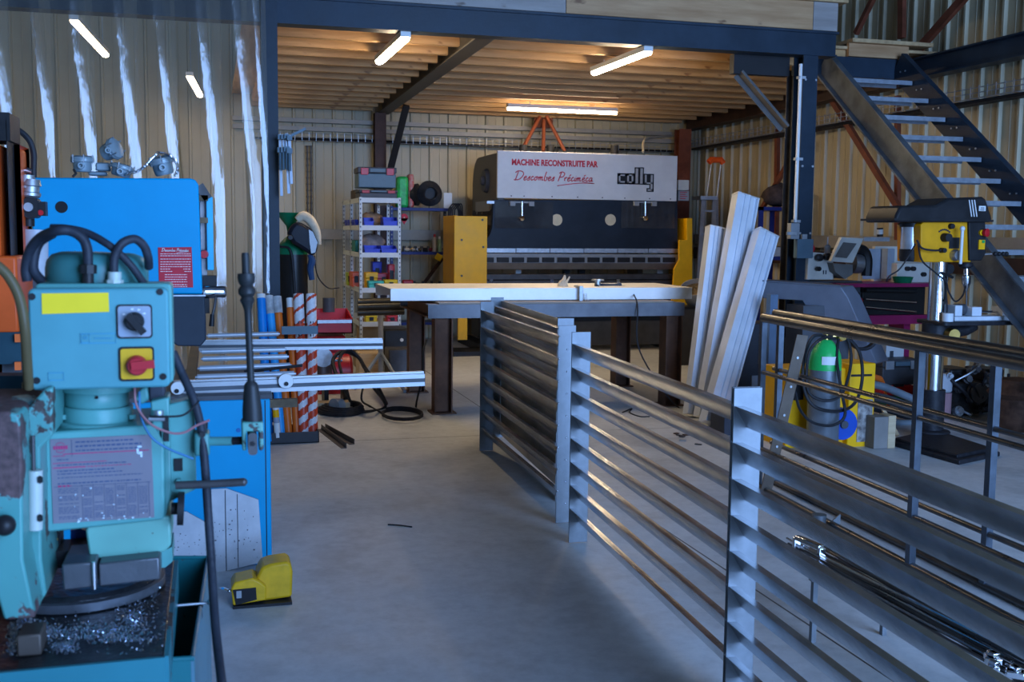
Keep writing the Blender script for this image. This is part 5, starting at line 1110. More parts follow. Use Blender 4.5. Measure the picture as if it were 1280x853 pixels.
t = MB(); p = PZ(1243, 532); t.cyl(p+V((-.05, 0, .03)), p+V((.05, .02, .03)), .03, None, 10); t.cyl(p+V((.06, 0, .04)), p+V((.12, -.02, .05)), .02, None, 10); tag(t.build('chrome_fitting', chrome), 'bright metal fitting on the floor in front of the engine blocks', 'fitting')
t = MB(); t.bar(PZ(1196, 500), PY(1222, 452, 8.8), .03, .03, (0, 1, 0)); tag(t.build('leaning_bar', M('dusty_brown_bar', (.14, .11, .09), .6)), 'brown bar leaning against the heap of engine parts', 'bar')
t = MB(); t.bar(PY(1210, 402, 9.6), PY(1235, 440, 9.4), .06, .03, (0, 1, 0)); t.bar(PY(1250, 410, 9.6), PY(1222, 470, 9.4), .05, .03, (0, 1, 0)); tag(t.build('cross_bars', rust), 'crossed rusty bars behind the drill table', 'bars')
# ================================================================== LATHE
YH = 9.15
la = T('metal_lathe', 'cream and magenta metal lathe standing behind the drill press', 'lathe', (PY(1090, 400, YH).x, YH+.3, 0))
mag = M('magenta_paint', (.30, .012, .09), .4)
t = MB(); t.fpoly([(1011, 315), (1042, 317), (1042, 350), (1009, 350)], YH, .4); hs = t.build('headstock', offwhite, la, bev=.01)
for x, y, r in ((1021, 322, .035), (1031, 321, .035), (1020, 336, .022)): p = PY(x, y, YH-.001); t = MB(); t.lathe([(0, 0), (r*.5, 0), (r, .4), (r, .9), (r*.7, 1), (0, 1)], p, p-V((0, .07, 0)), 14); t.build('knob', black, hs)
t = MB()
for x in (1029, 1032): t.fb(x, 338, x+1, 343, YH-.004, .005)
t.build('scale_marks', ink, hs)
t = MB(); p = PY(1012, 311, YH+.05); t.lathe([(0, 0), (.05, 0), (.06, .6), (.04, 1), (0, 1)], p+V((0, .05, 0)), p-V((0, .03, 0)), 16); t.build('emergency_stop', red, la)
t = MB(); t.fpoly([(1052, 296.5), (1080, 298), (1066, 329), (1038.5, 327)], YH-.22, .05); gd = t.build('guard_frame', offwhite, la, bev=.006)
t = MB(); t.fpoly([(1054.5, 303), (1071, 304.5), (1058.5, 323), (1043.5, 321.5)], YH-.225, .01); t.build('guard_window', M('dusty_window', (.16, .15, .14), .3), gd)
t = MB(); t.fpoly([(1041, 329), (1066, 331), (1066, 343), (1056, 349), (1044, 340)], YH-.1, .3); t.build('chuck_guard', M('guard_grey', (.16, .16, .15), .4), la)
t = MB(); p = PY(1071, 329, YH+.0); t.cyl(p-V((.06, 0, 0)), p+V((.03, 0, 0)), .1, None, 22); t.build('chuck', M('chuck_steel', (.4, .42, .45), .3, .8), la)
t = MB(); t.tube([PY(1072, 311, YH-.05), PY(1080, 314, YH-.05), PY(1084, 325, YH-.05), PY(1083, 345, YH-.05)], .05, 8, 4); t.build('coolant_duct', black, la)
t = MB(); t.fb(1080, 296.5, 1112, 302, YH+.1, .06); t.build('guard_bar', galv, la)
t = MB(); t.fb(1080, 311, 1114, 349, YH+.32, .02); t.build('splash_panel', M('pale_blue_panel', (.36, .42, .48), .4), la)
t = MB(); t.fb(1094, 308, 1168, 352, YH+.36, .05); bk = t.build('rear_cover', offwhite, la)
t = MB(); t.fb(1122, 329, 1168, 356, YH+.1, .25); ap = t.build('tailstock', offwhite, la, bev=.012)
for x, y in ((1133, 336), (1140, 336), (1153, 343)): p = PY(x, y, YH+.1); t = MB(); t.cyl(p, p-V((0, .04, 0)), .022, None, 12); t.build('lever_boss', black, ap)
t = MB(); t.fb(1110, 311, 1117, 349, YH+.2, .1); t.build('panel_post', M('pale_blue_panel', (0,)*3), la)
t = MB(); a = PY(1042, 350, YH); b = PY(1168, 358, YH); t.box((a.x, YH-.12, b.z), (b.x, YH+.4, a.z-.03)); t.build('chip_tray', mag, la)
t = MB(); a = PY(1080, 358, YH); b = PY(1157, 394, YH); t.box((a.x, YH+.02, b.z), (b.x, YH+.35, a.z)); bd = t.build('bed', M('lathe_bed_black', (.02, .02, .02), .35), la, bev=.006)
for y0, y1, r in ((363, 366, .02), (374, 380, .011), (384, 392, .011)): t = MB(); t.tube([PY(1082, y0, YH-.03), PY(1145, y1-2, YH-.03)], r, 10); t.build('feed_rod', chrome if y0 > 370 else M('lathe_bed_black', (0,)*3), la)
t = MB(); p = PY(1074, 372, YH-.05); t.cyl(p+V((0, 0, -.04)), p+V((0, 0, .05)), .02, None, 10); p = PY(1075, 376, YH-.12); t.build('apron_knob', black, la)
t = MB(); t.cyl(PY(1075, 376, YH-.1), PY(1075, 376, YH-.16), .03, .02, 12); t.build('stop_button', red, la)
t = MB(); a = PY(1078, 394, YH); b = PY(1157, 404, YH); t.box((a.x, YH-.08, b.z), (b.x, YH+.38, a.z)); t.build('lower_tray', mag, la)
for x0, x1 in ((1130, 1138), (1015, 1040)): t = MB(); a = PY(x0, 404, YH+.05); b = PY(x1, 404, YH+.05); t.box((a.x, YH+.05, 0), (b.x, YH+.3, a.z)); t.build('pedestal', mag, la)
t = MB(); a = PY(1012, 352, YH); b = PY(1080, 400, YH); t.box((a.x, YH+.06, b.z), (b.x, YH+.36, a.z)); t.build('gearbox', dgrey, la)
t = MB(); c = PY(1128, 357, YH-.0); t.lathe([(0, 0), (.07, 0), (.10, 1), (.09, 1), (.06, .1), (0, .1)], c, c+V((0, 0, .085)), 20); tag(t.build('bowl', dgreen), 'dark green bowl on the lathe tray', 'bowl')
t = MB(); a = PY(1108, 432, YH-.05); b = PY(1129, 456, YH-.05); 
o = T('paper_box', 'white box with a dark label standing below the lathe tray', 'box', (a.x+.07, YH, b.z)); t.box((a.x, YH-.05, b.z), (b.x, YH+.1, a.z)); t.build('box_body', white, o)
t = MB(); t.fb(1112.5, 439, 1116.5, 450, YH-.053, .003); t.build('dark_label', dgrey, o)
t = MB(); p = PY(1100, 311, YH+.13); q = PY(1100, 285, YH+.13); t.cyl(PY(1100, 296, YH+.13), q, .03, None, 12); t.cur = 1; t.cyl(PY(1100, 293, YH+.13), PY(1100, 287, YH+.13), .031, None, 12)
tag(t.build('spray_can', [black, white]), 'black can with a pale label on the lathe guard bar', 'spray can')
t = MB(); p = PY(1034, 317, YH+.1); t.lathe([(0, 0), (.03, 0), (.03, .45), (.008, .55), (.004, 1), (0, 1)], p, p+V((0, 0, .16)), 12); tag(t.build('oil_bottle', M('milky_plastic', (0,)*3)), 'pale oil bottle with a thin spout on the lathe headstock', 'bottle')
t = MB(); a = PY(1186, 305, 9.9); b = PY(1201, 398, 9.9); t.box((a.x, 9.9, 0), (b.x, 9.95, a.z)); tag(t.build('panel_board', M('pale_blue_panel', (0,)*3)), 'tall pale blue board standing behind the drill column', 'board')
# ================================================================== PILLAR DRILL
dc = PZ(1163, 549); dp = T('pillar_drill', 'yellow and black pillar drill on a black floor base', 'pillar drill', dc); YD = dc.y
cr = 11.2/1350*(YD*.964+dc.x*.267)
def DV(x, y, dy=0): return PY(x, y, YD+dy)
cast = M('drill_black_casting', (.022, .022, .026), .45, .1, .3, 20, .2)
bx = [PZ(*p) for p in ((1109, 556), (1165, 543), (1250, 571), (1199, 582))]
t = MB(); t.prism([p+V((0, 0, .001)) for p in bx], (0, 0, .035)); c_ = sum(bx, V())/4
t.prism([c_+(p-c_)*.86+V((0, 0, .03)) for p in bx], (0, 0, .03)); base = t.build('base_plate', cast, dp, bev=.008)
t = MB()
for f_ in (.35, .6, .8): a = bx[0].lerp(bx[3], f_); b = bx[1].lerp(bx[2], f_); a, b = a.lerp(b, .15), a.lerp(b, .85); t.bar(a+V((0, 0, .064)), b+V((0, 0, .064)), .03, .01)
t.build('base_rib', cast, base) if False else None
cc = V((dc.x, YD, 0)); zhead = DV(1161, 330).z
t = MB(); t.lathe([(cr*2.1, 0), (cr*2.0, .04), (cr*1.35, .07), (cr*1.35, 1), (cr, 1)], cc+V((0, 0, .06)), cc+V((0, 0, DV(1161, 487).z)), 24); t.build('column_socket', cast, dp)
t = MB(); t.cyl(cc+V((0, 0, .3)), cc+V((0, 0, zhead+.1)), cr, None, 28); t.build('column', chrome, dp)
hy = -.16
t = MB(); t.fpoly([(1151, 281), (1155, 277), (1214, 277), (1214, 328), (1151, 328)], YD+hy, .30); hd = t.build('head_casting', M('drill_yellow', (.70, .31, 0), .45), dp, bev=.008)
t = MB(); t.fpoly([(1211, 277), (1232, 277), (1233, 316), (1227, 326), (1212, 326)], YD+hy-.02, .34); fp = t.build('front_panel', black, hd, bev=.008)
cov_ = MB(); cov_.fpoly([(1119, 278), (1120, 270), (1126, 257), (1170, 256.5), (1186, 247.5), (1229, 246), (1233, 249), (1240, 271), (1241, 278)], YD+hy-.05, .40); cv = cov_.build('belt_cover', black, dp, bev=.02)
t = MB(); t.fb(1118, 273, 1242, 277.5, YD+hy-.07, .44); t.build('cover_rim', black, cv)
for i in range(3): t = MB(); x = 1211+i*3.3; t.fpoly([(x, 250), (x+1.2, 250), (x+4.2, 271), (x+3, 271)], YD+hy-.053, .004); t.build('pale_stripe', white, cv)
t = MB(); t.fb(1224, 257.5, 1232, 264, YD+hy-.054, .004); lb = t.build('cover_badge', white, cv)
t = MB(); t.fb(1226, 259.5, 1230.5, 260.7, YD+hy-.056, .003); t.fb(1225.5, 262, 1230.5, 263, YD+hy-.056, .003); t.build('badge_marks', ink, lb)
mo = DV(1139, 300, .0); mt_, mb_ = DV(1139, 284), DV(1139, 327)
t = MB(); t.lathe([(0, 0), (.075, 0), (.085, .1), (.085, .35), (.085, .36)], (mo.x, YD, mb_.z), (mo.x, YD, mt_.z), 24); t.lathe([(.085, .34), (.085, .36), (.0, .36)], (mo.x, YD, mb_.z), (mo.x, YD, mt_.z), 24); mot = t.build('motor_base', black, dp)
t = MB(); t.cyl((mo.x, YD, mb_.z+(mt_.z-mb_.z)*.36), (mo.x, YD, mt_.z), .078, None, 24); t.build('motor', M('motor_silver', (.55, .58, .65), .3, .7), mot)
t = MB(); t.cyl((mo.x, YD, mt_.z), (mo.x, YD, DV(1139, 279).z), .09, None, 24); t.build('motor_cap', black, mot)
for x, y, r, d_ in ((1188, 283, .022, .03), (1180, 297, .034, .06), (1176, 313, .02, .05)): p = DV(x, y, hy-.001); t = MB(); t.lathe([(0, 0), (r, 0), (r*.9, 1), (0, 1)], p, p-V((0, d_, 0)), 16); t.build('knob', black, hd)
t = MB()
for k_ in range(7): a = PI*(.25+.08*k_); p = DV(1180, 297, hy-.003); t.cbox(p+V((.065*math.cos(a), 0, .06*math.sin(a))), (.012, .004, .012))
t.build('dial_marks', ink, hd)
t = MB(); t.fb(1187, 297, 1199, 311, YD+hy-.004, .01); t.build('rating_plate', black, hd)
p = DV(1193, 319, hy-.0); t = MB(); t.lathe([(0, 0), (.045, 0), (.045, .5), (.035, 1), (0, 1)], p, p-V((0, .05, 0)), 20); hb = t.build('feed_hub', M('chuck_steel', (0,)*3), dp)
t = MB(); t.tube([DV(1200.5, 330, hy-.07), DV(1203, 288, hy-.09)], .012, 10); t.sphere(DV(1203, 286, hy-.09), .02, 10); t.build('feed_lever', white, hb)
t = MB(); t.tube([DV(1229, 318, hy-.0), DV(1240, 317.5, hy-.03)], .008, 8)
t.build('handle_arm', chrome, dp)
for x in (1244, 1249, 1254, 1258): t = MB(); t.sphere(DV(x, 317.5, hy-.03), .018, 10); t.build('handle_ball', black, dp)
p = DV(1226, 291, hy-.02); t = MB(); t.cyl(p, p-V((0, .02, 0)), .022, None, 16); t.cur = 1; p2 = DV(1230.5, 291, hy-.04); t.lathe([(0, 0), (.03, .1), (.032, .8), (.02, 1), (0, 1)], p2, p2-V((-.01, .03, 0)), 16); t.build('emergency_stop', [yellow, red], fp)
t = MB(); t.fb(1224, 300, 1231, 312, YD+hy-.03, .012); sw = t.build('switch_plate', yellow, fp)
t = MB(); t.fb(1228, 300.5, 1231, 304, YD+hy-.035, .008); t.build('green_button', green, sw)
cx_ = DV(1207, 330, hy+.1)
t = MB(); t.lathe([(0, 0), (.03, 0), (.055, .4), (.055, 1), (0, 1)], DV(1207, 336, .0), DV(1207, 329, .0), 18); t.build('spindle_collar', cast, dp)
t = MB(); t.lathe([(0, 0), (.008, 0), (.014, .1), (.03, .3), (.034, .36), (.034, .66), (.022, .7), (.02, 1), (0, 1)], DV(1208, 365), DV(1208, 335), 18); t.build('chuck', chrome, dp)
t = MB(); t.cyl(DV(1208, 392), DV(1208, 362), .006, None, 8); t.build('drill_bit', darksteel, dp)
ztb = DV(1200, 400).z
t = MB(); a = DV(1160, 400).x; b = DV(1248, 400).x; t.rbox((a, YD-.2, ztb-.03), (b, YD+.16, ztb), .03); tbl = t.build('drill_table', cast, dp, bev=.005)
t = MB(); t.lathe([(cr*1.05, 0), (cr*1.5, 0), (cr*1.5, 1), (cr*1.05, 1)], cc+V((0, 0, ztb-.17)), cc+V((0, 0, ztb-.02)), 24); t.tube([cc+V((cr, -.03, ztb-.1)), cc+V((.25, -.03, ztb-.08)), cc+V((.32, -.03, ztb-.04))], [.055, .045, .05], 12); t.build('table_bracket', cast, tbl)
t = MB(); t.cyl(cc+V((cr*.6, -.1, ztb-.1)), cc+V((cr*.4, -.19, ztb-.1)), .05, .045, 18); t.build('crank_boss', brass, tbl)
vm = M('vice_white', (.66, .70, .74), .4, 0, .08)
vz = ztb+.001; o = T('drill_vice', 'white machine vice bolted on the drill table', 'vice', (DV(1218, 395).x, YD-.05, vz))
t = MB(); a = DV(1180, 397).x; b = DV(1257, 397).x; t.box((a, YD-.13, vz), (b, YD+.06, vz+.035)); vb = t.build('vice_bed', vm, o, bev=.006)
for (x0, x1, yt) in ((1184, 1193, 381), (1205, 1217, 383), (1243, 1253, 383)): t = MB(); a = DV(x0, yt); b = DV(x1, yt); t.box((a.x, YD-.10, vz+.036), (b.x, YD+.04, a.z)); t.build('jaw', vm, o, bev=.005)
t = MB(); t.cyl(DV(1193, 387), DV(1204.5, 387), .045, None, 16); t.build('work_piece', dgrey, o)
t = MB(); t.tube([DV(1217, 389.5, -.03), DV(1262, 390.5, -.03)], .009, 8); t.build('vice_screw', chrome, o)
t = MB(); t.tube([DV(1262, 390.5, -.03), DV(1285, 391, -.03)], .016, 10); t.build('handle', vm, o)
t = MB(); c = DV(1171, 397); t.cyl((c.x, YD-.13, ztb+.001), (c.x, YD-.13, ztb+.065), .042, None, 20); tag(t.build('white_pot', vm), 'small white round pot on the drill table by the column', 'pot')
t = MB(); t.tube([DV(1176, 313, hy-.04), DV(1165, 313, hy-.06), DV(1152, 310, hy-.04), DV(1146, 300, hy-.02)], .008, 6, 5)
t.tube([DV(1147, 300, -.12), DV(1152, 325, -.16), DV(1168, 340, -.14), DV(1182, 352, -.12), DV(1186, 365, -.14), DV(1194, 377, -.14), DV(1203, 370, -.1), DV(1207, 358, -.06)], .007, 6, 6)
t.tube([DV(1144, 305, -.12), DV(1136, 320, -.14), DV(1124, 337, -.14), DV(1112, 345, -.14), DV(1108, 352, -.1)], .006, 6, 6)
t.tube([DV(1180, 345, -.1), DV(1182, 365, -.1), DV(1184, 385, -.1), DV(1183, 395, -.1)], .007, 6, 4)
t.build('power_cable', rubber, dp)
t = MB(); c = DV(1179, 336, .02); t.lathe([(0, 0), (.05, 0), (.06, .5), (.04, 1), (0, 1)], c+V((0, .04, 0)), c-V((0, .08, 0)), 18); t.tube([DV(1176, 341, -.08), DV(1189, 346, -.1), DV(1191, 347, -.1)], .012, 6); t.build('depth_stop', black, dp)
# ================================================================== HANDRAIL FRAMES STANDING BEHIND THE FENCE
tubem = M('tube_dark_polished', (.13, .125, .12), .28, .85, .25, 4)
def hframe(x0, x1, y0, y1, label, ups, leftend=True, ztop=1.085, ofs=0):
    d = V((x1-x0, y1-y0, 0)).normalized(); P_ = lambda f_, z: V((x0+(x1-x0)*f_, y0+(y1-y0)*f_, z))
    o = T('handrail_frame', label, 'handrail', P_(.5, 0), 'steel handrail frames')
    for z, r in ((ztop, .029), (.745, .014), (.262, .014), (.02, .018)):
        t = MB(); t.tube([P_(0, z), P_(1, z)], r, 12); t.build('rail', tubem, o)
    for f_ in ups:
        t = MB(); t.bar(P_(f_, .03), P_(f_, ztop-.01), .035, .035, (1, 0, 0)); t.build('baluster', M('blue_steel_baluster', (.10, .12, .15), .35, .7, .25), o)
    return o
hframe(3.31, 3.13, 6.06, 2.7, 'nearer dark steel handrail frame standing on the floor behind the fence', [0.0, .50, .995], ztop=1.085)
hframe(3.47, 3.30, 6.20, 2.6, 'farther dark steel handrail frame, close behind the nearer one', [.02, .60, .995], ztop=1.10)
a = PZ(957, 616); b = PX(1003, 419, a.x+.12)
t = MB(); t.bar(a+V((0, -.0, .0)), b, .075, .008, (0, 1, 0)); q = tag(t.build('flat_bar', M('drilled_flat_bar', (.17, .13, .10), .45, .5, .2)), 'drilled flat steel bar leaning at the left end of the handrail frames', 'flat bar')
t = MB()
for f_ in (.12, .3, .5, .68, .86): p = a.lerp(b, f_)-V((0, .006, 0)); t.cyl(p, p-V((0, .003, 0)), .008, None, 10)
t.build('drilled_hole', galv, q)
# ================================================================== BUNDLE OF BRIGHT RODS
rd = random.Random(21)
t = MB(); 
bs = T('rod_bundle', 'bundle of thin bright steel rods lying between the fence and the handrail frames', 'steel rods', (2.42, 3.2, .25))
for k_ in range(60):
    x = 2.36+rd.uniform(-.09, .15); y0 = 3.85+rd.uniform(-.25, .12); y1 = 2.35+rd.uniform(-.2, .2); z = .285+rd.uniform(0, .06); sw = rd.uniform(-.07, .07)
    t = MB(); t.tube([(x, y0, z), (x+sw*.5, (y0+y1)/2, z+rd.uniform(-.012, .012)), (x+sw, y1, z+rd.uniform(-.01, .02))], rd.choice((.004, .005, .007)), 6, 4); t.build('rod', [tubem, rawsteel, tubem, chrome, tubem][k_ % 5], bs)
for y in (3.66, 2.6):
    o = T('steel_trestle', 'low steel trestle under the far end of the rod bundle' if y > 3 else 'low steel trestle under the near end of the rod bundle', 'trestle', (2.42, y, 0))
    t = MB(); t.box((2.24, y-.012, .250), (2.60, y+.012, .276)); t.build('cross_bar', rawsteel, o)
    for x in (2.25, 2.57): t = MB(); t.box((x, y-.01, 0), (x+.02, y+.01, .25)); t.build('leg', galvp, o)
p = PZ(1010, 690, .32); o = T('chrome_bracket', 'polished U-shaped bracket at the far end of the rod bundle', 'bracket', p)
t = MB(); a, b = PZ(996, 672, .37), PZ(1027, 685, .37); t.bar(a, b, .03, .02); t.build('bracket_top', chrome, o, bev=.004)
t = MB(); t.bar(a, a-V((0, 0, .07)), .03, .02, (0, 1, 0)); t.build('bracket_leg', chrome, o, bev=.004); t = MB(); t.bar(b, b-V((0, 0, .10)), .03, .02, (0, 1, 0)); t.build('bracket_leg', chrome, o, bev=.004)
t = MB(); a = PZ(1026, 660, .002); t.cyl(a+V((0, .02, 0)), a+V((0, .02, .07)), .035, .04, 16); t.prism([a+V((.03, 0, 0)), a+V((.12, 0, 0)), a+V((.12, 0, .07))], (0, .01, 0)); tag(t.build('steel_offcut', galvp), 'small curved steel offcut on the floor beyond the far end of the rods', 'offcut')
rd = random.Random(4)
for k_ in range(6):
    p = PZ(1242+rd.uniform(-8, 30), 822+rd.uniform(0, 25), .33); t = MB(); t.cbox(p, (.05, .035, .02), Matrix.Rotation(rd.uniform(0, 3), 3, 'Z')); t.cbox(p+V((0, 0, .016)), (.02, .03, .015)); tag(t.build('metal_clip', chrome, bev=.003), 'small polished clip at the near end of the rod bundle', 'clip', 'polished clips on the rod bundle')
t = MB(); c = PZ(795, 512, .004); t.tube([PZ(778, 516, .004), PZ(790, 511, .01), PZ(787, 516, .004), PZ(800, 521, .004), PZ(812, 521, .004)], .006, 6, 4); tag(t.build('cable_scrap', rubber), 'short black cable scrap on the floor behind the fence', 'cable')
rd = random.Random(31)
for k_ in range(9):
    p = PZ(845+rd.uniform(0, 38), 540+rd.uniform(0, 18), .006); t = MB(); t.cbox(p, (rd.uniform(.02, .07), rd.uniform(.01, .04), .008), Matrix.Rotation(rd.uniform(0, 3), 3, 'Z')); tag(t.build('metal_scrap', [rust, darksteel, galv][k_ % 3]), 'small metal scrap on the floor at the foot of the leaning profiles', 'scrap', 'metal scraps on the floor')
p = PZ(500, 657, .002); t = MB(); t.tube([PZ(485, 656, .004), PZ(500, 657, .006), PZ(515, 659, .004)], .004, 6, 3); tag(t.build('wire_scrap', rubber), 'tiny dark wire scrap alone on the open floor', 'scrap')
# ================================================================== BLUE MACHINE (mid left)
YM = 5.3
bm = T('punching_machine', 'tall bright blue C-frame machine with a red plate, behind the turquoise mill', 'machine', (-.3, 5.6, 0))
t = MB(); t.fpoly([(40, 222), (238, 223), (244, 225), (248, 231), (253, 368), (216, 368), (150, 372), (150, 560), (40, 560)], YM, .75); body = t.build('frame_body', blueP, bm, bev=.008)
a = PY(40, 560, YM); b = PY(150, 560, YM); t = MB(); t.box((a.x, YM, .02), (b.x, YM+.75, a.z)); t.build('lower_frame', blueP, body)
p = PY(77, 259, YM-.001); t = MB(); t.cyl(p, p-V((0, .003, 0)), 7/1350*5.1, None, 24); t.build('round_hole', black, body)
t = MB(); t.fpoly([(216, 369), (256, 369.5), (257.5, 425), (251, 433), (222, 433), (216, 428)], YM-.06, .3); t.build('blade_guard', M('guard_dark_navy', (.025, .035, .05), .4), bm, bev=.006)
t = MB(); t.fb(216, 369, 257, 370.5, YM-.065, .01); t.build('guard_edge', galv, body)
t = MB(); t.fb(257.5, 246, 267.5, 338, YM+.1, .14); t.build('slide_cover', lblue, bm, bev=.004)
t = MB(); t.fb(250, 240, 259, 345, YM+.15, .1); t.build('slide_column', M('slide_grey', (.25, .24, .24), .35, .6), bm)
for y in (247, 275): t = MB(); t.fb(249, y-3, 260, y+4, YM+.06, .1); t.build('slide_block', M('brown_grease_steel', (0,)*3), bm)
t = MB(); t.bar(PY(249, 232, YM+.1), PY(260, 249, YM+.1), .04, .08, (0, 1, 0)); t.build('top_link', darksteel, bm)
p = PY(255, 318, YM+.08); t = MB(); t.cyl(p, p-V((0, .04, 0)), .022, .018, 14); t.build('red_knob', red, bm)
t = MB(); a, b = PY(252, 365, YM+.06), PY(283, 365, YM+.06); t.lathe([(0, 0), (.03, 0), (.032, .5), (.028, .55), (.028, .95), (.022, 1), (0, 1)], a, b, 18); t.build('clamp_spindle', chrome, bm)
t = MB(); t.fb(253, 345, 271, 358, YM+.08, .1); t.build('spindle_bracket', black, bm)
t = MB(); t.fb(256, 373, 262, 392, YM+.04, .05); t.build('stop_block', black, bm)
t = MB(); t.tube([PY(270, 371, YM+.02), PY(268, 385, YM), PY(265, 397, YM)], .007, 8); lv = t.build('small_lever', darksteel, bm)
t = MB(); t.cyl(PY(265.5, 393, YM), PY(264.5, 408, YM), .011, .013, 10); t.build('lever_grip', black, lv)
# red data plate with its header and rows of small print
t = MB(); t.fpoly([(197.5, 309.5), (239.5, 309), (241.5, 359.5), (199, 360)], YM-.004, .003); rp = t.build('data_plate', M('plate_red', (.50, .01, .03), .4), bm)
pale = M('pale_print', (.75, .62, .62), .5)
signature(rp, PY(202, 314.3, YM-.006), .012*1.15, pale, (PY(236, 314, YM).x-PY(202, 314, YM).x), .0022)
rd = random.Random(2)
t = MB()
for i, y in enumerate((317.5, 320, 324, 327.5, 330.5, 333.5, 336.5, 339.5, 343.5, 346.5, 349.5, 352.5, 356, 358.3)):
    x = 200.5 if i < 8 else 206; xe = 238.5 if i < 8 else 234
    while x < xe:
        w_ = rd.uniform(1.2, 3.4)
        if not (i in (6, 7) and 213 < x < 228) and y < 359: t.fb(x, y-.45, min(x+w_, xe), y+.45, YM-.0055, .0015)
        x += w_+.8
t.build('print_rows', pale, rp)
# cabinet
CY = 5.17; cr_ = PZ(340, 706); top = PY(330, 498, CY).z
t = MB(); a = PY(40, 600, CY); t.box((a.x, CY, .004), (cr_.x, CY+1.0, top)); cab = t.build('cabinet', blueP, bm, bev=.008)
t = MB(); t.box((a.x, CY-.02, top), (cr_.x+.01, CY+1.0, top+.02)); t.build('cabinet_top', dgrey, cab)
t = MB(); x_ = PY(333, 600, CY).x; t.box((x_-.004, CY-.002, .01), (x_, CY, top-.01)); t.build('door_seam', black, cab)
p = PY(298, 538, CY); t = MB(); t.cyl(p, p-V((0, .004, 0)), .010, None, 14); t.build('door_lock', M('lock_blue', (.005, .12, .35), .4), cab)
scr = M('scratched_alu_panel', (.42, .44, .47), .5, .35, .12, 3, .1, 20, col2=(.58, .60, .63))
t = MB(); t.fpoly([(264, 612), (283, 611), (323, 625), (328.5, 703), (266, 718)], CY-.05, .012); gp = tag(t.build('guard_panel', scr), 'scratched pale metal panel leaning on the blue cabinet front, right piece', 'panel')
t = MB(); t.fb(282, 613, 282.6, 714, CY-.052, .002); t.fb(297, 618, 297.5, 710, CY-.052, .002); t.build('fold_line', dgrey, gp)
rd = random.Random(12); t = MB()
for k_ in range(40):
    x, y = rd.uniform(266, 322), rd.uniform(635, 700); t.fb(x, y, x+rd.uniform(.3, 2.4), y+rd.uniform(.3, 1.6), CY-.0525, .002)
t.build('scratch_marks', M('scratch_dark', (.14, .14, .16), .6), gp)
t = MB(); t.fpoly([(200, 641), (233, 640), (260, 655), (262, 716), (200, 724)], CY-.09, .012); gp = tag(t.build('guard_panel', scr), 'scratched pale metal panel leaning on the blue cabinet front, left lower piece', 'panel')
t = MB()
for k_ in range(30):
    x, y = rd.uniform(210, 258), rd.uniform(660, 712); t.fb(x, y, x+rd.uniform(.3, 1.8), y+rd.uniform(.3, 1.4), CY-.0925, .002)
t.build('scratch_marks', M('scratch_dark', (0,)*3), gp)
# lamp housings lying on top
hz = PY(100, 222, 5.6).z; hz = PY(140, 222.3, YM).z+.001
hm_ = M('cast_grey_blue', (.30, .38, .42), .4, .3, .12, 10)
def housing(label, x, y, ax, r, L_, Yh=5.55):
    c = PY(x, y, Yh); ax = V(ax).normalized(); o = T('lamp_housing', label, 'lamp housing', (c.x, c.y, hz))
    p, q = c-ax*L_/2, c+ax*L_/2; t = MB(); t.lathe([(0, 0), (r*.7, 0), (r*.8, .15), (r*.82, .55), (r*.85, .6), (r*.85, .62)], p, q, 22); t.build('housing_body', hm_, o)
    t = MB(); t.lathe([(r*.8, .60), (r, .60), (r*1.03, .64), (r*1.03, .72), (r, .74), (r, .80), (r*1.03, .82), (r*1.0, .9), (r*.7, 1), (0, 1)], p, q, 22); t.build('flange', hm_, o)
    _, s_, u_ = basis(ax)
    for k_ in range(6):
        a = k_*PI/3+.3; f_ = c+(s_*math.cos(a)+u_*math.sin(a))*r*.98+ax*L_*.05; t = MB(); t.cyl(f_, f_+ax*L_*.5, .004, None, 6); t.build('bolt', galv, o)
    w_ = V((0, -1, 0)); f_ = c+w_*r*.75-ax*L_*.15; t = MB(); t.lathe([(0, 0), (r*.25, 0), (r*.28, 1), (r*.16, 1), (r*.16, .6), (0, .6)], f_+V((0, .03, 0)), f_+w_*.03, 14); t.build('cable_entry', hm_, o)
    return o
housing('flat grey-blue lamp housing at the left on top of the blue machine', 103, 205, (0, 0, 1), .052, .075)
housing('grey-blue lamp housing tipped up on its side, highest on the blue machine', 139, 188, (.75, -.45, .35), .050, .08)
housing('low grey-blue lamp housing in the middle on top of the blue machine', 152, 213, (.25, 0, 1), .055, .06)
housing('grey-blue lamp housing wrapped in chain at the right on the blue machine', 203, 207, (-.25, -.1, 1), .058, .09)
t = MB(); t.fb(119, 203, 138, 214, 5.6, .06); t.fb(110, 214, 134, 220, 5.62, .05); tag(t.build('mounting_arm', hm_, bev=.008), 'grey-blue cast arm lying between the lamp housings', 'bracket')
def chain(pts, name, label, n):
    P_ = smooth_path(pts, 12); t = MB()
    L_ = [0]
    for i in range(1, len(P_)): L_.append(L_[-1]+(P_[i]-P_[i-1]).length)
    for k_ in range(n):
        s_ = L_[-1]*(k_+.5)/n; i = max(j for j in range(len(L_)) if L_[j] <= s_); i = min(i, len(P_)-2); c = P_[i]; d = (P_[i+1]-P_[i]).normalized(); _, a, b = basis(d, V((0, 1, .3)))
        if k_ % 2: a = b
        t.tube([c+d*.011*math.cos(q)+a*.006*math.sin(q) for q in [2*PI*m_/8 for m_ in range(9)]], .0018, 4, cap=False)
    tag(t.build(name, chrome), label, 'chain')
chain([PY(158, 218, 5.5), PY(172, 214, 5.48), PY(182, 207, 5.47), PY(190, 198, 5.47), PY(197, 192, 5.48)], 'steel_chain', 'thin steel chain rising from the low housing to the right-hand one', 26)
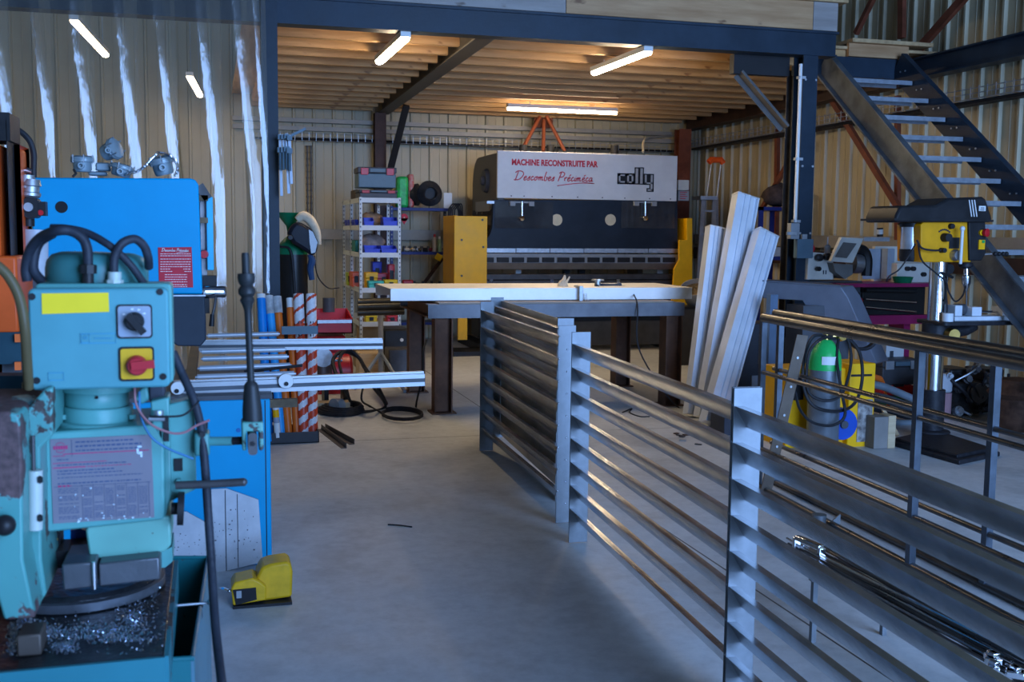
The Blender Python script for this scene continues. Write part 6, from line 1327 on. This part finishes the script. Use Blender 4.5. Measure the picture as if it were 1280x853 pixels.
chain([PY(197, 191, 5.47), PY(208, 193, 5.46), PY(219, 201, 5.46), PY(222, 212, 5.46), PY(218, 221, 5.46)], 'steel_chain', 'thin steel chain hanging down the right side of the right-hand housing', 24)
t = MB(); t.tube([PY(92, 212, 5.48), PY(95, 217, 5.47), PY(91, 221, 5.46)], .006, 6); tag(t.build('steel_hook', darksteel), 'small dark hook under the left lamp housing', 'hook')
# ================================================================== ORANGE MACHINE AND AIR UNIT (far left)
YO = 4.0
o = T('orange_machine', 'orange machine with a black post at the far left edge', 'machine', (-.95, 4.3, 0))
a = PY(-90, 176, YO); b = PY(7, 470, YO); t = MB(); t.box((a.x, YO, b.z), (b.x, YO+.5, a.z)); t.build('upper_body', orangeM, o, bev=.01)
t = MB(); a = PY(-90, 320, YO-.05); b = PY(24, 417, YO-.05); t.box((a.x, YO-.05, b.z), (b.x, YO+.5, a.z)); t.build('lower_body', orangeM, o, bev=.01)
t = MB(); t.fyb(17, 181, 26, 330, YO+.15, .2, .02); t.build('rear_cover', orangeM, o)
t = MB(); t.fb(-60, 138, 13, 176, YO+.02, .2); t.fb(7, 150, 14, 322, YO+.02, .2); t.build('black_post', black, o)
t = MB(); a = PY(-90, 417, YO-.06); b = PY(27, 455, YO-.06); t.box((a.x, YO-.06, b.z), (b.x, YO+.4, a.z)); t.build('dark_base', M('dark_teal_base', (.02, .06, .08), .5), o)
for y in (418, 453): t = MB(); t.fb(18, y, 26, y+10, YO-.08, .02); t.build('warning_stripe', M('stripe_orange', (.8, .15, .03), .5), o)
t = MB(); a = PY(-90, 455, YO); b = PY(20, 470, YO); t.box((a.x, YO, .0), (b.x, YO+.4, a.z)); t.build('machine_foot', dgrey, o)
YF = 4.3
def FV(x, y, d=0): return PY(x, y, YF+d)
o = T('air_filter_unit', 'black and chrome air filter unit with hoses left of the blue machine', 'air filter', (FV(38, 300).x, YF, 1.3))
t = MB(); t.cyl(FV(34, 235), FV(34, 219), .028, None, 16); t.lathe([(.03, 0), (.036, .1), (.036, .25), (.03, .3), (.03, .6), (.036, .65), (.03, 1), (0, 1)], FV(38, 247), FV(39, 224), 16); t.build('filter_head', galv, o)
t = MB(); t.fyb(29, 247, 48, 273, YF-.04, .08, .015); t.fb(45, 252, 57, 270, YF-.03, .06); t.cyl(FV(36, 273), FV(36, 283), .02, None, 12); t.build('regulator_body', black, o)
p = FV(36, 259, -.045); t = MB(); t.cyl(p, p-V((0, .015, 0)), .016, None, 16); t.build('gauge_face', galv, o)
p = FV(51, 266, -.031); t = MB(); t.cyl(p, p-V((0, .008, 0)), .010, None, 12); t.build('red_dot', red, o)
t = MB(); t.cyl(FV(44, 345), FV(44, 287), 14.5/1350*4.2, None, 24); t.build('white_bowl', M('bowl_white', (.45, .48, .52), .35), o)
t = MB(); t.tube([FV(40, 215), FV(30, 213), FV(24, 220), FV(23.5, 240), FV(25, 290), FV(29, 335), FV(30, 365)], .0115, 10, 6); t.build('chrome_pipe', chrome, o)
t = MB(); t.tube([FV(13, 159), FV(25, 164), FV(37, 176), FV(42, 192), FV(42, 212), FV(42, 222)], .0105, 8, 6); t.build('air_hose', rubber, o)
t = MB(); t.tube([FV(14, 190, .1), FV(20, 200, .1), FV(23, 215, .1)], .01, 8, 4); t.build('air_hose', rubber, o)
t = MB(); p = FV(44, 345); t.box((p.x-.03, YF-.03, .1), (p.x+.03, YF+.03, p.z)); t.box((p.x-.12, YF-.1, 0), (p.x+.12, YF+.1, .1)); t.build('stand_post', dgrey, o)
# ================================================================== YELLOW FOOT PEDAL
fp_ = PZ(326, 756); YQ = fp_.y
o = T('foot_pedal', 'yellow foot pedal switch on the floor beside the blue cabinet', 'foot pedal', fp_)
ypl = M('pedal_yellow', (.66, .38, .012), .42, 0, .1, 20)
def QV(x, y, d=0): return PY(x, y, YQ+d)
def qp(pts, y0, d_, mt, nm, par, bev=.006):
    m_ = MB(); m_.fpoly(pts, YQ+y0, d_)
    for v in m_.v: v.z = max(v.z, .012)
    return m_.build(nm, mt, par, bev=bev)
h_ = qp([(321, 722), (327, 710), (338, 706), (358, 703), (364, 706), (366, 716), (365, 747), (332, 752), (321, 748)], -.0, .15, ypl, 'hood', o, .012)
l_ = qp([(289, 736), (293, 729), (316, 723.5), (326, 728), (333, 734), (333, 751), (291, 758)], -.03, .14, ypl, 'pedal_body', o, .008)
qp([(291, 738), (320, 735), (321, 750), (295, 757)], -.034, .004, black, 'side_label', l_, 0)
t = MB(); t.fb(295.5, 739.5, 302, 748, YQ-.037, .003); t.build('label_window', grey, l_)
t = MB(); a = QV(291, 752); b = QV(366, 752); t.box((a.x, YQ-.035, .0), (b.x-.005, YQ+.15, .012)); t.build('rubber_base', black, o)
t = MB(); t.cyl(QV(286, 739, .03), QV(291, 740, .03), .008, None, 10); t.tube([QV(286, 739, .03), QV(278, 736, .08), (QV(268, 735, .15).x, YQ+.2, .02), (QV(240, 730, .2).x, YQ+.3, .012)], .007, 6, 4); t.build('pedal_cable', chrome, o)
# ================================================================== TURQUOISE MILL (foreground left)
Y0 = 1.97; K = 1.83/1350
def MV(x, y, d=0): return PY(x, y, Y0+d)
ml = T('milling_machine', 'turquoise milling machine with chipped paint in the left foreground', 'milling machine', (-.25, 2.1, 0))
# worn column and brackets
t = MB(); t.fpoly([(-110, 517), (10, 515), (24, 519), (27, 560), (29, 700), (44, 773), (5, 776), (-8, 730), (-110, 725)], Y0-.17, .26); col_ = t.build('column', turqW, ml, bev=.004)
t = MB(); t.fpoly([(26, 522), (34, 511), (57, 486), (66, 484), (66, 545), (50, 560), (52, 700), (58, 742), (44, 765), (30, 700)], Y0-.08, .2); t.build('column_rib', chipped('worn_turquoise_rib', (.07, .25, .23), (.05, .035, .03), .56, 6), ml, bev=.004)
t = MB(); p = MV(6, 657, -.19); t.sphere(p, .0165, 18); t.cyl(p, p+V((0, .05, 0)), .006, None, 8); t.build('ball_knob', black, ml)
t = MB(); t.cyl(MV(44, 662, -.10), MV(44, 588, -.10), 8.5*K, None, 18); cyl_ = t.build('damper_cylinder', M('damper_pale', (.42, .46, .42), .35, 0, .08), ml)
t = MB(); t.cyl(MV(42, 590, -.10), MV(41, 545, -.10), 2.6*K, None, 10); t.build('damper_rod', darksteel, cyl_)
for y in (600, 648): t = MB(); p = MV(50, y, -.112); t.lathe([(0, 0), (3.2*K, .2), (3.2*K, .8), (0, 1)], p+V((0, 0, -5*K)), p+V((0, 0, 5*K)), 6); t.build('damper_nut', black, cyl_)
# head block with its instruction plate
t = MB(); t.fpoly([(49, 548), (58, 541), (198, 531), (205, 536), (206, 640), (205, 650), (62, 666), (52, 662)], Y0, .20); hb = t.build('head_block', chipped('head_turquoise', (.085, .28, .26), (.06, .05, .045), .66, 7), ml, bev=.004)
lp = M('instruction_plate_grey', (.21, .19, .22), .4, .4, .06)
t = MB(); t.fpoly([(62.5, 549.5), (189, 543.5), (193, 647), (66.5, 655)], Y0-.002, .002); ip = t.build('instruction_plate', lp, hb)
def lerp2(u, v):
    a = (62.5+(66.5-62.5)*v, 549.5+(655-549.5)*v); b = (189+(193-189)*v, 543.5+(647-543.5)*v); return a[0]+(b[0]-a[0])*u, a[1]+(b[1]-a[1])*u
def prow(mb, u0, u1, v, h_, Yp=Y0-.003):
    a, b, c, d = lerp2(u0, v-h_/2), lerp2(u1, v-h_/2), lerp2(u1, v+h_/2), lerp2(u0, v+h_/2); mb.prism([PY(*p, Yp) for p in (a, b, c, d)], (0, .001, 0))
rd = random.Random(6); ik = MB(); rk = MB(); wk = MB()
def words(mb, u0, u1, v, h_, g=.012):
    u = u0
    while u < u1: w_ = rd.uniform(.012, .05); prow(mb, u, min(u+w_, u1), v, h_); u += w_+g
for v, h_ in ((.05, .016), (.10, .018), (.15, .014)): words(ik, .25, .90 if v > .06 else .82, v, h_)
words(ik, .06, .18, .25, .01); words(ik, .06, .75, .315, .010); words(ik, .06, .62, .385, .012); words(ik, .06, .70, .42, .010); words(ik, .06, .90, .465, .008); words(ik, .06, .88, .535, .012)
for j in range(17):
    v = .60+j*.022
    words(ik, .06, .26, v, .006) if rd.random() > .15 else None
    for c_ in range(6):
        if rd.random() > .18: words(ik, .31+c_*.11, .39+c_*.11, v, .006, .008)
for c_ in range(7): a = .295+c_*.11; prow(ik, a, a+.003, .77, .42)
prow(ik, .02, .98, .57, .003); prow(ik, .21, .213, .12, .2)
prow(rk, .12, .97, .185, .009); prow(rk, .02, .14, .205, .006); prow(rk, .02, .55, .29, .006); prow(rk, .02, .34, .345, .01); words(rk, .36, .80, .345, .008); words(rk, .06, .19, .565, .018)
for j in range(6): prow(rk, .03+j*.024, .03+j*.024+.019, .105, .042)
for k_ in range(16):
    a = 2*PI*k_/16; u, v = .098+.052*math.cos(a), .105+.058*math.sin(a)
    if abs(v-.105) > .028: prow(rk, u-.006, u+.006, v, .010)
for k_ in range(26): u, v = rd.uniform(.05, .97), rd.choice((rd.uniform(.6, 1), rd.uniform(.95, 1))); prow(wk, u, u+rd.uniform(.004, .022), v, rd.uniform(.006, .016), Y0-.0035)
prow(wk, .86, .90, .14, .02, Y0-.0035); prow(wk, .85, .87, .19, .06, Y0-.0035); prow(wk, .86, .905, .215, .03, Y0-.0035); prow(wk, .885, .905, .25, .03, Y0-.0035)
ik.build('print_rows', M('plate_ink', (.05, .08, .16), .6), ip); rk.build('red_marks', M('plate_red_ink', (.42, .03, .12), .6), ip); wk.build('paint_specks', M('speck_white', (.6, .7, .75), .6), ip)
# flange and turret
c0 = MV(122, 530, .085)
def ring(x, ya, yb, rpx, nm, mt=turqC, prof=None):
    a = MV(x, ya, .085); b = MV(x, yb, .085); t = MB(); r = rpx*K; t.lathe(prof or [(0, 0), (r*.97, 0), (r, .08), (r, .92), (r*.97, 1), (0, 1)], b, a, 36); return t.build(nm, mt, ml)
ring(121, 487, 506, 41, 'turret_upper', turqC); ring(122, 506, 525, 45, 'turret_ring', turqC); fl_ = ring(123, 524, 535, 54, 'turret_flange', turqC)
t = MB(); p = MV(121, 497, .085-41*K-.0005); t.cyl(p, p-V((0, .002, 0)), 2.2*K, None, 10); t.build('grease_hole', black, fl_)
for x in (82, 165): t = MB(); p = MV(x, 524, .085-.03); t.cyl(p, p+V((0, 0, 6*K)), 5*K, None, 6); t.build('flange_bolt', turqC, fl_)
ring(123, 535, 548, 50, 'turret_base', dgrey)
# control box
t = MB(); t.fyb(43, 355, 217, 479, Y0-.03, .085, .008); cb = t.build('control_box', turqC, ml, bev=.003)
t = MB(); t.fyb(34, 361, 213, 484, Y0-.055, .025, .010); lid = t.build('box_lid', M('lid_turquoise', (.075, .265, .29), .42, 0, .06, 8), cb, bev=.004)
for x, y in ((40, 371), (200, 365), (46, 476), (204, 471)): t = MB(); p = MV(x, y, -.0555); t.cyl(p, p-V((0, .0015, 0)), 4.2*K, None, 16); t.build('lid_screw', black, lid)
t = MB(); t.fpoly([(52, 367), (135.5, 366), (136.5, 390), (52.5, 393)], Y0-.0565, .002); t.build('yellow_tape', yellowT, lid)
def rr(x0, y0, x1, y1, d, th, r, mt, nm, par): t = MB(); t.fyb(x0, y0, x1, y1, Y0+d, th, r); return t.build(nm, mt, par)
rr(145, 381, 191, 423, -.058, .003, .006, black, 'switch_border', lid); s1 = rr(147, 383, 189, 421, -.0595, .002, .005, M('switch_grey', (.26, .30, .36), .4), 'switch_plate', lid)
t = MB(); p = MV(168, 402, -.060); t.lathe([(0, 0), (12*K, 0), (11*K, .8), (9*K, 1), (0, 1)], p, p-V((0, .014, 0)), 22); t.bar(MV(160, 394, -.076), MV(180, 417, -.076), 8.5*K, .010, (0, 1, 0)); t.build('rotary_knob', black, lid)
t = MB()
for a in (100, 70, 40, 145): q = math.radians(a); t.fb(168+16*math.cos(q)-1.6, 402-15.5*math.sin(q)-.8, 168+16*math.cos(q)+1.6, 402-15.5*math.sin(q)+.8, Y0-.0605, .001)
t.build('dial_marks', white, lid)
rr(148, 434, 193.5, 476, -.058, .003, .006, black, 'switch_border', lid); rr(150.5, 436.5, 191, 473.5, -.0595, .002, .004, M('switch_yellow', (.66, .36, .01), .4), 'switch_plate', lid)
t = MB(); p = MV(171, 457, -.060); t.lathe([(0, 0), (13*K, 0), (11.5*K, .8), (9.5*K, 1), (0, 1)], p, p-V((0, .016, 0)), 22); t.bar(MV(164, 458, -.078), MV(193, 455, -.078), 10*K, .010, (0, 1, 0)); t.build('isolator_knob', M('isolator_red', (.45, .02, .03), .35), lid)
emb = M('emboss_shade', (.05, .26, .36), .5)
def frame(x0, y0, x1, y1, par=lid):
    t = MB(); w_ = .7
    for q in ((x0, y0, x1, y0+w_), (x0, y1-w_, x1, y1), (x0, y0, x0+w_, y1), (x1-w_, y0, x1, y1)): t.fb(*q, Y0-.0562, .0015)
    return t
t = frame(100, 417, 145, 429.5); a = frame(101.5, 418, 112, 428.5); t.add(a.v, a.f)
for x in (104, 106, 108): t.fb(x, 420.5, x+1.2, 424.5, Y0-.0565, .0015)
for i in range(9): t.fb(118+i*2.6, 422, 119.6+i*2.6, 424, Y0-.0562, .0012)
t.build('embossed_mark', emb, lid); frame(60, 466, 80, 476).build('embossed_frame', emb, lid)
# motor dome, glands and conduits
a, b = MV(122, 362, .09), MV(122, 315, .09); r = 64*K
t = MB(); t.lathe([(r, 0), (r*1.0, .55), (r*.97, .75), (r*.88, .9), (r*.7, .98), (0, 1)], a, b, 40); dm = t.build('motor_dome', M('dome_turquoise', (.05, .21, .21), .35, 0, .1, 6), ml)
ring(122, 487, 362, 50, 'motor_body', turqC)
t = MB(); t.cyl(MV(110, 362, -.01), MV(110, 330, -.01), 7.5*K, 6.5*K, 14); t.cyl(MV(110, 342, -.01), MV(110, 331, -.01), 10.5*K, None, 8); t.build('dark_gland', black, ml)
t = MB(); t.cyl(MV(143, 360, -.01), MV(143, 350, -.01), 11*K, None, 8); t.cyl(MV(143, 350, -.01), MV(143, 340, -.01), 8.5*K, None, 14); t.build('pale_gland', M('gland_pale', (.42, .48, .44), .4), ml)
cond = M('conduit_rubber', (.022, .026, .036), .5, 0, .2, 20, .2, 60, (1, 1, 1))
def hose(pts, rpx, nm='conduit', mt=cond, par=ml): t = MB(); t.tube([MV(*p) for p in pts], rpx*K, 12, 7); return t.build(nm, mt, par)
hose([(110, 332, -.01), (109, 312, -.01), (103, 298, -.01), (88, 289, -.01), (70, 289, -.01), (52, 296, .02), (38, 312, .04), (32, 335, .05), (34, 352, .05)], 6.2)
hose([(64, 285, .03), (85, 286, .02), (110, 292, .01), (138, 308, 0), (162, 330, 0), (178, 352, .01), (184, 362, .02)], 5)
hose([(142, 342, -.01), (143, 322, -.01), (152, 305, -.01), (168, 299, 0), (180, 308, .01), (185, 322, .02), (186, 334, .04)], 5.6)
hose([(66, 292, .04), (50, 302, .05), (43, 318, .05), (42, 338, .05), (52, 352, .06)], 6.5)
hose([(-6, 330, -.1), (10, 345, -.1), (24, 372, -.1), (31, 410, -.1), (34, 455, -.08), (36, 485, -.06)], 6.0, 'brown_hose', M('brown_green_hose', (.10, .075, .035), .4))
# head plates to the right
t = MB(); t.fpoly([(176, 486), (184, 484), (186, 500), (178, 506), (168, 500)], Y0+.02, .10); t.fpoly([(188, 502), (211, 497), (213, 560), (206, 560), (190, 533)], Y0+.0, .08); t.build('arm_bracket', turqC, ml, bev=.003)
t = MB(); t.fb(186, 478, 206, 502, Y0+.03, .06); t.build('dark_block', M('dark_block', (0,)*3), ml, bev=.003)
t = MB(); t.fpoly([(210, 506), (240, 499), (243, 520), (245, 612), (212, 628), (208, 560)], Y0+.03, .05); sp = t.build('side_plate', turqC, ml, bev=.003)
t = MB(); t.fpoly([(204, 545), (213, 540), (214, 618), (206, 650)], Y0+.01, .1); t.build('side_rib', chipped('worn_turquoise_rib', (0,)*3, (0,)*3), ml, bev=.003)
t = MB(); t.fb(217.5, 574, 228.5, 589, Y0+.026, .006); t.build('square_hole', black, sp)
t = MB(); t.fb(204, 522, 211.5, 552, Y0-.004, .01); t.build('dark_slot', black, ml)
t = MB(); p = MV(224, 602, .028); t.cyl(p, p-V((0, .012, 0)), 5*K, None, 6); t.build('plate_bolt', turqC, sp)
t = MB(); t.cyl(MV(222, 636, .0), MV(230, 636, .0), 22*K, None, 26); t.cyl(MV(214, 636, .0), MV(222, 636, .0), 8*K, None, 14); t.build('black_handwheel', black, ml)
t = MB(); t.tube([MV(220, 607, -.02), MV(262, 605.5, -.03), MV(303, 603, -.04)], 5.3*K, 14); t.sphere(MV(304, 603, -.04), 5.5*K, 12); t.build('cross_bar', darksteel, ml)
t = MB(); t.cyl(MV(198, 520, .0), MV(198, 513, .0), 7*K, None, 12); t.cyl(MV(186, 524, -.01), MV(206, 524, -.01), 3*K, None, 8); t.build('adjusting_screw', galv, ml)
t = MB(); t.rbox(MV(243, 571, .0), MV(262, 536, .05), .006); bs_ = t.build('pivot_boss', chipped('worn_turquoise_rib', (0,)*3, (0,)*3), ml, bev=.003)
t = MB(); p = MV(253, 543, -.001); t.cyl(p, p-V((0, .004, 0)), 4*K, None, 12); t.cyl(MV(253, 536, .02), MV(253, 527, .02), 7*K, None, 8); t.build('boss_screw', black, bs_)
t = MB(); t.cyl(MV(262, 552, .02), MV(291, 551.5, .0), 6*K, None, 16); t.cur = 1; t.cyl(MV(291, 551.5, .0), MV(303, 551, -.005), 5.5*K, None, 16); t.build('pivot_shaft', [turqC, black], ml)
# lever
yk = T_ = MB(); yk.fpoly([(302, 528), (329, 528), (330, 560), (328, 564), (324, 564), (324, 540), (308, 540), (308, 564), (303, 564)], Y0-.03, .045); lvy = yk.build('lever_yoke', chipped('yoke_turquoise', (.09, .28, .24), (.04, .035, .035), .52, 30), ml, bev=.003)
t = MB(); t.fyb(310, 542, 322, 569, Y0-.04, .05, .006); t.build('lever_link', darksteel, lvy)
t = MB(); p = MV(316, 555, -.041); t.cyl(p, p-V((0, .002, 0)), 3*K, None, 12); t.build('link_hole', black, lvy)
A_, B_ = MV(316, 530, -.01), MV(306.5, 316, -.01)
pf = [(0, 0), (13, 0), (12.6, .09), (9.5, .215), (8.5, .235), (4.8, .255), (4.4, .60), (4.6, .665), (7, .70), (9.5, .725), (7.5, .745), (11.2, .765), (11.2, .79), (7.8, .81), (10.5, .83), (11.4, .855), (10.8, .88), (5.2, .88), (5.0, .985), (4.2, 1), (0, 1)]
t = MB(); t.lathe([(r*K, f_) for r, f_ in pf], A_, B_, 24); t.build('lever_arm', M('lever_dark', (.03, .032, .034), .45, .3, .15), lvy)
hose([(216, 440, .05), (228, 468, .04), (242, 500, .02), (251, 535, .01), (256, 580, 0), (260, 640, 0), (264, 700, -.02), (269, 780, -.1), (279, 870, -.25)], 5.6, 'long_hose')
t = MB(); t.tube([MV(168, 484, -.01), MV(171, 508, -.02), MV(188, 530, -.03), MV(212, 541, -.03), MV(230, 541, -.03), MV(246, 532, -.03), MV(262, 525.5, -.03)], 1.6*K, 6, 7); t.build('pink_wire', M('wire_pink', (.28, .12, .13), .5), ml)
t = MB(); t.tube([MV(174, 490, -.01), MV(176, 520, -.02), MV(188, 545, -.03), MV(208, 560, -.03), MV(242, 574, -.03)], 1.6*K, 6, 7); t.build('blue_wire', M('wire_blue', (.02, .14, .28), .5), ml)
t = MB(); t.tube([MV(187, 521, -.012), MV(205, 521, -.02), MV(226, 520, -.02), MV(238, 513, -.02), MV(249, 501, -.02)], 1.5*K, 6, 7); t.build('dark_wire', black, ml)
# spindle, jaws
t = MB(); t.fpoly([(107, 664), (110, 655), (213, 645), (214, 682), (206, 690), (178, 696), (112, 700)], Y0+.01, .14); spn = t.build('spindle_block', green_w, ml, bev=.004)
t = MB(); t.fpoly([(198, 692), (215, 684), (216, 702), (206, 710), (200, 710)], Y0+.05, .1); t.build('spindle_foot', turqC, ml)
t = MB(); t.fb(54, 662, 76, 700, Y0+.10, .05); t.fb(70, 690, 200, 702, Y0+.06, .08); t.build('dark_gap_fill', black, ml)  # black boxes fill the open gap, standing in for its shade
t = MB(); t.fpoly([(88, 664), (100, 661), (110, 665), (108, 684), (103, 693), (88, 693)], Y0+.15, .02); t.build('blue_guard', M('deep_blue_enamel', (.01, .10, .45), .4), ml)
t = MB()
for k_ in range(5): t.fb(66, 674+k_*3.4, 72, 675.6+k_*3.4, Y0+.095, .004)
t.fpoly([(83, 693), (88, 681), (89, 693)], Y0+.12, .01)
t.build('yellow_marks', yellow, ml)
jw = M('ground_jaw_steel', (.10, .105, .115), .38, .6, .15, 5, .1, 30)
t = MB(); t.fpoly([(77, 706), (120, 703), (121, 734), (79, 739)], Y0-.04, .12); t.build('jaw_block', jw, ml, bev=.003)
t = MB(); t.fpoly([(123, 705), (199, 697), (200, 725), (124, 734)], Y0-.03, .12); t.build('jaw_block', jw, ml, bev=.003)
t = MB(); t.cyl(MV(118, 737, -.045), MV(117, 703, -.045), 2.5*K, None, 10); t.build('jaw_pin', chrome, ml)
# table, swarf and tray
ZTt = .925
greasy = M('greasy_black_steel', (.028, .030, .034), .32, .5, .5, 14, .4, 40)
c4 = [PZ(-70, 846, ZTt), PZ(206, 820, ZTt), PZ(219, 700, ZTt), PZ(-40, 700, ZTt)]
t = MB(); t.prism([p-V((0, 0, .06)) for p in c4], (0, 0, .06)); tb_ = t.build('work_table', greasy, ml, bev=.004)
t = MB()
for a, b in ((c4[0], c4[1]), (c4[1], c4[2])): t.bar(a-V((0, 0, .035)), b-V((0, 0, .035)), .012, .068)
t.build('table_edge', chipped('edge_teal', (.012, .14, .17), (.06, .04, .035), .60, 6), tb_)
ct = PZ(100, 742, ZTt)
t = MB(); t.lathe([(.135, 0), (.14, .1), (.14, .75), (.132, 1), (0, 1)], ct+V((.0, .03, .001)), ct+V((0, .03, .028)), 48); rt_ = t.build('rotary_plate', greasy, ml)
t = MB(); t.lathe([(.142, 0), (.15, .1), (.15, .9), (.142, 1)], ct+V((.0, .03, .001)), ct+V((0, .03, .02)), 48); t.build('rotary_rim', M('rim_steel', (.13, .14, .16), .35, .7, .2, 20), rt_)
t = MB(); p = PZ(38, 818, ZTt); t.prism([p+V((-.018, -.01, 0)), p+V((.018, -.01, 0)), p+V((.018, .05, 0)), p+V((-.018, .05, 0))], (0, 0, .035)); t.build('stop_block', M('brown_block', (.07, .055, .045), .5, .4), ml, bev=.003)
rd = random.Random(77); t = MB(); top_rot = ZTt+.029
def inrot(p): return (p.x-ct.x)**2+(p.y-ct.y-.03)**2 < .145**2
n_ = 0
clus = [(75, 795, 35, 7), (130, 790, 40, 7), (165, 775, 16, 12), (190, 735, 8, 12), (28, 782, 12, 8), (17, 805, 6, 16), (80, 812, 14, 5), (50, 790, 14, 8), (150, 800, 40, 5), (110, 790, 80, 20), (175, 770, 24, 30)]
while n_ < 4600:
    cx, cy_, sx, sy = rd.choice(clus[:9]) if rd.random() < .88 else rd.choice(clus[9:]); x, y = rd.gauss(cx, sx*.6), rd.gauss(cy_, sy*.6)
    if not (2 < x < 208 and 706 < y < 822): continue
    p = PZ(x, y, ZTt)
    if inrot(p):
        if rd.random() < .93: continue
        p.z = top_rot
    p.z += rd.uniform(.0005, .006); a = rd.uniform(0, 2*PI); l_ = rd.uniform(.0008, .0028); d = V((math.cos(a), math.sin(a), rd.uniform(-.6, .6)))*l_; s_ = V((-math.sin(a), math.cos(a), rd.uniform(-.8, .8)))*rd.uniform(.0004, .0010)
    k2 = V((0, 0, rd.uniform(.0005, .002))); t.add([p-d-s_, p-d+s_, p+k2+s_, p+k2-s_, p+d+s_, p+d-s_], [(0, 1, 2, 3), (3, 2, 4, 5)]); n_ += 1
tag(t.build('metal_swarf', M('swarf_bright', (.62, .68, .80), .22, .95, .1), sharp=20), 'heaps of tiny bright metal chips scattered over the black mill table', 'metal chips', kind='stuff')
# tray
ZR = .855
FLp, FRp, BRp, BLp = PZ(-110, 846, ZR), PZ(243, 824, ZR), PZ(262, 697, ZR), PZ(-60, 697, ZR)
tr = T('chip_tray', 'dark teal sheet metal tray around the table of the turquoise mill', 'tray', ((FLp+BRp)/2)*1.0)
def wallq(a, b, nm, hh=.30, th=.006, mt=teal, r=0):
    d = (b-a).normalized(); s_ = V((-d.y, d.x, 0))*th; t = MB(); t.prism([a, b, b-V((0, 0, hh)), a-V((0, 0, hh))], s_)
    t.tube([a+s_/2, b+s_/2], th*.8, 8); return t.build(nm, mt, tr)
wallq(FLp, FRp, 'front_wall'); wallq(FRp, BRp, 'right_wall', mt=chipped('tray_grey_teal', (.08, .19, .24), (.03, .03, .03), .64, 6)); wallq(BRp, BLp, 'rear_wall'); wallq(BLp, FLp, 'left_wall')
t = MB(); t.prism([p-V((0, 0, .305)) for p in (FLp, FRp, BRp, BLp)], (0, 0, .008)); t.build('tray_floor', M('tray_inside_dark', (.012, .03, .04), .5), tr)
t = MB(); t.box((FLp.x+.15, FRp.y+.15, .0), (FRp.x-.15, BRp.y-.1, .548)); t.build('pedestal', turqW, tr, bev=.01)
t = MB(); t.box((c4[0].x+.1, c4[0].y+.12, .56), (c4[1].x-.06, c4[2].y-.06, ZTt-.061)); t.build('table_knee', greasy, ml)
t = MB(); t.tube([PZ(214, 758, .86), PZ(262, 754, .86)], 2.2*K, 8); rr_ = t.build('tray_rod', galv, ml)
t = MB(); t.sphere(PZ(263, 753, .865), 5*K, 12); t.bar(PZ(268, 732, .87), PZ(270, 772, .87), 3*K, 6*K); t.build('rod_joint', chrome, rr_)
t = MB(); t.fpoly([(-60, 470), (60, 470), (30, 505), (-60, 512)], Y0+.3, .05); t.build('rear_slide', M('slide_blue_dark', (.02, .07, .12), .5), ml)
t = MB(); t.fb(27, 479, 38, 494, Y0+.1, .03); t.build('wood_wedge', blockw, ml)
